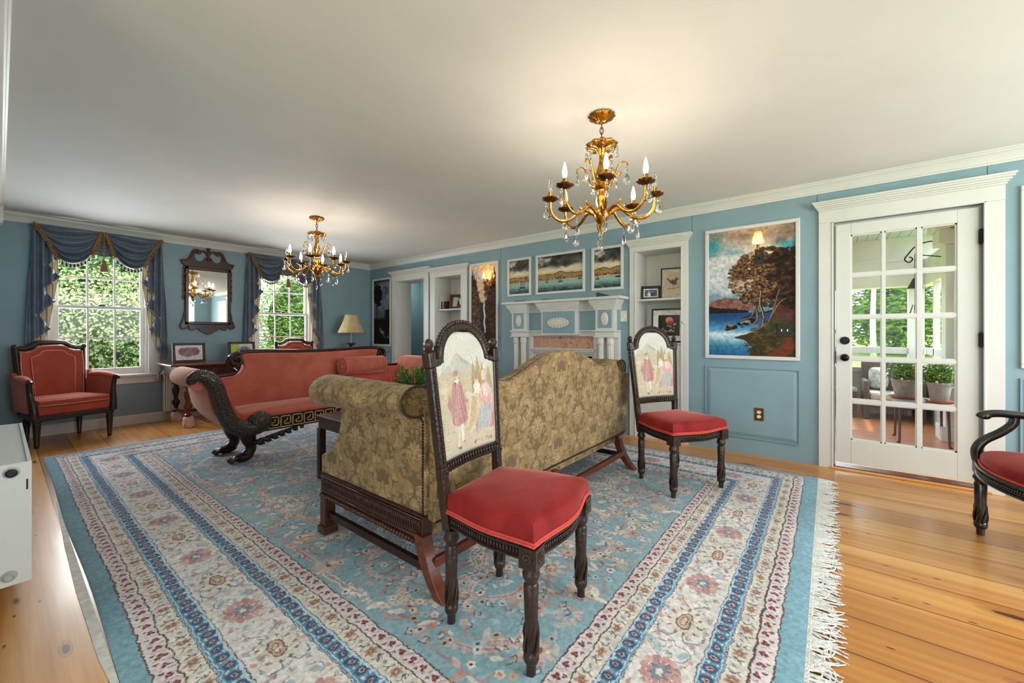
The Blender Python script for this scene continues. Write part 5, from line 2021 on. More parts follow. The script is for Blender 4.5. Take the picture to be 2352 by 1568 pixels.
# ------------------------------------------------------------------ open armchair at the right edge
def fauteuil():
    t = thing('open_armchair', 'dark carved open armchair with red seat in front of the glazed door casing', 'armchair', (3.165, -0.985, 0.0), radians(188))
    # faces local -y, which points to +y of the room
    H = 0.355
    for x, y in ((-0.285, -0.275), (0.285, -0.275), (-0.22, 0.24), (0.22, 0.24)):
        mb = MB()
        carved_leg(mb, x, y, H, 1.05)
        acanthus(mb, x, y, 1.05)
        mb.build('leg', M_EBONY, t, smooth=40)
    ol = []
    for k in range(12):
        u = k / 12
        ol.append((-0.30 + 0.60 * u, -0.285 - 0.065 * sin(pi * u)))
    for k in range(6):
        u = k / 6
        ol.append((0.30 - 0.06 * u + 0.012 * sin(pi * u), -0.285 + 0.535 * u))
    for k in range(8):
        ol.append((0.24 - 0.48 * k / 8, 0.25))
    for k in range(6):
        u = k / 6
        ol.append((-0.24 - 0.06 * u - 0.012 * sin(pi * u), 0.25 - 0.535 * u))
    rl = MB().prism(ol, 'z', H, H + 0.060).build('seat_rail', M_EBONY, t, bevel=0.008)
    mb = MB()
    for dz, r in ((0.012, 0.006), (0.060, 0.006)):
        mb.tube([(x * 1.01, y * 1.01, H + dz) for x, y in ol], r, 6, closed=True)
    for k in range(12):
        a, b = Vector(ol[k]), Vector(ol[(k + 1) % len(ol)])
        for j in range(4):
            p = a + (b - a) * ((j + 0.5) / 4)
            mb.ell((p.x * 1.012, p.y * 1.012, H + 0.036), (0.005, 0.005, 0.010), 6, 4)
    mb.build('rail_carving', M_EBONY, rl, smooth=True)
    s = cushion(MB(), [(x * 0.96, y * 0.96) for x, y in ol], H + 0.062, H + 0.125, 0.035).build('seat_cushion', M_RED, t, smooth=50, sub=1)
    MB().tube([(x * 0.975, y * 0.975, H + 0.070) for x, y in ol], 0.008, 6, closed=True).build('gimp_trim', M_REDT, s, smooth=True)
    for sg in (-1, 1):
        MB().box((sg * 0.285 - 0.03, -0.30, H - 0.01), (sg * 0.285 + 0.03, -0.245, H + 0.075)).build('corner_block', M_EBONY, t, bevel=0.006)
        sup = cr([(-0.285, H + 0.06), (-0.290, H + 0.12), (-0.262, H + 0.175), (-0.20, H + 0.225), (-0.155, H + 0.275), (-0.145, H + 0.315)], 4)
        mb = MB()
        for o in (-0.013, 0.0, 0.013):
            mb.tube([(sg * 0.288 + o, y, z + (0.004 if o == 0 else 0)) for y, z in sup], [0.020 - 0.004 * k / 20 for k in range(len(sup))], 8)
        mb.build('arm_support', M_EBONY, t, smooth=50)
        mb = MB()
        arm = cr([(-0.275, 0.655), (-0.26, 0.675), (-0.20, 0.688), (-0.10, 0.684), (0.05, 0.690), (0.20, 0.715), (0.275, 0.74)], 4)
        mb.tube([(sg * 0.288, y, z) for y, z in arm], [0.014, 0.020, 0.024, 0.024, 0.023, 0.022] + [0.021] * (len(arm) - 6), 10)
        for o in (-0.02, 0.0, 0.02):
            mb.ell((sg * 0.288 + o, -0.262, 0.668), (0.010, 0.024, 0.017), 8, 6)
        mb.build('armrest', M_EBONY, t, smooth=50)
        mb = MB().tube([(sg * 0.288, -0.10 + 0.26 * k / 8, 0.712 + 0.012 * sin(pi * k / 8) + 0.016 * k / 8) for k in range(9)], [0.012, 0.026, 0.030, 0.031, 0.031, 0.031, 0.030, 0.026, 0.012], 10)
        mb.build('arm_pad', M_RED, t, smooth=True)
        mb = MB().bar((sg * 0.215, 0.245, H), (sg * 0.235, 0.33, 1.02), 0.045, 0.045, (0, 1, 0))
        mb.build('back_post', M_EBONY, t, bevel=0.008)
    ov = [(0.235 * cos(2 * pi * k / 28), 0.325 + 0.05 * sin(2 * pi * k / 28) * 0.9 - 0.03, 0.80 + 0.25 * sin(2 * pi * k / 28)) for k in range(28)]
    MB().tube(ov, 0.024, 8, closed=True).build('back_frame', M_EBONY, t, smooth=True)
    mb = MB()
    n = 24
    vs = [(0, 0.262, 0.80)] + [(0.10 * cos(2 * pi * k / n), 0.265 + 0.02 * sin(2 * pi * k / n), 0.80 + 0.11 * sin(2 * pi * k / n)) for k in range(n)] + [(0.225 * cos(2 * pi * k / n), 0.295 + 0.045 * sin(2 * pi * k / n), 0.80 + 0.24 * sin(2 * pi * k / n)) for k in range(n)]
    fs = [(0, 1 + k, 1 + (k + 1) % n) for k in range(n)] + [(1 + k, 1 + n + k, 1 + n + (k + 1) % n, 1 + (k + 1) % n) for k in range(n)]
    mb.add(vs, fs).build('back_pad', M_RED, t, smooth=True, solid=0.02)
    return t


fauteuil()

# ------------------------------------------------------------------ console table on stone feet
M_STONE = plain('pale rose stone', (206, 180, 166), 0.8, 0, 0.15, 14, 0, 0.02)


def console():
    t = thing('console_table', 'dark wood console table on turned legs between the two windows', 'table', (0, 0, 0))
    x0, x1, y0, y1, zt = 1.225, 2.36, 5.975, 6.66, 0.762
    MB().box((x0, y0, zt - 0.024), (x1, y1, zt)).build('table_top', M_MAHOGX, t, bevel=0.008)
    MB().box((x0 + 0.06, y0 + 0.05, zt - 0.155), (x1 - 0.06, y1 - 0.05, zt - 0.026)).build('apron', M_MAHOG, t, bevel=0.004)
    for cx in (1.62, 1.96):
        for sg in (-1, 1):
            mb = MB()
            pts = [(cx + sg * (0.05 + 0.05 * cos(a) * (1 - k / 30)), y0 + 0.047, zt - 0.09 + 0.035 * sin(a) * (1 - k / 30)) for k, a in [(k, 0.35 * k) for k in range(24)]]
            mb.tube(pts, 0.006, 6)
            mb.build('scroll_carving', M_MAHOGX, t, smooth=True)
    feet = []
    for x, y in ((1.40, 6.06), (1.40, 6.585), (2.19, 6.06), (2.19, 6.585)):
        mb = MB().lathe([(0.020, 0.125), (0.034, 0.135), (0.036, 0.155), (0.020, 0.17), (0.024, 0.20), (0.040, 0.235), (0.042, 0.265), (0.026, 0.29), (0.022, 0.315), (0.030, 0.345), (0.036, 0.38), (0.040, 0.42), (0.030, 0.445), (0.024, 0.47), (0.040, 0.50), (0.042, 0.53), (0.030, 0.55), (0.036, 0.61)], (x, y, 0), 16)
        mb.build('leg', M_MAHOG if y > 6.3 else M_MAHOGX, t, smooth=40)
    MB().box((1.385, 6.30, 0.145), (2.205, 6.34, 0.175)).box((1.385, 6.06, 0.145), (1.415, 6.585, 0.17)).box((2.175, 6.06, 0.145), (2.205, 6.585, 0.17)).build('stretcher', M_MAHOG, t)
    rng = random.Random(4)
    for i, (x, y, lb) in enumerate(((1.404, 6.06, 'pale rose stone block under the front console leg, farthest from the radiator'), (1.40, 6.585, 'pale rose stone block under the rear leg of the console beside the radiator'), (2.19, 6.06, 'stone block under the far front console leg, hidden behind the sofa'), (2.19, 6.585, 'stone block under the far rear console leg, hidden behind the sofa'))):
        bm = bmesh.new()
        bmesh.ops.create_icosphere(bm, subdivisions=3, radius=1)
        mb = MB()
        bm.verts.ensure_lookup_table()
        vs = []
        for v in bm.verts:
            p = v.co
            q = Vector([max(-0.72, min(0.72, c)) / 0.72 for c in p])
            j = 1 + 0.10 * sin(7 * p.x + 3 * i + 2 * p.z) * cos(6 * p.y - i)
            vs.append((x + q.x * 0.050 * j, y + q.y * 0.047 * j, 0.0628 + max(-1, q.z) * 0.0628))
        mb.add(vs, [[v.index for v in f.verts] for f in bm.faces])
        bm.free()
        tag(mb.build('stone_block', M_STONE, smooth=30), lb, 'stone', 'stone blocks under the console legs')
    return t


console()


# pictures -------------------------------------------------------------------
def quad_uv(mb, p00, p10, p11, p01):
    return mb.add([p00, p10, p11, p01], [(0, 1, 2, 3)], [[(0, 0), (1, 0), (1, 1), (0, 1)]])


def easel_frame(name, label, cat, loc, rz, w_, h, fw, mat_f, arr, imname, mount=0.0, lean=0.14, group=None, mount_c=(232, 228, 220)):
    """a framed picture standing on its lower edge, facing local -y, leaning back"""
    t = thing(name, label, cat, loc, rz, group)
    S = Matrix.Rotation(-lean, 4, 'X')

    def tr(mb):
        mb.v = [tuple(S @ Vector(p)) for p in mb.v]
        return mb
    mb = MB()
    d = 0.022
    mb.box((-w_ / 2, 0, 0), (w_ / 2, d, fw)).box((-w_ / 2, 0, h - fw), (w_ / 2, d, h)).box((-w_ / 2, 0, fw), (-w_ / 2 + fw, d, h - fw)).box((w_ / 2 - fw, 0, fw), (w_ / 2, d, h - fw))
    tr(mb).build('frame', mat_f, t, bevel=0.003)
    tr(MB().box((-w_ / 2 + 0.004, 0.014, 0.004), (w_ / 2 - 0.004, 0.021, h - 0.004))).build('backing_board', M_BLACK, t)
    i = fw
    if mount:
        tr(MB().box((-w_ / 2 + i, 0.009, i), (w_ / 2 - i, 0.0135, h - i))).build('mount', plain(imname + ' mount', mount_c, 0.8), t)
        i += mount
    mb = MB()
    y = 0.0085 if mount else 0.011
    quad_uv(mb, (-w_ / 2 + i, y, i), (w_ / 2 - i, y, i), (w_ / 2 - i, y, h - i), (-w_ / 2 + i, y, h - i))
    tr(mb).build('picture', image_mat(imname, arr, 0.25, 0.3), t)
    # strut behind
    mb = MB()
    zt = h * 0.62
    p = S @ Vector((0, d, zt))
    mb.bar(p, (0, p.y + 0.10, 0.003), 0.05, 0.004, (1, 0, 0))
    mb.build('strut', M_BLACK, t)
    return t


def art_pet():
    c = Cv(100, 62, (214, 202, 206), 3)
    c.noise(0.10, 30, 2)
    for cx, cy, rx, ry, col in ((50, 34, 36, 22, (112, 74, 88)), (24, 36, 17, 19, (98, 60, 76)), (76, 36, 17, 19, (96, 58, 74)), (46, 24, 18, 15, (136, 98, 112)), (60, 40, 18, 14, (124, 86, 100))):
        c.ell(cx, cy, rx, ry, col, 0.1, 0.9, 0.12, 7, 0.06)
    for k in range(40):
        c.ell(random.uniform(15, 85), random.uniform(15, 52), random.uniform(1, 5), random.uniform(1, 3), random.choice([(84, 50, 66), (150, 116, 128), (110, 72, 88)]), random.uniform(0, 3), 0.5, 0.3)
    c.ell(46, 20, 5, 3.4, (72, 46, 58))
    return c.a


def art_grey():
    c = Cv(100, 70, (176, 190, 70), 3)
    c.poly([(30, 0), (100, 0), (100, 70), (40, 70)], (206, 210, 216), 0.9)
    for k in range(60):
        c.line([(random.uniform(25, 95), random.uniform(0, 50)), (random.uniform(25, 95), random.uniform(20, 60))], random.uniform(1, 4), random.choice([(72, 78, 92), (110, 118, 134), (150, 156, 168), (52, 56, 68)]), 0.6)
    c.ell(60, 34, 26, 20, (84, 90, 104), 0.3, 0.6, 0.3)
    return c.a


easel_frame('picture_frame', 'black framed purple-brown pet picture standing on the console table', 'picture frame', (1.482, 6.325, 0.7675), 0.0, 0.335, 0.245, 0.030, M_BLACK, art_pet(), 'pet portrait', 0.012, group='framed pictures on the console')
easel_frame('picture_frame', 'black framed grey and yellow-green picture on the console, half behind the sofa', 'picture frame', (2.09, 6.40, 0.7675), 0.0, 0.325, 0.25, 0.030, M_BLACK, art_grey(), 'grey portrait', 0.0, group='framed pictures on the console')


# radiators
def radiator(label, loc, rz, L, h=0.50, d=0.10, knobs=True, z0=0.105):
    """panel radiator along local x, depth along y (front at -y)"""
    t = thing('panel_radiator', label, 'radiator', loc, rz, 'white panel radiators')
    m = bpy.data.materials.get('white enamel') or plain('white enamel', (222, 222, 216), 0.3, 0, 0.01)
    mb = MB()
    n = max(8, int(L / 0.034))
    vs, fs = [], []
    prof = []
    for k in range(n * 4 + 1):
        x = -L / 2 + 0.012 + (L - 0.024) * k / (n * 4)
        ph = k % 4
        prof.append((x, -d + (0.0 if ph in (1, 2) else 0.010)))
    pts = prof + [(L / 2 - 0.012, -d + 0.030), (-L / 2 + 0.012, -d + 0.030)]
    mb.prism(pts, 'z', z0 + 0.012, z0 + h - 0.03)
    mb.build('ribbed_panel', m, t)
    MB().box((-L / 2 + 0.012, -0.03, z0 + 0.02), (L / 2 - 0.012, -0.012, z0 + h - 0.03)).build('rear_panel', m, t)
    for sg in (-1, 1):
        x = sg * (L / 2)
        e = MB().box((x - 0.006, -d - 0.002, z0), (x + 0.006, 0.0 - 0.004, z0 + h)).build('end_panel', m, t, bevel=0.002)
        if knobs:
            for nm, yy, zz, r in (('air_vent', -d * 0.58, z0 + h - 0.036, 0.017), ('drain_plug', -d * 0.53, z0 + 0.040, 0.017)):
                mb = MB().lathe([(r * 1.35, 0.0), (r * 1.3, 0.004), (r, 0.005), (r * 0.96, 0.010), (r * 0.75, 0.012), (r * 0.7, 0.008), (0.0, 0.008)], n=22)
                mb.v = [(x + sg * (0.0062 + p[2]), yy + p[0], zz + p[1]) for p in mb.v]
                v = mb.build(nm, bpy.data.materials.get('chrome fitting') or plain('chrome fitting', (176, 177, 172), 0.45), e, smooth=40)
                if nm == 'air_vent':
                    m2 = MB().lathe([(r * 1.0, 0.0095), (r * 0.97, 0.0115), (r * 0.74, 0.0128), (r * 0.70, 0.0085)], n=22)
                    m2.v = [(x + sg * (0.0062 + p[2]), yy + p[0], zz + p[1]) for p in m2.v]
                    m2.build('valve_ring', M_BLACK, e)
            MB().box((x + sg * 0.0055, -d + 0.008, z0 + h - 0.115), (x + sg * 0.0072, -d + 0.013, z0 + h - 0.072)).build('bracket_slot', M_BLACK, e)
    # top grille
    mb = MB()
    mb.box((-L / 2, -d - 0.001, z0 + h - 0.012), (L / 2, -d + 0.010, z0 + h + 0.002)).box((-L / 2, -0.014, z0 + h - 0.012), (L / 2, -0.003, z0 + h + 0.002))
    mb.box((-L / 2, -d + 0.010, z0 + h - 0.012), (L / 2, -0.014, z0 + h - 0.010))
    k = 0
    x = -L / 2 + 0.012
    while x < L / 2 - 0.012:
        mb.box((x, -d + 0.010, z0 + h - 0.010), (x + 0.010, -0.014, z0 + h - 0.003))
        x += 0.016
    mb.build('top_grille', m, t)
    MB().box((-L / 2 + 0.06, -0.012, z0 + 0.05), (-L / 2 + 0.10, 0.0, z0 + h - 0.06)).box((L / 2 - 0.10, -0.012, z0 + 0.05), (L / 2 - 0.06, 0.0, z0 + h - 0.06)).build('wall_bracket', m, t)
    return t


radiator('white panel radiator whose flat end shows two round plugs', (XL, 3.19, 0.0), radians(90), 1.14, 0.495, 0.122)
radiator('white ribbed radiator on the window wall behind the console table', (1.76, YW - 0.022, 0.0), 0.0, 0.90, 0.535, 0.09, False, 0.115)

# lamp on a side table in the far corner
def corner_lamp():
    t = thing('side_table', 'small round side table under the lamp, hidden behind the sofa', 'table', (3.72, 6.42, 0))
    MB().lathe([(0.0, 0.655), (0.24, 0.655), (0.25, 0.665), (0.25, 0.678), (0.24, 0.684), (0.0, 0.684)], n=28).build('table_top', M_MAHOG, t, smooth=30)
    MB().lathe([(0.035, 0.08), (0.03, 0.2), (0.045, 0.3), (0.03, 0.4), (0.028, 0.6), (0.06, 0.655)], n=16).build('pedestal', M_MAHOG, t, smooth=40)
    for k in range(3):
        a = 2 * pi * k / 3 + 0.5
        MB().tube([(0.02 * cos(a), 0.02 * sin(a), 0.14), (0.14 * cos(a), 0.14 * sin(a), 0.07), (0.23 * cos(a), 0.23 * sin(a), 0.014)], [0.03, 0.022, 0.014], 8).build('leg', M_MAHOG, t, smooth=True)
    l = thing('table_lamp', 'table lamp with cream bell shade in the far corner behind the sofa', 'lamp', (3.72, 6.42, 0.6845))
    MB().lathe([(0.075, 0.0), (0.075, 0.012), (0.05, 0.022), (0.022, 0.04), (0.016, 0.08), (0.030, 0.12), (0.034, 0.145), (0.018, 0.17), (0.012, 0.20), (0.022, 0.24), (0.010, 0.27)], n=18).build('lamp_base', M_BRASSD, l, smooth=40)
    MB().tube([(0, 0, 0.26), (0, 0, 0.50)], 0.006, 8).build('stem', plain('glass stem', (190, 194, 188), 0.15), l, smooth=True)
    for k in range(8):
        a = 2 * pi * k / 8
        mb = MB()
        c_, s_ = cos(a), sin(a)
        pts = [(0.014, 0.20), (0.030, 0.235), (0.062, 0.255), (0.090, 0.245)]
        mb.tube([(r * c_, r * s_, z + 0.02) for r, z in pts], [0.010, 0.016, 0.013, 0.002], 6)
        mb.build('metal_leaf', M_BRASSD, l, smooth=True)
    for k in range(6):
        a = 2 * pi * k / 6 + 0.2
        MB().lathe([(0, -0.065), (0.006, -0.055), (0.006, -0.01), (0, 0)], (0.088 * cos(a), 0.088 * sin(a), 0.262), 6).build('crystal_drop', crystal_m, l)
    msh = N('cream lamp shade')
    f = msh.noise(msh.obj((1, 1, 0.2)), 40, 2)
    msh.l(msh.ramp(f, [(0.3, (176, 158, 116)), (0.7, (196, 178, 136))]), msh.b.inputs['Base Color'])
    msh.set(Roughness=0.8)
    prof = [(0.222, 0.455), (0.205, 0.50), (0.165, 0.58), (0.130, 0.66), (0.108, 0.74), (0.100, 0.765)]
    mb = MB()
    n = 8
    vs, fs = [], []
    for (r, z) in prof:
        for k in range(n * 4):
            a = 2 * pi * k / (n * 4)
            q = 1 - 0.045 * abs(sin(a * n / 2)) * 1.0
            vs.append((r * q * cos(a), r * q * sin(a), z))
    N_ = n * 4
    for i in range(len(prof) - 1):
        for k in range(N_):
            l2 = (k + 1) % N_
            fs.append((i * N_ + k, i * N_ + l2, (i + 1) * N_ + l2, (i + 1) * N_ + k))
    mb.add(vs, fs)
    sh = mb.build('lamp_shade', msh.m, l, smooth=30, solid=0.003)
    mb = MB()
    for r, z in (prof[0], prof[-1]):
        mb.tube([(r * (1 - 0.045 * abs(sin(2 * pi * k / 32 * n / 2))) * cos(2 * pi * k / 32), r * (1 - 0.045 * abs(sin(2 * pi * k / 32 * n / 2))) * sin(2 * pi * k / 32), z) for k in range(32)], 0.004, 5, closed=True)
    mb.build('shade_trim', plain('gold braid', (150, 124, 74), 0.8), sh, smooth=True)
    mb = MB()
    for a in (0, 2.094, 4.188):
        mb.tube([(0.0, 0, 0.50), (0.10 * cos(a), 0.10 * sin(a), 0.762)], 0.002, 5)
    mb.build('shade_holder', M_BRASSD, l)


crystal_m = crystal_mat('clear crystal')
corner_lamp()

# coffee table between the sofas, with a potted plant
def coffee():
    t = thing('coffee_table', 'dark mahogany low table between the settee and the salmon sofa', 'table', (0, 0, RZ))
    x0, x1, y0, y1, z = 1.505, 2.75, 2.52, 3.12, 0.49
    MB().box((x0, y0, z - 0.022), (x1, y1, z)).build('table_top', M_MAHOG, t, bevel=0.006)
    MB().box((x0 + 0.02, y0 + 0.02, z - 0.10), (x1 - 0.02, y1 - 0.02, z - 0.023)).build('apron', M_MAHOG, t)
    for x in (x0 + 0.035, x1 - 0.035):
        for y in (y0 + 0.035, y1 - 0.035):
            MB().box((x - 0.024, y - 0.024, 0), (x + 0.024, y + 0.024, z - 0.10)).build('leg', M_MAHOG, t, bevel=0.003)
    p = thing('potted_plant', 'leafy green houseplant in a grey pot on the low table behind the settee', 'plant', (2.205, 2.80, 0.49 + RZ + 0.0005))
    mp = plain('grey glazed pot', (104, 104, 106), 0.3)
    MB().lathe([(0.0, 0.0), (0.062, 0.0), (0.070, 0.02), (0.082, 0.165), (0.090, 0.170), (0.090, 0.195), (0.080, 0.195), (0.076, 0.17), (0.0, 0.168)], n=28).build('pot', mp, p, smooth=35)
    rng = random.Random(8)
    mb = MB()
    st = MB()
    for k in range(30):
        a = rng.uniform(0, 2 * pi)
        el = rng.uniform(0.35, 1.25)
        L = rng.uniform(0.08, 0.19)
        if k == 0:
            a, el, L = -0.9, 1.15, 0.25
        if k == 1:
            a, el, L = 2.2, 1.1, 0.20
        b = Vector((0.035 * cos(a), 0.035 * sin(a), 0.172))
        d = Vector((cos(a) * cos(el), sin(a) * cos(el), sin(el)))
        st.tube([b, b + d * L * 0.6, b + d * L], 0.003, 5)
        for j in range(7):
            q = b + d * L * (0.35 + 0.65 * j / 6)
            ang = rng.uniform(0, 2 * pi)
            o = (d * 0.8 + Vector((cos(ang), sin(ang), rng.uniform(-0.2, 0.5))) * 0.8).normalized()
            s_ = o.cross(Vector((0, 0, 1)))
            s_ = s_.normalized() if s_.length > 0.1 else Vector((1, 0, 0))
            up = s_.cross(o).normalized()
            l_ = rng.uniform(0.030, 0.046)
            w_ = l_ * 0.32
            pts = [q, q + o * l_ * 0.35 + s_ * w_ + up * 0.003, q + o * l_ * 0.75 + s_ * w_ * 0.7, q + o * l_ - up * 0.004, q + o * l_ * 0.75 - s_ * w_ * 0.7, q + o * l_ * 0.35 - s_ * w_ + up * 0.003, q + o * l_ * 0.5 - up * 0.004]
            mb.add(pts, [(0, 1, 6), (1, 2, 6), (2, 3, 6), (3, 4, 6), (4, 5, 6), (5, 0, 6)])
    ml = plain('glossy green leaves', (62, 122, 44), 0.32, 0, 0.5, 26)
    mb.build('foliage', ml, p)
    st.build('stems', plain('green stems', (70, 96, 48), 0.6), p)
    MB().lathe([(0.0, 0.0), (0.075, 0.0), (0.072, 0.004), (0, 0.006)], (0, 0, 0.168), 20).build('soil', plain('potting soil', (48, 36, 28), 0.95), p)


coffee()
# ------------------------------------------------------------------ curtains: swags, cascades, fringes and tassels
def silk():
    m = N('slate blue silk')
    f = m.noise(m.obj((1, 1, 1)), 7, 4, 0.6, 0.5)
    m.l(m.ramp(f, [(0.3, (68, 79, 94)), (0.7, (96, 107, 121))]), m.b.inputs['Base Color'])
    m.set(Roughness=0.42, Sheen_Weight=0.3, Sheen_Tint=lin((200, 220, 255)), Specular_IOR_Level=0.45)
    return m.m


def stripe_lining():
    m = N('striped lining')
    t = m.n('TexCoord')
    sp = m.n('SeparateXYZ')
    m.l(t.outputs['Object'], sp.inputs[0])
    fr = m.math('FRACT', m.math('MULTIPLY', sp.outputs[0], 24.0))
    c = m.ramp(fr, [(0.0, (196, 178, 140)), (0.40, (206, 194, 160)), (0.45, (122, 98, 62)), (0.60, (150, 122, 78)), (0.65, (108, 116, 124)), (0.78, (206, 194, 160)), (1.0, (196, 178, 140))])
    m.l(c, m.b.inputs['Base Color'])
    m.set(Roughness=0.6)
    return m.m


M_SILK = silk()
M_LINING = stripe_lining()
M_GOLDF = plain('gold fringe', (122, 92, 46), 0.75, 0, 0.45, 90)
M_BAND = plain('bronze braid', (104, 84, 58), 0.7, 0, 0.2, 90)
M_TASW = plain('ivory tassel thread', (214, 208, 192), 0.8)
M_TASB = plain('black tassel thread', (26, 26, 30), 0.8)
M_TASG = plain('tan tassel thread', (122, 96, 58), 0.8, 0, 0.3, 120)


def curtain(cx, label):
    t = thing('curtain', label, 'curtain', (cx, 6.72, 0.0), 0, 'swagged blue curtains of the far wall')
    ZIG = [(0.355, 2.10), (0.361, 1.954), (0.425, 1.885), (0.338, 1.755), (0.457, 1.610), (0.375, 1.478), (0.490, 1.330), (0.410, 1.175), (0.538, 1.045), (0.480, 0.930), (0.560, 0.800)]
    OUT = [(0.532, 2.31), (0.552, 1.95), (0.572, 1.5), (0.586, 1.1), (0.592, 0.79)]

    def interp(L, z):
        for (x0, z0), (x1, z1) in zip(L, L[1:]):
            if z1 <= z <= z0:
                return x0 + (x1 - x0) * (z0 - z) / (z0 - z1)
        return L[0][0] if z > L[0][1] else L[-1][0]

    for sg in (-1, 1):
        # hanging cascade with a zigzag lower edge
        mb = MB()

        def cas(u, v):
            z = 2.305 - v * (2.305 - 0.802)
            top = [(0.50, 2.305), (0.355, 2.10)]
            xi = interp(top, z) if z > 2.10 else interp(ZIG, z)
            xo = interp(OUT, z)
            x = xi + (xo - xi) * u
            y = 0.012 + 0.024 * sin(2 * pi * 3.3 * (x - 0.30) / 0.20 + 0.4) * min(1, 0.3 + (1 - v) * 1.2) - 0.012 * (1 - u)
            return (sg * x, y, z)
        mb.grid(cas, 28, 110)
        ca = mb.build('cascade', M_SILK, t, smooth=True, solid=0.003)
        # striped lining showing in the notches
        env = [(0.350, 2.10), (0.338, 1.755), (0.375, 1.478), (0.410, 1.175), (0.480, 0.930), (0.545, 0.82)]
        mb = MB()
        mb.grid(lambda u, v: (sg * (interp(env, 2.10 - v * 1.27) + 0.008 + (0.10 * (1 - v * 0.6)) * u), 0.044 + 0.006 * sin(u * 9), 2.10 - v * 1.27), 8, 60)
        mb.build('striped_lining', M_LINING, t, smooth=True, solid=0.002)
        for k in (3, 5, 7, 9):
            mb = MB()
            a, b = ZIG[k], ZIG[k + 1] if k + 1 < len(ZIG) else (0.55, 0.81)
            mb.bar((sg * a[0], -0.004, a[1] + 0.012), (sg * b[0], -0.004, b[1] + 0.012), 0.002, 0.014, (0, 0, 1))
            mb.build('braid_trim', M_BAND, ca)
        # swag
        TL, BL, TR, BR = (0.522, 2.318), (0.345, 1.962), (0.022, 2.312), (0.100, 2.040)
        mb = MB()

        def swg(u, v):
            lx, lz = TL[0] + (BL[0] - TL[0]) * v ** 0.8, TL[1] + (BL[1] - TL[1]) * v
            rx, rz = TR[0] + (BR[0] - TR[0]) * v ** 0.8, TR[1] + (BR[1] - TR[1]) * v
            sag = 0.165 * sin(pi * min(1, v * 0.86)) ** 0.9
            s_ = (1 - abs(2 * u - 1) ** 2.2)
            x = lx + (rx - lx) * u
            z = lz + (rz - lz) * u - sag * s_
            fold = sin(2 * pi * 5.5 * (v + 0.06 * (u - 0.5)))
            y = -0.022 - 0.042 * s_ * (0.35 + 0.65 * v) - 0.034 * fold * s_ ** 0.6
            return (sg * x, y, z)
        mb.grid(swg, 28, 54)
        sw = mb.build('swag', M_SILK, t, smooth=True, solid=0.003)
        # gold fringe down the two sides of the swag
        rng = random.Random(int(cx * 100) + sg)
        for (A, B, out) in ((TL, BL, 1), (TR, BR, -1)):
            mb = MB()
            for k in range(34):
                u = k / 33
                x, z = A[0] + (B[0] - A[0]) * u ** 0.8, A[1] + (B[1] - A[1]) * u
                y = -0.030
                mb.ell((sg * (x + 0.004 * out), y, z), (0.011, 0.010, 0.011), 6, 4)
                L = rng.uniform(0.022, 0.042)
                mb.tube([(sg * x, y - 0.004, z), (sg * (x + out * 0.020), y - 0.008, z - L * 0.5), (sg * (x + out * 0.022 + rng.uniform(-0.006, 0.006)), y - 0.004, z - L)], [0.004, 0.0055, 0.003], 5)
            mb.build('gold_fringe', M_GOLDF, sw, smooth=True)
        # black and ivory tassel fringe along the bottom
        for nm, mat, par in (('ivory_tassels', M_TASW, 0), ('black_tassels', M_TASB, 1)):
            mb = MB()
            for k in range(17):
                if k % 2 != par:
                    continue
                u = 0.02 + 0.96 * k / 16
                p = swg(u, 1.0)
                mb.lathe([(0.0065, -0.050), (0.0085, -0.040), (0.006, -0.020), (0.0025, -0.012), (0.0025, 0.0)], (p[0], p[1] - 0.002, p[2]), 8)
            if par == 0:
                mb.tube([swg(u / 20, 1.0) for u in range(21)], 0.005, 6)
            mb.build(nm, mat, sw, smooth=True)
        # long tassel under the cascade
        mb = MB()
        mb.tube([(sg * 0.505, 0.03, 0.84), (sg * 0.505, 0.02, 0.64)], 0.004, 6)
        mb.lathe([(0.028, -0.13), (0.030, -0.12), (0.022, -0.05), (0.014, -0.035), (0.019, -0.02), (0.012, 0.0)], (sg * 0.505, 0.02, 0.64), 14)
        mb.build('long_tassel', plain('olive tassel thread', (126, 116, 86), 0.8, 0, 0.25, 120), t, smooth=50)
    # gathered piece behind the centre and its tassel
    mb = MB()
    mb.grid(lambda u, v: (-0.10 + 0.2 * u, 0.01 - 0.006 * sin(v * 40), 2.312 - 0.25 * v - 0.03 * sin(pi * u)), 10, 30)
    mb.build('centre_gather', M_SILK, t, smooth=True, solid=0.003)
    mb = MB()
    mb.tube([(0, -0.05, 2.312), (0, -0.055, 1.985)], 0.0055, 8)
    tz = 1.985
    mb.lathe([(0.036, -0.140), (0.037, -0.132), (0.030, -0.085), (0.022, -0.045), (0.014, -0.036), (0.021, -0.024), (0.021, -0.012), (0.008, 0.0)], (0, -0.055, tz), 18, 18, 0.05)
    mb.build('centre_tassel', M_TASG, t, smooth=40)
    MB().box((-0.535, 0.0, 2.292), (0.535, 0.10, 2.314)).build('pelmet_board', M_SILK, t)
    return t


curtain(WINX[0], 'slate blue swag curtain with tassels on the window with the pale flowering hedge')
curtain(WINX[1], 'slate blue swag curtain partly covered by a hanging chandelier')

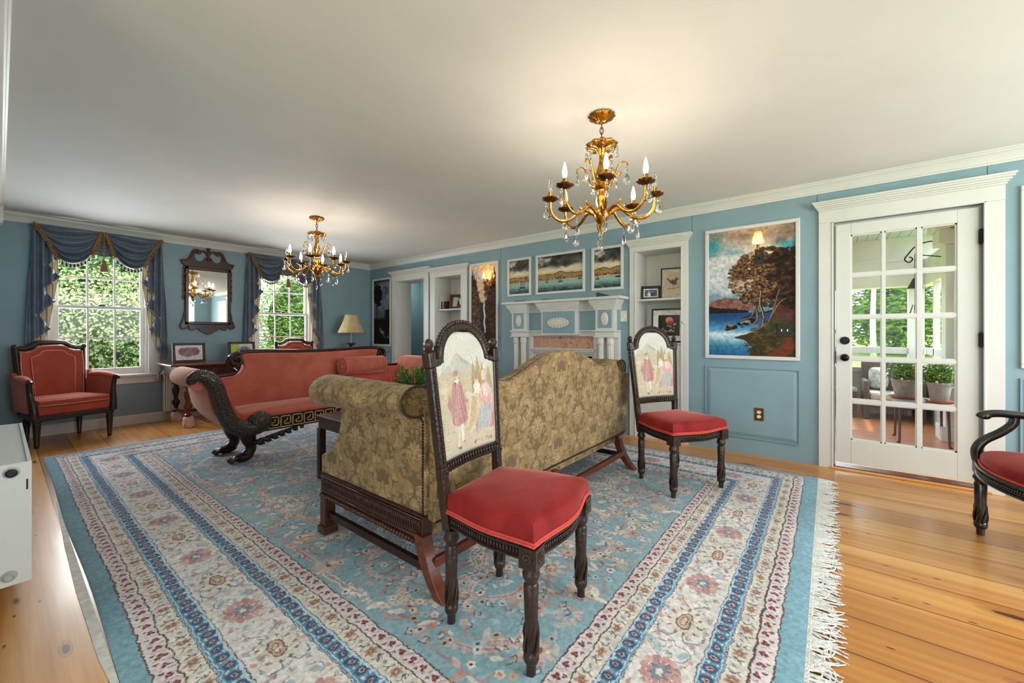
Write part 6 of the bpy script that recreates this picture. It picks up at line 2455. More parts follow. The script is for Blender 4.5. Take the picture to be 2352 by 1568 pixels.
# ------------------------------------------------------------------ mirror
def mirror():
    cx = 1.798
    t = thing('wall_mirror', 'tall mirror in a dark scrolled mahogany frame between the two windows', 'mirror', (cx, YW - 0.012, 0))
    half = [(0.0, 2.135), (0.022, 2.135), (0.030, 2.186), (0.048, 2.15), (0.075, 2.122), (0.098, 2.114), (0.125, 2.122), (0.146, 2.145), (0.156, 2.185), (0.148, 2.222), (0.128, 2.236), (0.108, 2.222), (0.090, 2.232), (0.088, 2.252), (0.108, 2.271), (0.145, 2.270), (0.172, 2.245), (0.190, 2.200), (0.215, 2.145), (0.250, 2.118), (0.305, 2.112), (0.300, 2.082), (0.284, 2.055),
            (0.262, 2.04), (0.262, 1.42), (0.270, 1.38), (0.276, 1.33), (0.290, 1.290), (0.300, 1.262), (0.312, 1.228), (0.296, 1.200), (0.262, 1.194), (0.240, 1.214), (0.228, 1.232), (0.214, 1.222), (0.224, 1.190), (0.206, 1.176), (0.178, 1.172), (0.150, 1.184), (0.120, 1.198), (0.098, 1.162), (0.066, 1.150), (0.045, 1.128), (0.0, 1.112)]
    pts = half + [(-x, z) for x, z in half[::-1] if x > 0]
    MB().prism(pts, 'y', -0.020, 0.010).build('frame_board', M_MAHOG, t, bevel=0.004)
    mb = MB()
    for x0, x1, z0, z1 in ((-0.262, -0.221, 1.25, 2.04), (0.221, 0.262, 1.25, 2.04), (-0.262, 0.262, 1.25, 1.290), (-0.262, 0.262, 1.992, 2.04)):
        mb.box((x0, -0.036, z0), (x1, -0.018, z1))
    mb.build('frame_moulding', M_MAHOG, t, bevel=0.008)
    for sg in (-1, 1):
        mb = MB()
        q = [(sg * a, -0.022, z) for a, z in half[10:21]]
        mb.tube(cr(q, 3), 0.011, 8)
        mb.ell((sg * 0.108, -0.026, 2.245), (0.022, 0.014, 0.022), 12, 8)
        mb.build('scroll_carving', M_MAHOGX, t, smooth=True)
        q = [(sg * a, -0.022, z) for a, z in half[24:33]]
        MB().tube(cr(q, 3), 0.008, 8).build('side_scroll', M_MAHOGX, t, smooth=True)
    mb = MB()
    mb.tube([(0, -0.02, 2.13), (0, -0.026, 2.20), (0, -0.02, 2.30)], [0.020, 0.016, 0.020], 10)
    for a in (-1, 1):
        mb.tube([(0, -0.02, 2.20), (a * 0.03, -0.024, 2.25), (a * 0.07, -0.022, 2.272), (a * 0.075, -0.02, 2.25)], [0.012, 0.014, 0.011, 0.006], 8)
    mb.ell((0, -0.02, 2.305), (0.024, 0.018, 0.012), 10, 6)
    mb.build('plume_finial', plain('worn gilt', (96, 66, 36), 0.4, 0.5, 0.4, 60), t, smooth=True)
    mg = plain('worn gilt leaf', (118, 84, 46), 0.4, 0.6, 0.4, 60)
    for sg in (-1, 1):
        mb = MB()
        for k in range(16):
            z = 1.60 + 0.42 * k / 15
            mb.ell((sg * (0.272 + 0.005 * sin(k * 2)), -0.01, z), (0.011, 0.012, 0.018), 8, 6)
        mb.build('gilt_garland', mg, t, smooth=True)
    mm = N('mirror silvering')
    mm.set(Base_Color=(0.86, 0.86, 0.85, 1), Metallic=1.0, Roughness=0.02)
    MB().box((-0.221, -0.026, 1.290), (0.221, -0.0205, 1.992)).build('mirror_glass', mm.m, t)
    return t


mirror()

# ------------------------------------------------------------------ chandeliers
M_BULB = emit('lit candle bulb', (255, 234, 208), 160, (255, 240, 210))
M_BULBC = crystal_mat('clear bulb glass')


def crystal_mesh(name, L, wd):
    mb = MB()
    mb.lathe([(0.0, -L), (wd * 0.72, -L * 0.86), (wd, -L * 0.66), (wd * 0.80, -L * 0.40), (wd * 0.30, -L * 0.10), (0.0, 0.0)], (0, 0, -0.030), 8, sy=0.5)
    mb.ell((0, 0, -0.018), (0.009, 0.006, 0.009), 8, 4)
    mb.ell((0, 0, -0.002), (0.006, 0.005, 0.006), 6, 4)
    return mb


def add_shared(name, me, mat, parent, loc, rz=0.0):
    o = bpy.data.objects.new(name, me)
    COL.objects.link(o)
    o.location = loc
    o.rotation_euler = (0, 0, rz)
    o.parent = parent
    return o


def chandelier(label, loc, rz):
    t = thing('chandelier', label, 'chandelier', loc, rz, 'brass crystal chandeliers')
    mb = MB().lathe([(0.0, -0.048), (0.018, -0.046), (0.030, -0.038), (0.062, -0.022), (0.076, -0.010), (0.070, -0.004), (0.0, 0.0)], n=48, lobes=12, amp=0.07)
    mb.build('ceiling_canopy', M_BRASS, t, smooth=50)
    mb = MB()
    z = -0.046
    for k in range(4):
        pts = []
        for j in range(14):
            a = 2 * pi * j / 14
            x, zz = 0.0095 * cos(a), 0.0215 * sin(a)
            pts.append((x, 0, z - 0.017 + zz) if k % 2 == 0 else (0, x, z - 0.017 + zz))
        mb.tube(pts, 0.0028, 6, closed=True)
        z -= 0.029
    mb.tube([(-0.02, 0, -0.155), (-0.012, 0, -0.172), (0, 0, -0.160), (0.012, 0, -0.172), (0.02, 0, -0.155)], 0.003, 6)
    mb.build('hanging_chain', M_BRASSD, t, smooth=True)
    MB().lathe([(0.010, -0.245), (0.022, -0.225), (0.034, -0.205), (0.074, -0.198), (0.090, -0.180), (0.082, -0.170), (0.050, -0.160), (0.0, -0.150)], n=60, lobes=10, amp=0.08).build('crown_dish', M_BRASS, t, smooth=50)
    MB().lathe([(0.0, -0.702), (0.008, -0.698), (0.016, -0.672), (0.024, -0.655), (0.018, -0.640), (0.030, -0.625), (0.044, -0.600), (0.050, -0.580), (0.046, -0.562), (0.028, -0.548), (0.022, -0.530), (0.030, -0.505), (0.031, -0.475), (0.018, -0.452), (0.020, -0.440), (0.042, -0.430), (0.046, -0.420), (0.026, -0.412), (0.022, -0.395), (0.032, -0.365), (0.034, -0.345), (0.022, -0.300), (0.013, -0.262), (0.016, -0.252), (0.014, -0.235)], n=24).build('stem', M_BRASS, t, smooth=45)
    cm = crystal_mesh('c', 0.068, 0.021).build('crystal_drop', crystal_m, t)
    cm.location = (0, 0, -0.702)
    cme = cm.data
    sm = crystal_mesh('c', 0.042, 0.013).build('crystal_drop', crystal_m, t)
    sme = sm.data
    sm.location = (0.088, 0, -0.185)
    for k in range(1, 8):
        a = 2 * pi * k / 8
        add_shared('crystal_drop', sme, crystal_m, t, (0.088 * cos(a), 0.088 * sin(a), -0.185), a)
    for k in range(6):
        a = 2 * pi * (k + 0.3) / 6
        c_, s_ = cos(a), sin(a)
        pts = cr([(0.03, -0.425), (0.062, -0.405), (0.078, -0.360), (0.096, -0.310), (0.125, -0.292), (0.146, -0.308), (0.142, -0.328)], 4)
        mb = MB().tube([(r * c_, r * s_, z) for r, z in pts], [0.0065 - 0.0025 * j / len(pts) for j in range(len(pts))], 6)
        pts = cr([(0.062, -0.400), (0.080, -0.372), (0.098, -0.352), (0.112, -0.356), (0.108, -0.370)], 3)
        mb.tube([(r * c_, r * s_, z) for r, z in pts], 0.0036, 5)
        mb.build('leaf_scroll', M_BRASS, t, smooth=True)
        add_shared('crystal_drop', sme if k % 2 else cme, crystal_m, t, (0.142 * c_, 0.142 * s_, -0.330), a)
    for k in range(8):
        a = 2 * pi * k / 8
        c_, s_ = cos(a), sin(a)
        pts = cr([(0.036, -0.588), (0.075, -0.560), (0.115, -0.556), (0.150, -0.585), (0.195, -0.612), (0.245, -0.610), (0.285, -0.575), (0.300, -0.530), (0.300, -0.492)], 4)
        mb = MB().tube([(r * c_, r * s_, z) for r, z in pts], [0.0105 - 0.003 * j / len(pts) for j in range(len(pts))], 8)
        for (r0, z0, r1, z1) in ((0.115, -0.556, 0.140, -0.525), (0.195, -0.612, 0.215, -0.640), (0.285, -0.575, 0.312, -0.588)):
            mb.tube([(r0 * c_, r0 * s_, z0), ((r0 + r1) / 2 * c_, (r0 + r1) / 2 * s_, (z0 + z1) / 2 + 0.006), (r1 * c_, r1 * s_, z1)], [0.007, 0.006, 0.002], 6)
        arm = mb.build('arm', M_BRASS, t, smooth=True)
        cup = (0.300 * c_, 0.300 * s_, 0)
        MB().lathe([(0.006, -0.498), (0.026, -0.492), (0.046, -0.480), (0.048, -0.474), (0.030, -0.480), (0.014, -0.478), (0.0, -0.478)], cup, 36, 9, 0.09).build('drip_pan', M_BRASSD, arm, smooth=50)
        MB().lathe([(0.014, -0.482), (0.0145, -0.478), (0.0125, -0.472), (0.0125, -0.440), (0.0, -0.440)], cup, 14).build('candle_sleeve', M_BRASS, arm, smooth=40)
        lit = k not in (2, 6)
        MB().lathe([(0.0075, -0.440), (0.0125, -0.424), (0.0135, -0.408), (0.010, -0.385), (0.005, -0.366), (0.0008, -0.352)], cup, 14).build('candle_bulb', M_BULB if lit else M_BULBC, arm, smooth=True)
        add_shared('crystal_drop', cme, crystal_m, t, (0.322 * c_, 0.322 * s_, -0.500), a)
        add_shared('crystal_drop', cme, crystal_m, t, (0.205 * c_, 0.205 * s_, -0.640), a + 1.0)
    return t


CHA = chandelier('larger-looking brass crystal chandelier above the gold settee', (2.185, 1.047, ZC), radians(30))


def deep_dup(root, loc, rz, label):
    return dup(root, loc, rz, label)


deep_dup(CHA, (2.170, 4.452, ZC), radians(52), 'smaller-looking brass crystal chandelier above the salmon sofa')
# ------------------------------------------------------------------ mantelpiece and firebox
M_MARBLE = N('rose marble')
_f = M_MARBLE.noise(M_MARBLE.obj(), 9, 6, 0.65, 2.2)
_c = M_MARBLE.ramp(_f, [(0.30, (140, 86, 70)), (0.42, (196, 150, 128)), (0.55, (210, 168, 146)), (0.70, (188, 138, 118))])
_v = M_MARBLE.noise(M_MARBLE.obj(), 16, 5, 0.7, 3.5)
_k = M_MARBLE.math('LESS_THAN', M_MARBLE.math('ABSOLUTE', M_MARBLE.math('SUBTRACT', _v, 0.5)), 0.014)
M_MARBLE.l(M_MARBLE.mix(M_MARBLE.math('MULTIPLY', _k, 0.7), _c, (104, 56, 48)), M_MARBLE.b.inputs['Base Color'])
M_MARBLE.set(Roughness=0.2)
M_MARBLE = M_MARBLE.m


def mantel():
    t = thing('fireplace_mantel', 'white mantelpiece with fluted double columns and blue frieze panels', 'fireplace', (XW, 2.577, 0))
    # local: x negative = into the room, y along the wall
    def box(mb, x, y0, y1, z0, z1, x1=0.0):
        return mb.box((-x, y0, z0), (-x1, y1, z1))
    CW = 0.115          # half width of a column block
    CC = 0.605          # its centre
    MB().box((-0.245, -0.834, 1.507), (0, 0.820, 1.537)).build('mantel_shelf', M_WHITE, t, bevel=0.004)
    steps = [(1.392, 1.402, 0.012), (1.402, 1.420, 0.018), (1.420, 1.438, 0.032), (1.438, 1.456, 0.048), (1.456, 1.474, 0.064), (1.474, 1.492, 0.080), (1.492, 1.508, 0.092)]
    mb = MB()
    for z0, z1, d in steps:
        box(mb, 0.065 + d * 0.75, -0.745, 0.745, z0, z1)
        for c, hw in ((-CC, 0.115), (0.0, 0.245), (CC, 0.115)):
            box(mb, 0.155 + d * 0.62 if c == 0 else 0.150 + d * 0.66, c - hw - d * 0.62, c + hw + d * 0.62, z0, z1)
    mb.build('cornice', M_WHITE, t, bevel=0.003)
    mb = MB()
    box(mb, 0.066, -0.735, 0.735, 1.16, 1.395)
    mb.build('frieze_panel', M_WALL, t)
    for c in (-CC, CC):
        mb = MB()
        box(mb, 0.146, c - 0.113, c + 0.113, 1.168, 1.393)
        blk_ = mb.build('frieze_block', M_WHITE, t, bevel=0.002)
        MB().box((-0.149, c - 0.084, 1.190), (-0.140, c + 0.084, 1.392)).build('blue_field', M_WALL, blk_)
        mb = MB().ell((-0.149, c, 1.292), (0.010, 0.044, 0.074), 24, 10)
        for k in range(26):
            a, r = 2 * pi * k / 13, 0.35 + 0.45 * (k // 13)
            mb.ell((-0.156, c + 0.036 * r * cos(a), 1.292 + 0.062 * r * sin(a)), (0.006, 0.007, 0.009), 6, 4)
        mb.build('oval_medallion', paint('ivory plaster', (214, 208, 196), 0.7), blk_, smooth=True)
    mb = MB()
    box(mb, 0.150, -0.245, 0.245, 1.112, 1.393)
    blk_ = mb.build('frieze_block', M_WHITE, t, bevel=0.002)
    MB().box((-0.153, -0.226, 1.130), (-0.144, 0.226, 1.392)).build('blue_field', M_WALL, blk_)
    mb = MB().ell((-0.153, 0.0, 1.258), (0.010, 0.150, 0.062), 28, 10)
    for k in range(60):
        a, r = 2 * pi * k / 20 + 0.1 * (k // 20), 0.35 + 0.31 * (k // 20)
        mb.ell((-0.161, 0.145 * r * cos(a), 1.258 + 0.060 * r * sin(a)), (0.007, 0.013, 0.010), 6, 4)
    mb.build('oval_medallion', paint('ivory plaster', (214, 208, 196), 0.7), blk_, smooth=True)
    # architrave and capitals
    mb = MB()
    box(mb, 0.075, -0.735, 0.735, 1.095, 1.150)
    box(mb, 0.092, -0.735, 0.735, 1.150, 1.168)
    for c in (-CC, CC):
        box(mb, 0.172, c - 0.135, c + 0.135, 1.150, 1.168)
        box(mb, 0.150, c - 0.118, c + 0.118, 1.098, 1.150)
        box(mb, 0.166, c - 0.130, c + 0.130, 1.082, 1.098)
    mb.build('architrave', M_WHITE, t, bevel=0.003)
    for c in (-CC, CC):
        mb = MB()
        box(mb, 0.070, c - 0.130, c + 0.130, 0.0, 1.082)
        s = 1 if c > 0 else -1
        box(mb, 0.085, s * 0.462 - 0.022, s * 0.462 + 0.022, 0.0, 1.095)
        mb.build('pilaster_backing', M_WHITE, t, bevel=0.002)
    for c in (-CC, CC):
        for o in (-0.057, 0.057):
            mb = MB()
            n = 40
            prof = [(0.043, 0.0), (0.043, 0.03), (0.037, 0.05), (0.0355, 0.07), (0.035, 0.99), (0.036, 1.0), (0.041, 1.02), (0.041, 1.082)]
            vs, fs = [], []
            for (r, z) in prof:
                for k in range(n):
                    a = 2 * pi * k / n
                    rr = r - (0.0035 if (k % 4 in (1, 2) and 0.06 < z < 1.0) else 0)
                    vs.append((-0.115 + rr * cos(a), c + o + rr * sin(a), z))
            for i in range(len(prof) - 1):
                for k in range(n):
                    l = (k + 1) % n
                    fs.append((i * n + k, i * n + l, (i + 1) * n + l, (i + 1) * n + k))
            mb.add(vs, fs)
            mb.build('fluted_column', M_WHITE, t)
    for c in (-CC, CC):
        MB().box((-0.175, c - 0.135, 0.0), (0, c + 0.135, 0.10)).build('plinth', M_WHITE, t, bevel=0.003)
    # marble slips and inner moulding
    mb = MB()
    box(mb, 0.040, -0.445, 0.445, 0.945, 1.096)
    mb.build('marble_slip', M_MARBLE, t)
    mb = MB()
    for z0, z1, d in ((0.858, 0.885, 0.050), (0.885, 0.910, 0.075), (0.910, 0.932, 0.100), (0.932, 0.947, 0.118)):
        box(mb, d, -0.445 - d * 0.1, 0.445 + d * 0.1, z0, z1)
    for s in (-1, 1):
        box(mb, 0.050, s * 0.425 - 0.022, s * 0.425 + 0.022, 0.0, 0.86)
    mb.build('inner_moulding', M_WHITE, t, bevel=0.003)
    return t


mantel()
M_SOOT = plain('sooty firebrick', (24, 23, 24), 0.9, 0, 0.4, 12)
fb = MB()
y0, y1 = 2.20, 3.06
fb.box((XW + 0.02, y0 - 0.02, -0.02), (XW + 0.52, y1 + 0.02, 0.0)).box((XW + 0.50, y0, 0), (XW + 0.54, y1, 0.9)).box((XW + 0.12, y0 - 0.04, 0), (XW + 0.52, y0, 0.9)).box((XW + 0.12, y1, 0), (XW + 0.52, y1 + 0.04, 0.9)).box((XW + 0.10, y0 - 0.04, 0.86), (XW + 0.54, y1 + 0.04, 0.92))
t = thing('firebox', 'black firebox opening behind the gold settee', 'firebox', (0, 0, 0))
fb.build('firebox_lining', M_SOOT, t)
mb = MB()
for k in range(22):
    y = y0 + 0.03 + k * (y1 - y0 - 0.06) / 21
    mb.box((XW + 0.028, y - 0.003, 0.03), (XW + 0.034, y + 0.003, 0.80))
mb.box((XW + 0.024, y0 + 0.02, 0.80), (XW + 0.038, y1 - 0.02, 0.825)).box((XW + 0.024, y0 + 0.02, 0.01), (XW + 0.038, y1 - 0.02, 0.035))
mb.build('mesh_screen', M_BLACKM, t)
struct(MB().box((XW - 0.32, 1.80, 0.0), (XW - 0.02, 3.36, 0.014)).build('floor_hearth', plain('slate hearth', (70, 70, 72), 0.6)))

# small things on the mantel shelf
zs_ = 1.5375


def remote(label, y, x, rz, L, mat, z=zs_):
    t = thing('remote_control', label, 'remote', (x, y, z), rz, 'small things on the mantel shelf')
    MB().box((-0.022, -L / 2, 0), (0.022, L / 2, 0.016)).build('remote_body', mat, t, bevel=0.004)
    MB().box((-0.014, -L / 2 + 0.02, 0.016), (0.014, L / 2 - 0.04, 0.018)).build('keypad', plain('grey keys', (96, 98, 102), 0.6), t)


remote('slim black remote on the mantel shelf, at the end near the waterfall painting', 3.16, XW - 0.14, 0.15, 0.15, M_BLACK)
t = thing('candle_dish', 'low gilt dish on the mantel shelf under the widest harbour painting', 'dish', (XW - 0.15, 2.72, zs_), 0, 'small things on the mantel shelf')
MB().lathe([(0.0, 0.004), (0.05, 0.003), (0.055, 0.0), (0.085, 0.010), (0.088, 0.014), (0.05, 0.010), (0.0, 0.008)], n=24, sy=1.0).build('dish_bowl', plain('pale gilt', (176, 150, 98), 0.5, 0.4), t, smooth=True)
t = thing('spectacles_case', 'dark tilted case on the mantel shelf, at the end near the light switch', 'case', (XW - 0.13, 1.99, zs_), radians(10), 'small things on the mantel shelf')
mb = MB().prism([(-0.075, 0.0), (0.075, 0.0), (0.085, 0.045), (0.06, 0.055), (-0.06, 0.018)], 'x', -0.025, 0.025)
mb.build('case_body', plain('dark green case', (40, 56, 58), 0.4), t, bevel=0.004)
MB().box((-0.026, -0.06, 0.004), (0.026, -0.03, 0.010)).build('case_clip', M_BRASSD, t)


# ------------------------------------------------------------------ built-in bookcases
def bookcase(label, y0, y1, shelf_z, door, head, k):
    t = thing('built_in_bookcase', label, 'bookcase', (0, 0, 0), 0, 'white built-in bookcases beside the fireplace')
    zt = 2.025
    c = casing('c', y0, y1, zt, 0.066 if k else 0.118, head=head, over=0.040, bottom=0.0)
    c.build('casing', M_WHITE, t, bevel=0.002)
    d = 0.33
    mb = MB()
    x = XW + 0.001
    mb.box((x + d, y0 - 0.012, 0), (x + d + 0.012, y1 + 0.012, zt))
    mb.box((x, y0 - 0.012, 0), (x + d, y0 + 0.001, zt)).box((x, y1 - 0.001, 0), (x + d, y1 + 0.012, zt))
    mb.box((x, y0 - 0.012, zt - 0.001), (x + d, y1 + 0.012, zt + 0.012))
    mb.build('niche_lining', M_WHITE, t)
    MB().box((x + 0.02, y0 + 0.001, shelf_z - 0.02), (x + d, y1 - 0.001, shelf_z)).build('shelf', M_WHITE, t, bevel=0.003)
    MB().box((x + 0.004, y0 + 0.001, 1.012), (x + d, y1 - 0.001, 1.032)).build('shelf', M_WHITE, t, bevel=0.003)
    for yy0, yy1 in ((y0 + 0.004, y1 - 0.004),):
        dr = MB().box((x - 0.008, yy0, 0.10), (x + 0.010, yy1, 1.008)).build('cabinet_door', M_WHITE, t, bevel=0.002)
        mb = MB()
        for a, b, c0, d0_ in ((yy0 + 0.06, yy1 - 0.06, 0.16, 0.168), (yy0 + 0.06, yy1 - 0.06, 0.94, 0.948), (yy0 + 0.06, yy0 + 0.068, 0.16, 0.948), (yy1 - 0.068, yy1 - 0.06, 0.16, 0.948)):
            mb.box((x - 0.011, a, c0), (x - 0.007, b, d0_))
        mb.build('door_moulding', M_WHITE, dr)
    MB().box((x, y0, 0.0), (x + 0.012, y1, 0.10)).build('toe_board', M_WHITE, t)
    return t


bookcase('white built-in bookcase holding the bird drawing and two other pictures', 1.185, 1.667, 1.505, True, 0.125, 1)
bookcase('white built-in bookcase between the doorway and the waterfall painting', 4.372, 4.964, 1.515, True, 0.150, 0)
t = thing('cabinet_latch', 'small white round knob on the bookcase casing beside the lake painting', 'knob', (XW - 0.021, 1.155, 1.243))
mb = MB().lathe([(0.010, 0.0), (0.007, 0.006), (0.007, 0.018), (0.013, 0.024), (0.015, 0.032), (0.010, 0.040), (0.0, 0.041)], n=16)
mb.v = [(-z, x, y) for x, y, z in mb.v]
mb.build('knob', M_WHITE, t, smooth=45)


def art_people():
    c = Cv(100, 66, (70, 92, 120), 3)
    c.poly([(0, 0), (100, 0), (100, 26), (0, 30)], (60, 84, 60))
    c.noise(0.3, 30, 3)
    for x, h, col, hair in ((36, 34, (206, 206, 214), (206, 184, 150)), (64, 40, (36, 48, 84), (70, 50, 40))):
        c.ell(x, h * 0.5, 15, h * 0.55, col)
        c.ell(x, h + 6, 7, 8.5, (214, 170, 146))
        c.ell(x, h + 11, 7.4, 5, hair)
    return c.a


def art_bird():
    c = Cv(70, 84, (204, 186, 152), 4)
    c.noise(0.12, 20, 4)
    dk = (44, 38, 34)
    c.ell(38, 46, 20, 11, (98, 84, 68), -0.3)
    c.ell(52, 58, 8.5, 7.5, (84, 70, 58))
    c.poly([(58, 60), (70, 62), (58, 56)], dk)
    c.poly([(24, 50), (4, 66), (2, 60), (22, 42)], (60, 50, 42))
    c.ell(34, 45, 14, 6, (60, 52, 46), -0.35)
    c.ell(54, 60, 1.3, 1.3, (230, 220, 200))
    for k in range(16):
        c.line([(22 + k * 2, 52 - k * 0.3), (26 + k * 2, 40)], 0.7, dk, 0.5)
    c.line([(36, 36), (34, 22)], 1.4, dk)
    c.line([(42, 37), (42, 22)], 1.4, dk)
    c.line(cr([(2, 16), (20, 21), (40, 21), (69, 26)], 5), 2.2, (56, 46, 36))
    c.line(cr([(12, 19), (18, 34), (14, 42)], 5), 1.0, dk)
    c.line(cr([(56, 24), (62, 36), (68, 40)], 5), 1.0, dk)
    return c.a


def art_flower():
    c = Cv(80, 90, (20, 20, 26), 4)
    c.noise(0.4, 20, 5)
    c.ell(42, 66, 15, 16, (206, 96, 78), 0.2)
    c.ell(40, 70, 12, 12, (230, 160, 140), 0.2, 0.8, 0.2)
    c.ell(44, 58, 9, 7, (190, 52, 44), 0, 0.9, 0.2)
    for k in range(22):
        x, y = random.uniform(14, 68), random.uniform(14, 50)
        c.ell(x, y, random.uniform(3, 7), random.uniform(2, 4), random.choice([(216, 170, 140), (176, 110, 56), (230, 214, 196), (90, 110, 60), (196, 120, 90)]), random.uniform(0, 3), 0.9, 0.1)
    c.line([(42, 50), (40, 24)], 2, (60, 80, 44))
    return c.a


def art_memo():
    c = Cv(80, 60, (74, 62, 52), 3)
    c.poly([(8, 6), (30, 6), (36, 54), (10, 54)], (222, 220, 214))
    for k in range(8):
        c.line([(12, 12 + k * 5), (30, 12 + k * 5)], 1, (110, 108, 104))
    c.ell(46, 38, 8, 13, (200, 196, 188), 0.4)
    c.ell(48, 26, 4, 12, (226, 222, 216), 0.2)
    return c.a


def art_warm():
    c = Cv(60, 60, (120, 90, 60), 3)
    c.noise(0.5, 20, 8)
    return c.a


XN = XW + 0.16
easel_frame('picture_frame', 'small black framed snapshot of two people on the bookcase shelf', 'picture frame', (XN, 1.560, 1.5055), radians(-72), 0.215, 0.158, 0.030, M_BLACK, art_people(), 'snapshot of two people', 0.012, group='framed pictures in the bookcase by the lake painting')
easel_frame('picture_frame', 'framed bird drawing on the upper bookcase shelf beside the snapshot', 'picture frame', (XN + 0.03, 1.330, 1.5055), radians(-80), 0.255, 0.345, 0.014, M_DARKW, art_bird(), 'drawing of a bird', 0.048, lean=0.08, group='framed pictures in the bookcase by the lake painting', mount_c=(214, 204, 186))
easel_frame('picture_frame', 'large framed flower picture with white mount on the lower bookcase shelf', 'picture frame', (XN + 0.02, 1.375, 1.0325), radians(-84), 0.37, 0.375, 0.018, M_DARKW, art_flower(), 'flower still life', 0.055, lean=0.10, group='framed pictures in the bookcase by the lake painting')
easel_frame('picture_frame', 'dark brown frame leaning beside books on the bookcase shelf', 'picture frame', (XN + 0.02, 4.64, 1.5155), radians(-62), 0.31, 0.25, 0.032, M_MAHOGX, art_memo(), 'framed paper', 0.0, lean=0.22)


def book(label, loc, rz, w_, h, th, mat, group):
    t = thing('book', label, 'book', loc, rz, group)
    # spine faces -y
    mb = MB().box((-th / 2, 0, 0), (-th / 2 + 0.003, w_, h)).box((th / 2 - 0.003, 0, 0), (th / 2, w_, h)).box((-th / 2, -0.003, 0), (th / 2, 0.0, h))
    mb.build('cover', mat, t)
    MB().box((-th / 2 + 0.0031, 0.0005, 0.004), (th / 2 - 0.0031, w_ - 0.005, h - 0.004)).build('pages', plain('paper pages', (222, 216, 200), 0.9), t)


book('tall thin white book standing at the end of the book row', (XW + 0.06, 4.935, 1.5155), radians(-90), 0.15, 0.205, 0.016, plain('white book cover', (214, 208, 198), 0.6), None)
for k, (th, h, col, lb) in enumerate(((0.030, 0.125, (40, 30, 28), 'small dark book next to the tall white book'), (0.020, 0.130, (196, 186, 170), 'small cream book between two dark ones on the bookcase shelf'), (0.032, 0.128, (62, 40, 34), 'small brown book between the cream book and the leaning brown frame'))):
    book(lb, (XW + 0.08, 4.908 - [0.0, 0.028, 0.057][k], 1.5155), radians(-90), 0.12, h, th, plain('book cover %s' % 'abc'[k], col, 0.6), 'small books by the leaning brown frame')


# ------------------------------------------------------------------ wall paintings with flat white frames
def wall_art(name, label, y0, y1, z0, z1, arr, imname, fw=0.034, group=None):
    t = thing(name, label, 'painting', (XW, (y0 + y1) / 2, z0), 0, group)
    w_, h = y1 - y0, z1 - z0
    mb = MB()
    x = -0.022
    for a, b, c, d in ((-w_ / 2, w_ / 2, 0, fw), (-w_ / 2, w_ / 2, h - fw, h), (-w_ / 2, -w_ / 2 + fw, fw, h - fw), (w_ / 2 - fw, w_ / 2, fw, h - fw)):
        mb.box((x, a, c), (-0.0005, b, d))
    mb.build('frame', M_WHITE, t, bevel=0.005)
    mb = MB()
    i = fw - 0.002
    # seen from -x with +y to the left
    quad_uv(mb, (-0.008, w_ / 2 - i, i), (-0.008, -w_ / 2 + i, i), (-0.008, -w_ / 2 + i, h - i), (-0.008, w_ / 2 - i, h - i))
    mb.build('canvas', image_mat(imname, arr, 0.6, 0.0, bump=0.0006, spec=0.15), t)
    return t


def grad(H, W, stops):
    ys = np.linspace(0, 1, H)
    o = np.zeros((H, 1, 3), np.float32)
    for ch in range(3):
        o[:, 0, ch] = np.interp(ys, [s[0] for s in stops], [s[1][ch] / 255 for s in stops])
    return np.repeat(o, W, axis=1)


def blobs(c, n, xr, yr, rr, cols, al=0.8, ar=0.5, seed=0, soft=0.15, mask=None):
    rng = random.Random(seed)
    for _ in range(n):
        x, y = rng.uniform(*xr), rng.uniform(*yr)
        if mask and not mask(x, y):
            continue
        r = rng.uniform(*rr)
        c.ell(x, y, r, r * rng.uniform(ar * 0.6, ar * 1.3), rng.choice(cols), rng.uniform(-0.8, 0.8), al, soft)


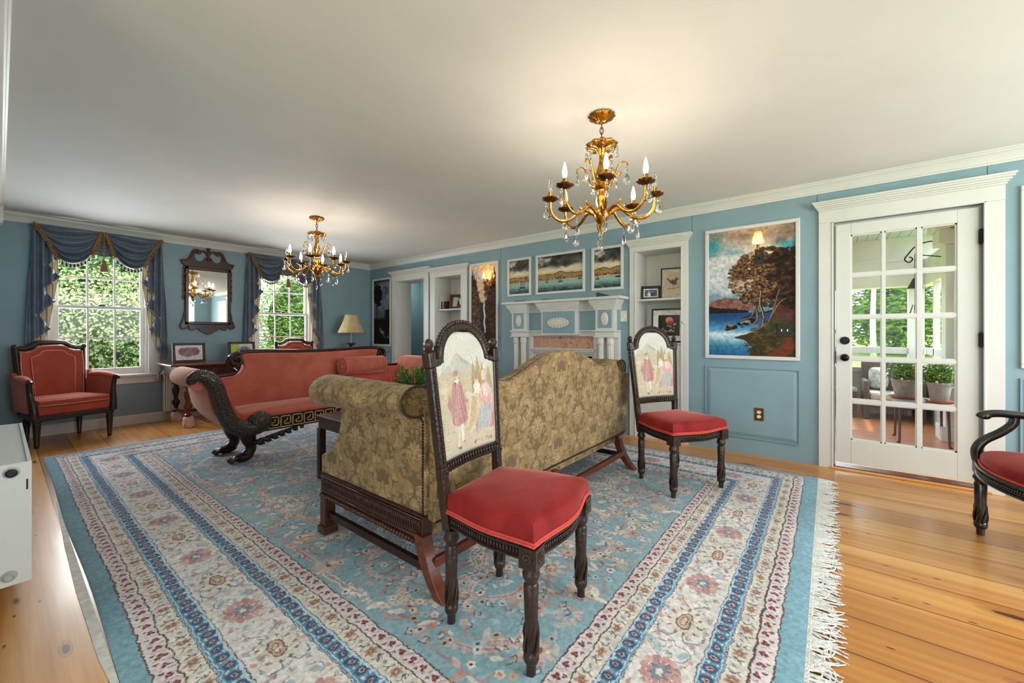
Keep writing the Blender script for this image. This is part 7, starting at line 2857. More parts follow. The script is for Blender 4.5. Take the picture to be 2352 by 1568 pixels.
def art_lake():
    c = Cv(70, 118, (40, 110, 124), 7)
    H, W = c.h, c.w
    c.a = grad(H, W, [(0, (30, 92, 130)), (0.5, (120, 150, 160)), (0.75, (70, 150, 160)), (0.9, (60, 140, 150)), (1, (150, 130, 110))])
    f = fbm(H, W, 170, 4, 3, 1.8)
    m = np.clip((f - 0.5) * 7, 0, 1)[..., None] * 0.85
    yy = (np.arange(H) / H)[:, None, None]
    m = m * np.clip((yy - 0.42) * 8, 0, 1)
    tint = C3((196, 196, 198)) * (1 - np.clip((yy - 0.8) * 5, 0, 1)) + C3((186, 160, 132)) * np.clip((yy - 0.8) * 5, 0, 1)
    c.a = c.a * (1 - m) + tint * m
    blobs(c, 40, (0, 30), (84, 92), (3, 7), [(206, 206, 208), (190, 192, 196), (216, 212, 208)], 0.4, 0.45, 1, 0.4)
    blobs(c, 40, (0, 26), (60, 78), (3, 9), [(200, 202, 206), (180, 186, 192), (160, 176, 184)], 0.5, 0.5, 2, 0.4)
    blobs(c, 40, (20, 70), (104, 118), (3, 9), [(150, 124, 104), (120, 100, 90), (176, 150, 124), (206, 172, 140)], 0.45, 0.4, 3, 0.4)
    # far hill and dark shore
    c.poly([(0, 50), (6, 53), (14, 54.5), (22, 54), (30, 50), (38, 47), (38, 42), (0, 42)], (126, 84, 74))
    blobs(c, 60, (0, 34), (44, 53), (1, 3.2), [(140, 100, 88), (104, 68, 62), (150, 116, 102), (92, 66, 62)], 0.6, 0.4, 4, 0.3)
    c.poly([(0, 47), (10, 45), (22, 44), (34, 42), (34, 39), (0, 40)], (34, 28, 28))
    # water
    w0 = int(0.0 * H)
    w1 = int(40 / 118 * H)
    g = fbm(H, W, 60, 9, 4, 5.0)[..., None]
    wc = grad(H, W, [(0, (26, 84, 132)), (0.08, (70, 136, 172)), (0.13, (140, 178, 196)), (0.17, (196, 208, 212)), (0.21, (70, 128, 168)), (0.34, (24, 66, 118)), (1, (24, 66, 118))]) * (0.8 + 0.4 * g)
    c.a[:w1] = wc[:w1]
    # land
    c.poly([(70, 40), (50, 40), (36, 36), (26, 34), (36, 38), (70, 46)], (46, 34, 24))
    c.poly([(70, 0), (34, 0), (37, 8), (30, 15), (21, 17), (32, 20), (42, 24), (52, 30), (70, 38)], (62, 52, 30))
    blobs(c, 260, (22, 70), (0, 34), (0.8, 3), [(84, 70, 38), (50, 42, 24), (100, 92, 56), (70, 60, 34), (40, 34, 22)], 0.55, 0.4, 5, 0.3, lambda x, y: y < 17 + (x - 20) * 0.33 and x > 34 + (8 - abs(y - 10)) * -0.6)
    c.poly(cr([(44, 0), (56, 6), (62, 14), (58, 20), (62, 22), (69, 14), (68, 5), (62, 0)], 4), (110, 50, 36), 0.85)
    c.poly([(50, 30), (70, 30), (70, 46), (54, 44)], (92, 44, 30), 0.8)
    blobs(c, 60, (48, 70), (24, 33), (1, 3.5), [(56, 64, 32), (70, 76, 42), (42, 46, 26)], 0.7, 0.4, 6, 0.3)
    # rocks in the water
    blobs(c, 40, (14, 40), (25, 34), (1, 3.6), [(30, 22, 20), (48, 34, 28), (150, 120, 96), (24, 18, 18)], 0.9, 0.5, 7, 0.1, lambda x, y: abs(y - (24 + (x - 12) * 0.3)) < 2.4)
    # foliage
    def crown(x, y):
        return ((x - 48) / 30) ** 2 + ((y - 72) / 26) ** 2 < 1 or (x > 58 + 4 * sin(y * 0.35) and 44 < y < 94 + 3 * sin(x)) or ((x - 66) / 16) ** 2 + ((y - 74) / 22) ** 2 < 1
    blobs(c, 900, (10, 70), (44, 99), (1.0, 4.0), [(52, 38, 24), (38, 28, 20), (70, 52, 32), (30, 22, 18)], 0.85, 0.6, 8, 0.15, crown)
    blobs(c, 1500, (8, 56), (50, 98), (0.35, 1.3), [(140, 104, 66), (116, 84, 50), (164, 128, 86), (96, 70, 42), (150, 96, 70)], 0.75, 0.6, 9, 0.25, lambda x, y: crown(x, y) and (x + 0.4 * y < 84 + 6 * sin(y)))
    blobs(c, 420, (50, 70), (46, 93), (0.8, 3.4), [(22, 16, 15), (34, 22, 18), (46, 28, 20), (78, 52, 34)], 0.75, 0.6, 10, 0.2, lambda x, y: x > 54 + 6 * sin(y * 0.4 + 1))
    blobs(c, 60, (18, 36), (60, 70), (0.6, 2), [(214, 204, 190), (190, 170, 140)], 0.5, 0.6, 11, 0.3)
    for pts, wd in (([(44, 26), (46, 36), (43, 48), (44, 60)], 1.6), ([(38, 30), (41, 34), (40, 46)], 1.3), ([(30, 34), (36, 36), (39, 42)], 0.8), ([(36, 24), (44, 26), (47, 30)], 1.2), ([(50, 31), (54, 44), (58, 60)], 1.0), ([(52, 36), (58, 48), (63, 52)], 0.8)):
        c.line(cr(pts, 5), wd * 1.7, (62, 46, 36))
        c.line(cr([(x - 0.3, y) for x, y in pts], 5), wd * 0.55, (176, 158, 138), 0.7)
    c.noise(0.22, 14, 15)
    c.warp(0.6, 12, 3)
    return c.a


def art_fall():
    c = Cv(48, 118, (46, 30, 20), 5)
    H, W = c.h, c.w
    c.a = grad(H, W, [(0, (24, 16, 12)), (0.3, (48, 34, 24)), (0.7, (84, 60, 42)), (1, (196, 180, 160))])
    c.poly([(10, 74), (20, 64), (26, 62), (32, 70), (36, 90), (48, 100), (48, 118), (0, 118), (0, 100)], (206, 184, 150))
    blobs(c, 80, (0, 48), (88, 118), (3, 9), [(226, 200, 156), (190, 184, 178), (150, 168, 180), (236, 196, 130)], 0.5, 0.5, 1, 0.4)
    c.poly([(0, 106), (4, 100), (8, 88), (14, 76), (18, 64), (16, 40), (18, 0), (0, 0)], (78, 58, 42))
    c.poly([(48, 104), (42, 96), (34, 84), (28, 60), (27, 30), (30, 0), (48, 0)], (64, 42, 26))
    blobs(c, 400, (0, 18), (0, 96), (1, 4), [(96, 76, 58), (60, 42, 28), (120, 98, 78), (44, 30, 20)], 0.5, 0.7, 2, 0.3, lambda x, y: x < 18 - max(0, y - 60) * 0.28)
    blobs(c, 400, (27, 48), (0, 96), (1, 4), [(74, 48, 28), (104, 64, 34), (44, 28, 18), (30, 18, 12)], 0.55, 0.7, 3, 0.3)
    for x, y in ((3, 104), (6, 98), (9, 92), (44, 106), (40, 98), (46, 100)):
        c.poly([(x - 1.6, y - 4), (x, y + 9), (x + 1.6, y - 4)], (40, 36, 28))
    c.line(cr([(25, 62), (24.5, 54), (26, 44), (25, 34), (27, 26), (25, 18), (18, 12)], 6), 3.2, (140, 160, 176), 0.9)
    c.line(cr([(25, 62), (24.5, 54), (26, 44), (25, 34), (26, 26)], 6), 1.4, (226, 232, 236), 0.9)
    blobs(c, 90, (0, 48), (0, 20), (1, 4), [(30, 22, 16), (60, 52, 40), (44, 32, 22)], 0.6, 0.4, 4, 0.3)
    c.noise(0.3, 12, 5)
    return c.a


def art_sea(W_, H_, seed, ships, hills):
    c = Cv(W_, H_, (120, 120, 110), 6)
    H, W = c.h, c.w
    c.a = grad(H, W, [(0, (34, 48, 58)), (0.10, (84, 116, 114)), (0.22, (150, 176, 160)), (0.33, (150, 172, 156)), (0.34, (120, 70, 48)), (0.40, (166, 116, 70)), (0.50, (196, 176, 132)), (0.58, (222, 208, 180)), (0.66, (196, 184, 162)), (0.75, (84, 80, 76)), (1, (48, 46, 44))])
    f = fbm(H, W, 80, seed, 5, 2.4)[..., None]
    yy = (np.arange(H) / H)[:, None, None]
    m = np.clip((yy - 0.6) * 5, 0, 1)
    c.a = c.a * (1 - m) + c.a * (0.35 + 1.35 * f) * m
    rng = random.Random(seed)
    x = -5
    blobs(c, 30, (0, W_), (H_ * 0.70, H_ * 0.95), (3, 9), [(40, 40, 40), (70, 66, 62), (110, 104, 98)], 0.5, 0.35, seed, 0.4)
    blobs(c, 8, (0, W_ * 0.3), (H_ * 0.84, H_ * 0.96), (3, 7), [(206, 200, 190)], 0.5, 0.4, seed + 1, 0.4)
    pts = [(0, H_ * 0.42)] + [(W_ * k / 12, H_ * (0.42 + hills[k % len(hills)])) for k in range(13)] + [(W_, H_ * 0.40), (W_, H_ * 0.34), (0, H_ * 0.34)]
    c.poly(pts, (150, 128, 84))
    c.line(pts[1:14], 0.9, (74, 66, 46))
    blobs(c, 70, (0, W_), (H_ * 0.37, H_ * 0.48), (0.8, 3), [(120, 104, 66), (176, 150, 100), (96, 84, 56), (190, 130, 74)], 0.6, 0.4, seed + 2, 0.3)
    blobs(c, 90, (0, W_), (H_ * 0.335, H_ * 0.375), (0.4, 1.3), [(120, 48, 30), (150, 72, 44), (70, 36, 28), (206, 150, 110)], 0.9, 0.7, seed + 3, 0.1)
    for k in range(70):
        x, y = rng.uniform(0, W_), rng.uniform(0, H_ * 0.14)
        c.line(cr([(x, y), (x + 1.6, y + 0.9), (x + 3.2, y)], 3), 0.5, rng.choice([(26, 36, 46), (60, 80, 88), (140, 160, 160)]), 0.8)
    for k in range(50):
        x, y = rng.uniform(0, W_), rng.uniform(H_ * 0.14, H_ * 0.33)
        c.line([(x, y), (x + rng.uniform(1, 5), y)], 0.4, rng.choice([(120, 150, 144), (176, 194, 178)]), 0.6)
    dk = (36, 34, 36)
    for (sx, sy, s) in ships:
        c.poly([(sx - 4 * s, sy), (sx - 5 * s, sy + 1.6 * s), (sx + 5.5 * s, sy + 1.8 * s), (sx + 4 * s, sy)], dk)
        for o in (-2.5, 0.4, 3):
            c.line([(sx + o * s, sy + 1.5 * s), (sx + o * s, sy + 10 * s)], 0.35 * max(1, s), dk)
            for q in (4, 6.5, 8.5):
                c.line([(sx + (o - 1.2) * s, sy + q * s), (sx + (o + 1.2) * s, sy + q * s)], 0.5 * s, (84, 80, 74))
        c.line([(sx - 6 * s, sy - 0.3), (sx + 6 * s, sy - 0.3)], 0.4, (70, 88, 88))
    c.noise(0.15, 10, seed + 9)
    return c.a


def art_dusk():
    c = Cv(56, 118, (70, 78, 88), 5)
    H, W = c.h, c.w
    c.a = grad(H, W, [(0, (10, 10, 12)), (0.38, (22, 20, 20)), (0.42, (84, 88, 96)), (0.7, (96, 102, 112)), (1, (48, 54, 64))])
    blobs(c, 60, (20, 56), (60, 112), (3, 9), [(126, 130, 138), (150, 152, 158), (84, 92, 104)], 0.4, 0.5, 1, 0.4)
    c.line([(8, 34), (11, 60), (14, 84)], 1.4, (16, 15, 15))
    c.line([(12, 36), (14, 60), (16, 80)], 0.8, (18, 17, 17))
    blobs(c, 160, (2, 30), (70, 108), (2, 5), [(14, 14, 14), (20, 21, 20), (10, 10, 11)], 0.9, 0.7, 2, 0.15, lambda x, y: ((x - 14) / 14) ** 2 + ((y - 90) / 20) ** 2 < 1)
    blobs(c, 60, (42, 56), (36, 62), (2, 5), [(16, 16, 16), (22, 22, 21)], 0.9, 0.7, 3, 0.15)
    blobs(c, 140, (0, 56), (0, 42), (1, 5), [(24, 20, 18), (36, 30, 26), (14, 13, 13)], 0.6, 0.5, 4, 0.3)
    c.ell(30, 22, 7, 3.6, (150, 138, 126), -0.3, 0.8, 0.3)
    c.ell(24, 26, 3, 5, (120, 112, 106), 0.4, 0.8, 0.3)
    c.ell(38, 14, 7, 2.4, (96, 80, 66), -0.3, 0.7, 0.3)
    c.ell(50, 14, 3, 2, (150, 140, 130), 0, 0.7, 0.3)
    return c.a


def art_pale():
    c = Cv(70, 118, (206, 204, 200), 2)
    c.noise(0.06, 40, 2)
    return c.a


wall_art('lake_painting', 'large painting of a blue lake, brown tree and clouds', 0.194, 0.960, 0.888, 2.142, art_lake(), 'lake painting', 0.033)
wall_art('waterfall_painting', 'tall narrow painting of a waterfall between dark cliffs, with a lit sconce', 3.645, 4.198, 0.905, 2.155, art_fall(), 'waterfall painting')
wall_art('harbour_painting', 'narrow harbour painting above the mantel, next to the waterfall painting', 3.077, 3.475, 1.632, 2.142, art_sea(40, 51, 3, [(26, 8, 1.1)], [0.04, 0.05, 0.06, 0.05, 0.07, 0.06]), 'left harbour painting', 0.032, 'harbour paintings above the mantel')
wall_art('harbour_painting', 'widest harbour painting with a mountain, in the middle above the mantel', 2.286, 3.001, 1.630, 2.142, art_sea(72, 51, 7, [(37, 13, 0.75), (15, 13.5, 0.45), (67, 15, 0.5)], [0.04, 0.06, 0.07, 0.08, 0.05, 0.08, 0.13, 0.10, 0.06, 0.07, 0.05, 0.06, 0.05]), 'middle harbour painting', 0.032, 'harbour paintings above the mantel')
wall_art('harbour_painting', 'harbour painting above the mantel, nearest the bookcase with pictures', 1.807, 2.200, 1.627, 2.136, art_sea(40, 51, 11, [(5, 12, 0.6), (36, 13, 0.9)], [0.05, 0.07, 0.09, 0.10, 0.11, 0.10, 0.09]), 'right harbour painting', 0.032, 'harbour paintings above the mantel')
wall_art('dusk_painting', 'dark tree painting in the far corner behind the lamp', 6.151, 6.722, 0.900, 2.134, art_dusk(), 'dusk painting', 0.032)
wall_art('edge_painting', 'white picture frame on the wall beyond the glazed door, mostly cut off', -1.85, -1.037, 0.890, 2.141, art_pale(), 'pale painting', 0.033)


# ------------------------------------------------------------------ sconces, switches and outlets
def sconce(label, y, z, shade, bracket_dy):
    t = thing('wall_sconce', label, 'wall lamp', (XW - 0.008, y, z))
    # z is the top of the candle sleeve
    bx = -0.10
    if shade:
        mb = MB()
        for a, b, c, d in ((-0.034, 0.034, -0.17, -0.150), (-0.034, 0.034, -0.045, -0.03), (-0.034, -0.024, -0.150, -0.045), (0.024, 0.034, -0.150, -0.045)):
            mb.box((-0.010, a, c), (0.0, b, d))
        mb.box((-0.005, -0.024, -0.150), (0.0, 0.024, -0.045))
        mb.build('back_plate', M_BLACK, t, bevel=0.002)
        MB().tube([(-0.008, 0, -0.11), (-0.05, 0, -0.125), (-0.09, 0, -0.105), (bx, 0, -0.06)], 0.006, 8).build('arm', M_BRASSD, t, smooth=True)
    else:
        MB().lathe([(0.0, -0.03), (0.03, -0.02), (0.036, 0.0), (0.02, 0.03), (0.0, 0.035)], (0.0, bracket_dy, -0.10), 16, sy=1.0).build('back_plate', M_BRASSD, t, smooth=40)
        MB().tube(cr([(-0.012, bracket_dy, -0.10), (-0.05, bracket_dy * 0.7, -0.115), (-0.085, bracket_dy * 0.3, -0.10), (bx, 0, -0.06)], 4), 0.006, 8).build('arm', M_BRASSD, t, smooth=True)
    MB().lathe([(0.006, -0.07), (0.018, -0.062), (0.026, -0.055), (0.012, -0.052), (0.0115, 0.0), (0.0, 0.0)], (bx, 0, 0), 14).build('candle_sleeve', M_BRASS, t, smooth=40)
    if shade:
        bl = MB().lathe([(0.008, 0.0), (0.013, 0.02), (0.011, 0.04), (0.001, 0.065)], (bx, 0, 0), 12).build('candle_bulb', emit('sconce bulb', (255, 196, 120), 55), t, smooth=True)
        m = N('pleated cream shade')
        m.set(Base_Color=lin((238, 214, 176)), Roughness=0.8)
        tr = m.n('BsdfTranslucent')
        tr.inputs[0].default_value = lin((250, 218, 170))
        mx = m.n('MixShader')
        mx.inputs[0].default_value = 0.6
        m.l(m.b.outputs[0], mx.inputs[1])
        m.l(tr.outputs[0], mx.inputs[2])
        m.l(mx.outputs[0], m.out.inputs[0])
        n = 48
        vs, fs = [], []
        for r, z_ in ((0.046, 0.010), (0.040, 0.045), (0.031, 0.090), (0.027, 0.112)):
            for k in range(n):
                a = 2 * pi * k / n
                rr = r * (1 + 0.02 * (k % 2))
                vs.append((bx + rr * cos(a), rr * sin(a), z_))
        for i in range(3):
            for k in range(n):
                l = (k + 1) % n
                fs.append((i * n + k, i * n + l, (i + 1) * n + l, (i + 1) * n + k))
        MB().add(vs, fs).build('lamp_shade', m.m, t)
    else:
        MB().lathe([(0.009, 0.0), (0.015, 0.018), (0.016, 0.035), (0.010, 0.062), (0.001, 0.092)], (bx, 0, 0), 14).build('candle_bulb', emit('amber candle bulb', (255, 184, 100), 55), t, smooth=True)


sconce('lit sconce with cream pleated shade in front of the lake painting', 0.500, 1.935, True, 0)
sconce('lit bare-bulb candle sconce in front of the waterfall painting', 3.828, 1.905, False, -0.06)


def plate(name, label, cat, loc, w_, h, mat, items, group=None):
    t = thing(name, label, cat, loc)
    MB().box((-0.006, -w_ / 2, -h / 2), (0.0, w_ / 2, h / 2)).build('cover_plate', mat, t, bevel=0.002)
    for nm, y, z, a, b, m, kind in items:
        if kind == 'round':
            mb = MB().lathe([(a, 0.0), (a, 0.004), (0.0, 0.004)], n=18)
            mb.v = [(-0.0062 - q[2], y + q[0], z + q[1] * b / a) for q in mb.v]
            r = mb.build(nm, m, t)
            mb = MB()
            for dy in (-0.006, 0.006):
                mb.box((-0.0106, y + dy - 0.001, z - 0.001), (-0.010, y + dy + 0.001, z + 0.007))
            mb.build('slots', M_BLACK, r)
        else:
            MB().box((-0.016 if kind == 'toggle' else -0.0085, y - a, z - b), (-0.006, y + a, z + b)).build(nm, m, t)
    return t


M_IV = plain('ivory plastic', (226, 220, 204), 0.4)
plate('wall_outlet', 'brass outlet plate in the blue panel below the lake painting', 'outlet', (XW - 0.0125, 0.502, 0.385), 0.074, 0.118, M_BRASSD, [('receptacle', 0, 0.02, 0.017, 0.014, M_IV, 'round'), ('receptacle', 0, -0.02, 0.017, 0.014, M_IV, 'round')])
plate('light_switch', 'double white light switch between the mantel and a bookcase', 'light switch', (XW - 0.0005, 1.812, 1.325), 0.082, 0.122, M_IV, [('toggle', 0.02, 0.0, 0.005, 0.011, M_IV, 'toggle'), ('toggle', -0.02, 0.0, 0.005, 0.011, M_IV, 'toggle')])
plate('light_switch', 'dark double switch plate set low in the lake painting', 'light switch', (XW - 0.0095, 0.306, 1.158), 0.116, 0.118, plain('smoked plate', (26, 19, 14), 0.6), [('toggle', 0.022, 0.0, 0.004, 0.010, M_IV, 'toggle'), ('toggle', -0.022, 0.0, 0.004, 0.010, M_IV, 'toggle')])
# ------------------------------------------------------------------ outdoors
def leaf_mat(name, dark, light, scale):
    m = N(name)
    f = m.noise(m.obj(), scale, 3, 0.7)
    m.l(m.ramp(f, [(0.28, dark), (0.72, light)]), m.b.inputs['Base Color'])
    m.set(Roughness=0.55, Specular_IOR_Level=0.3)
    tr = m.n('BsdfTranslucent')
    m.l(m.b.inputs['Base Color'].links[0].from_socket, tr.inputs[0])
    mx = m.n('MixShader')
    mx.inputs[0].default_value = 0.3
    m.l(m.b.outputs[0], mx.inputs[1])
    m.l(tr.outputs[0], mx.inputs[2])
    m.l(mx.outputs[0], m.out.inputs[0])
    return m.m


def leaf_cloud(name, parent, mat, n, c, r, size, aspect, seed, flat=0.0, shell=0.55):
    """n leaf blades spread through the outer part of an ellipsoid"""
    g = np.random.default_rng(seed)
    d = g.normal(size=(n, 3))
    d /= np.linalg.norm(d, axis=1)[:, None]
    rad = shell + (1 - shell) * g.random(n) ** 0.7
    lump = 1 + 0.13 * np.sin(d[:, 0] * 9 + seed) * np.cos(d[:, 2] * 8) + 0.10 * np.sin(d[:, 1] * 11 + d[:, 2] * 7)
    p = d * (rad * lump)[:, None] * np.array(r) + np.array(c)
    a = g.normal(size=(n, 3))
    a[:, 2] = a[:, 2] * (1 - flat) - 0.3 * flat
    a /= np.linalg.norm(a, axis=1)[:, None]
    b = np.cross(a, d + 0.4 * g.normal(size=(n, 3)))
    b /= np.linalg.norm(b, axis=1)[:, None] + 1e-9
    s = size * (0.6 + 0.8 * g.random(n))[:, None]
    v = np.stack([p - a * s, p + b * s * aspect, p + a * s, p - b * s * aspect], 1).reshape(-1, 3)
    me = bpy.data.meshes.new(name)
    me.from_pydata(v.tolist(), [], np.arange(4 * n).reshape(n, 4).tolist())
    me.materials.append(mat)
    o = bpy.data.objects.new(name, me)
    COL.objects.link(o)
    o.parent = parent
    return o


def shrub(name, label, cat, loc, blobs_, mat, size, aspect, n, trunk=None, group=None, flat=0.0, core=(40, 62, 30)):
    t = thing(name, label, cat, loc, 0, group)
    mb = MB()
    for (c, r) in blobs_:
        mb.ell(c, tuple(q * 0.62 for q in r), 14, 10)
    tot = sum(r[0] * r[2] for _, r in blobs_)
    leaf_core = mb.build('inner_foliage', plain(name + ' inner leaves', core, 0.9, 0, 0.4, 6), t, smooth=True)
    for k, (c, r) in enumerate(blobs_):
        leaf_cloud('foliage', t, mat, int(n * r[0] * r[2] / tot), c, r, size, aspect, k + 3 + len(label), flat)
    mb = MB().tube([(0, 0, 0), (0.03, 0, blobs_[0][0][2] * 0.5), (0, 0.02, blobs_[0][0][2])], trunk[0] if trunk else 0.05, 8)
    mb.build('trunk', trunk[1] if trunk else plain('bark', (72, 58, 46), 0.9), t, smooth=True)
    return t


M_LAWN = N('sunny lawn')
_f = M_LAWN.noise(M_LAWN.obj(), 1.2, 6, 0.7)
M_LAWN.l(M_LAWN.ramp(_f, [(0.3, (106, 138, 48)), (0.7, (150, 176, 72))]), M_LAWN.b.inputs['Base Color'])
M_LAWN.set(Roughness=0.9)
mb = MB()
mb.add([(-30, -40, -0.5), (9, -40, -0.5), (9, 45, -0.5), (-30, 45, -0.5), (60, -40, 1.2), (60, 45, 1.2)], [(0, 1, 2, 3), (1, 4, 5, 2)])
struct(mb.build('ground_lawn', M_LAWN.m))

L1 = leaf_mat('hydrangea leaves', (104, 128, 66), (222, 224, 172), 14)
L2 = leaf_mat('willow leaves', (70, 112, 42), (160, 190, 88), 9)
L3 = leaf_mat('spruce branches', (58, 96, 36), (132, 168, 66), 2.2)
L4 = leaf_mat('dark tree leaves', (40, 84, 40), (86, 132, 66), 4)
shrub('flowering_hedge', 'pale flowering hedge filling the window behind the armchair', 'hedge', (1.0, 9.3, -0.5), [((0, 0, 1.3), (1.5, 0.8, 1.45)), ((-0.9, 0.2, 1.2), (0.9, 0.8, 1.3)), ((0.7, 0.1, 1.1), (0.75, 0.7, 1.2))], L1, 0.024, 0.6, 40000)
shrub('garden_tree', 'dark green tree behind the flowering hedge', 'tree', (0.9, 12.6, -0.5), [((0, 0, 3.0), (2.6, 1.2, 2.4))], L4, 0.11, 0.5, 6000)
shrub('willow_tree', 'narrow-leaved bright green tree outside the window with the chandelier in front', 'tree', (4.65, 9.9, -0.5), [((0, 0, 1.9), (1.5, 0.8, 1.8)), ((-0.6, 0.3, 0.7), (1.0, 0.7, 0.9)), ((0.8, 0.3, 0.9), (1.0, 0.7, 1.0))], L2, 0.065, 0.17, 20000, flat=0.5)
for x, y, s, lb in ((27.0, -2.6, 1.0, 'tall spruce beyond the lawn just behind the birch trunk'), (28.5, -7.6, 1.1, 'tall spruce beyond the lawn next to the porch post'), (27.5, 2.6, 1.05, 'tall spruce beyond the lawn on the far side of the birch, mostly hidden'), (29.0, -12.8, 1.1, 'tall spruce beyond the lawn behind the porch column')):
    shrub('spruce_tree', lb, 'tree', (x, y, 0.2), [((0, 0, 1.8 * s), (2.7, 2.2, 2.0 * s)), ((0, 0, 4.6 * s), (2.2, 1.8, 2.2 * s)), ((0, 0, 7.2 * s), (1.4, 1.2, 1.9 * s))], L3, 0.12, 0.30, 20000, (0.16, plain('spruce bark', (70, 58, 48), 0.9)), 'spruces beyond the lawn', 0.75)
t = thing('birch_tree', 'slim white birch trunk on the lawn seen through the door glass', 'tree', (23.5, -1.55, 0.08))
MB().tube([(0, 0, 0), (0.05, 0.03, 1.5), (-0.03, 0.0, 3.0), (0.0, 0.02, 4.2)], [0.11, 0.10, 0.08, 0.05], 10).build('trunk', plain('birch bark', (216, 212, 204), 0.8, 0, 0.25, 8), t, smooth=True)
leaf_cloud('foliage', t, L4, 500, (0, 0, 4.8), (0.8, 0.8, 0.9), 0.12, 0.5, 5)

# porch behind the glazed door
M_DECK = wood('porch deck boards', (186, 112, 72), (224, 156, 112), 0.35, 1, 0.6, 0.2)
M_SIDING = paint('porch white paint', (226, 228, 228), 0.5)
M_GREYP = paint('porch grey paint', (176, 180, 182), 0.6)
struct(MB().box((XW + 0.12, -2.6, -0.16), (8.2, 3.0, -0.04)).build('floor_porch', M_DECK))
m = N('bead board ceiling')
tcx = m.n('TexCoord')
sp = m.n('SeparateXYZ')
m.l(tcx.outputs['Object'], sp.inputs[0])
fr = m.math('FRACT', m.math('MULTIPLY', sp.outputs[1], 9.0))
m.l(m.mix(m.math('LESS_THAN', fr, 0.07), (186, 208, 212), (96, 116, 124)), m.b.inputs['Base Color'])
m.set(Roughness=0.5)
struct(MB().box((XW + 0.12, -1.35, 2.50), (8.3, 3.0, 2.58)).build('ceiling_porch', m.m))
mb = MB().box((7.95, -1.35, 1.98), (8.2, 3.0, 2.50)).box((7.98, -1.35, 1.80), (8.17, 3.0, 1.98)).box((7.93, -1.35, 2.16), (8.0, 3.0, 2.20))
struct(mb.build('beam_porch', M_SIDING))
struct(MB().box((8.02, -2.6, -0.04), (8.12, 3.0, 0.56)).box((7.98, -2.6, 0.56), (8.16, 3.0, 0.62)).build('wall_porch', M_GREYP))
struct(MB().box((8.03, -2.6, 0.835), (8.11, 3.0, 0.925)).build('trim_porch_rail', M_SIDING))
for y in (-1.0, 1.2):
    struct(MB().box((8.0, y - 0.06, -0.04), (8.14, y + 0.10, 1.80)).build('pillar_porch', M_SIDING, bevel=0.004))
mb = MB().box((6.55, -1.14, -0.04), (8.0, -1.06, 0.62)).box((6.5, -1.16, 0.62), (8.0, -1.02, 0.67)).box((6.4, -1.14, 1.80), (8.0, -1.06, 2.16)).box((6.55, -1.13, 0.84), (8.0, -1.07, 0.93)).box((7.45, -1.13, 0.67), (7.5, -1.07, 1.80))
struct(mb.build('wall_porch_side', M_SIDING))
mb = MB().box((6.34, -1.20, -0.04), (6.56, -1.0, 2.10)).box((6.30, -1.24, -0.04), (6.60, -0.96, 0.12)).box((6.28, -1.26, 2.10), (6.62, -0.94, 2.26)).box((6.24, -1.30, 2.26), (6.66, -0.90, 2.50))
struct(mb.build('pillar_porch_corner', M_SIDING, bevel=0.006))
mb = MB().box((4.46, -1.16, 2.26), (6.3, -1.02, 2.50)).box((5.35, -1.14, -0.04), (6.34, -1.08, 0.5)).box((5.35, -1.13, 2.0), (6.34, -1.07, 2.26)).box((5.35, -1.13, 0.5), (5.47, -1.07, 2.0)).box((6.22, -1.13, 0.5), (6.34, -1.07, 2.0))
sdr = struct(mb.build('door_2', M_SIDING, bevel=0.003))
for z in (0.92, 1.62):
    h = MB().box((6.20, -1.07, z - 0.06), (6.225, -1.05, z + 0.06)).build('hinge', M_BLACKM, sdr)

# wicker seat with cushions, side table, flower pots, lantern
M_WICK = plain('grey brown wicker', (84, 74, 66), 0.8, 0, 0.5, 90, 0, 0.01)
M_CUSH = plain('pale outdoor cushion', (212, 212, 210), 0.85, 0, 0.05)
t = thing('wicker_armchair', 'grey wicker porch seat with pale cushions seen through the door', 'armchair', (7.62, -0.68, -0.04))
MB().box((-0.28, -0.30, 0.17), (0.28, 0.30, 0.26)).build('seat_frame', M_WICK, t, bevel=0.01)
MB().box((0.22, -0.30, 0.17), (0.29, 0.30, 0.80)).build('backrest', M_WICK, t, bevel=0.02)
for y in (-0.30, 0.24):
    MB().box((-0.30, y, 0.0), (0.28, y + 0.06, 0.52)).build('armrest', M_WICK, t, bevel=0.015)
MB().box((-0.28, -0.235, 0.265), (0.20, 0.235, 0.36)).build('seat_cushion', M_CUSH, t, bevel=0.03, seg=3)
for y, s in ((-0.12, 1), (0.12, -1)):
    p = thing('throw_pillow', 'pale patterned pillow leaning at the %s of the wicker seat' % ('window side' if s > 0 else 'post side'), 'pillow', (7.73, -0.68 + y, 0.335), 0.2 * s, 'pillows on the wicker seat')
    mb = MB().ell((0, 0, 0), (1, 1, 1), 24, 16)
    sq = lambda q: (1 if q > 0 else -1) * abs(q) ** 0.55
    mb.v = [(0.06 * x * (1 - 0.5 * max(abs(y), abs(z)) ** 4), 0.108 * sq(y), 0.162 + 0.150 * sq(z)) for x, y, z in mb.v]
    mb.build('pillow_body', plain('pillow print', (206, 206, 202), 0.9, 0, 0.16, 22), p, smooth=True)
t = thing('wicker_table', 'low grey wicker side table beside the porch seat', 'table', (7.50, -0.17, -0.04))
MB().box((-0.16, -0.15, 0.36), (0.16, 0.15, 0.40)).build('table_top', plain('table glass', (150, 156, 156), 0.2), t, bevel=0.004)
MB().box((-0.155, -0.145, 0.17), (0.155, 0.145, 0.355)).build('apron', M_WICK, t)
for x in (-0.13, 0.13):
    for y in (-0.12, 0.12):
        MB().box((x - 0.022, y - 0.022, 0), (x + 0.022, y + 0.022, 0.17)).build('leg', M_WICK, t)
t = thing('plant_table', 'small metal table under the flower pots behind the door glass', 'table', (6.15, -0.785, -0.04))
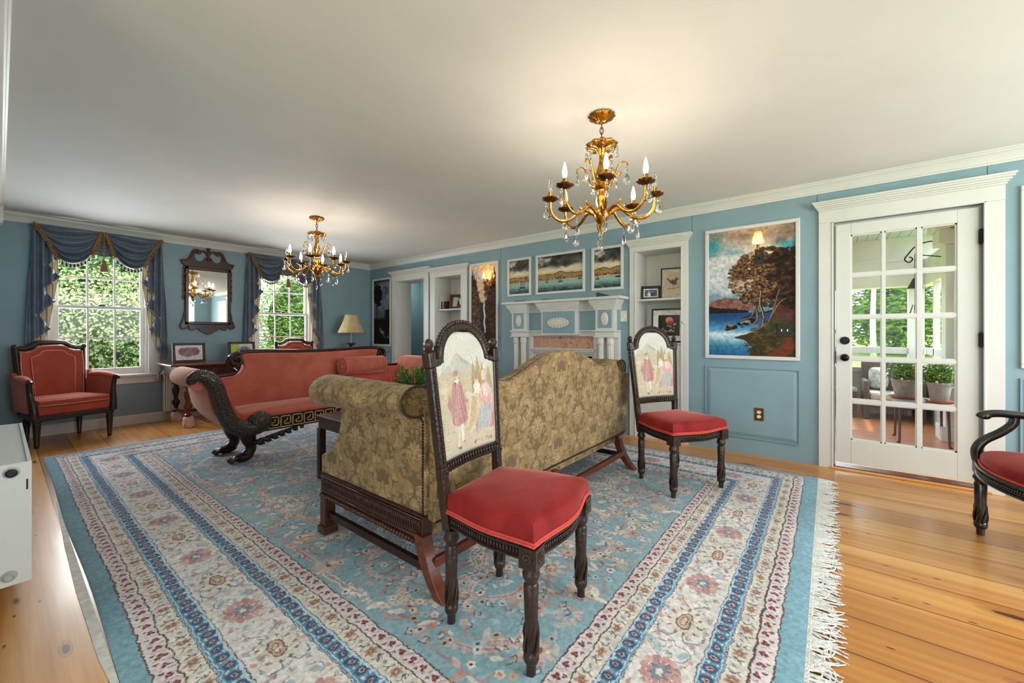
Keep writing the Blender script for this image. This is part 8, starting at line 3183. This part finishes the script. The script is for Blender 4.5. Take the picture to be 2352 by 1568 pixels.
MB().box((-0.26, -0.235, 0.43), (0.26, 0.235, 0.45)).build('table_top', plain('slate table top', (150, 150, 148), 0.5), t, bevel=0.004)
for x in (-0.195, 0.195):
    for y in (-0.195, 0.195):
        MB().tube([(x, y, 0.0), (x * 0.95, y * 0.95, 0.02), (x * 0.9, y * 0.93, 0.25), (x * 0.82, y * 0.9, 0.432)], [0.016, 0.011, 0.011, 0.014], 8).build('leg', plain('rusty iron', (88, 70, 58), 0.7, 0.3), t, smooth=True)
M_TERRA = plain('terracotta saucer', (176, 96, 78), 0.7)
M_POT = plain('grey flower pot', (140, 139, 137), 0.6)
LF = leaf_mat('petunia leaves', (54, 92, 34), (120, 156, 66), 30)
MFL = plain('white petals', (226, 228, 236), 0.7)
for x, y, r, lb in ((6.22, -0.672, 0.125, 'bushy flowering plant in the bigger grey pot on the porch table'), (6.02, -0.905, 0.10, 'bushy flowering plant in the smaller grey pot on the porch table')):
    z = 0.4105
    t = thing('flower_pot', lb, 'plant', (x, y, z), 0, 'flower pots on the porch table')
    MB().lathe([(0, 0), (r * 0.95, 0), (r * 1.12, 0.024), (r * 1.05, 0.022), (r * 0.9, 0.008), (0, 0.008)], n=24).build('saucer', M_TERRA, t, smooth=40)
    MB().lathe([(r * 0.62, 0.0085), (r * 0.70, 0.03), (r * 0.90, 0.185), (r * 0.98, 0.19), (r * 0.98, 0.215), (r * 0.88, 0.215), (r * 0.86, 0.19), (0, 0.188)], n=24).build('pot', M_POT, t, smooth=35)
    leaf_cloud('foliage', t, LF, 1600, (0, 0, 0.295), (r * 1.45, r * 1.45, 0.14), 0.017, 0.42, 3, shell=0.2)
    leaf_cloud('blossoms', t, MFL, 60, (0, 0, 0.275), (r * 1.45, r * 1.45, 0.13), 0.012, 0.9, 9, shell=0.85)
t = thing('hanging_lantern', 'black iron lantern hanging from a curled hook on the porch', 'lantern', (6.9, -0.83, 1.60))
MB().tube(cr([(-0.10, -0.30, 0.42), (-0.08, -0.28, 0.52), (-0.06, -0.16, 0.62), (-0.02, -0.02, 0.60), (0, 0.06, 0.50), (0, 0.09, 0.44), (0, 0.05, 0.40), (0, 0.02, 0.44), (0, 0.05, 0.47)], 6), 0.007, 6).tube(cr([(-0.02, -0.30, 0.42), (0, -0.14, 0.46), (0, 0, 0.49)], 4), 0.006, 6).build('scroll_hook', M_BLACKM, t, smooth=True)
MB().tube([(0, 0, 0.50), (0, 0, 0.20)], 0.004, 6).build('chain', M_BLACKM, t)
MB().lathe([(0.085, 0.075), (0.08, 0.08), (0.02, 0.20), (0, 0.21)], n=6).build('lantern_roof', M_BLACKM, t)
mb = MB().lathe([(0.05, -0.25), (0.052, -0.23), (0.0, -0.225)], n=6)
for k in range(6):
    a = 2 * pi * k / 6
    mb.tube([(0.05 * cos(a), 0.05 * sin(a), -0.23), (0.02 * cos(a), 0.02 * sin(a), -0.12)], 0.004, 5)
mb.tube([(0, 0, 0.08), (0, 0, -0.12)], 0.003, 5)
mb.build('lantern_cage', M_BLACKM, t)
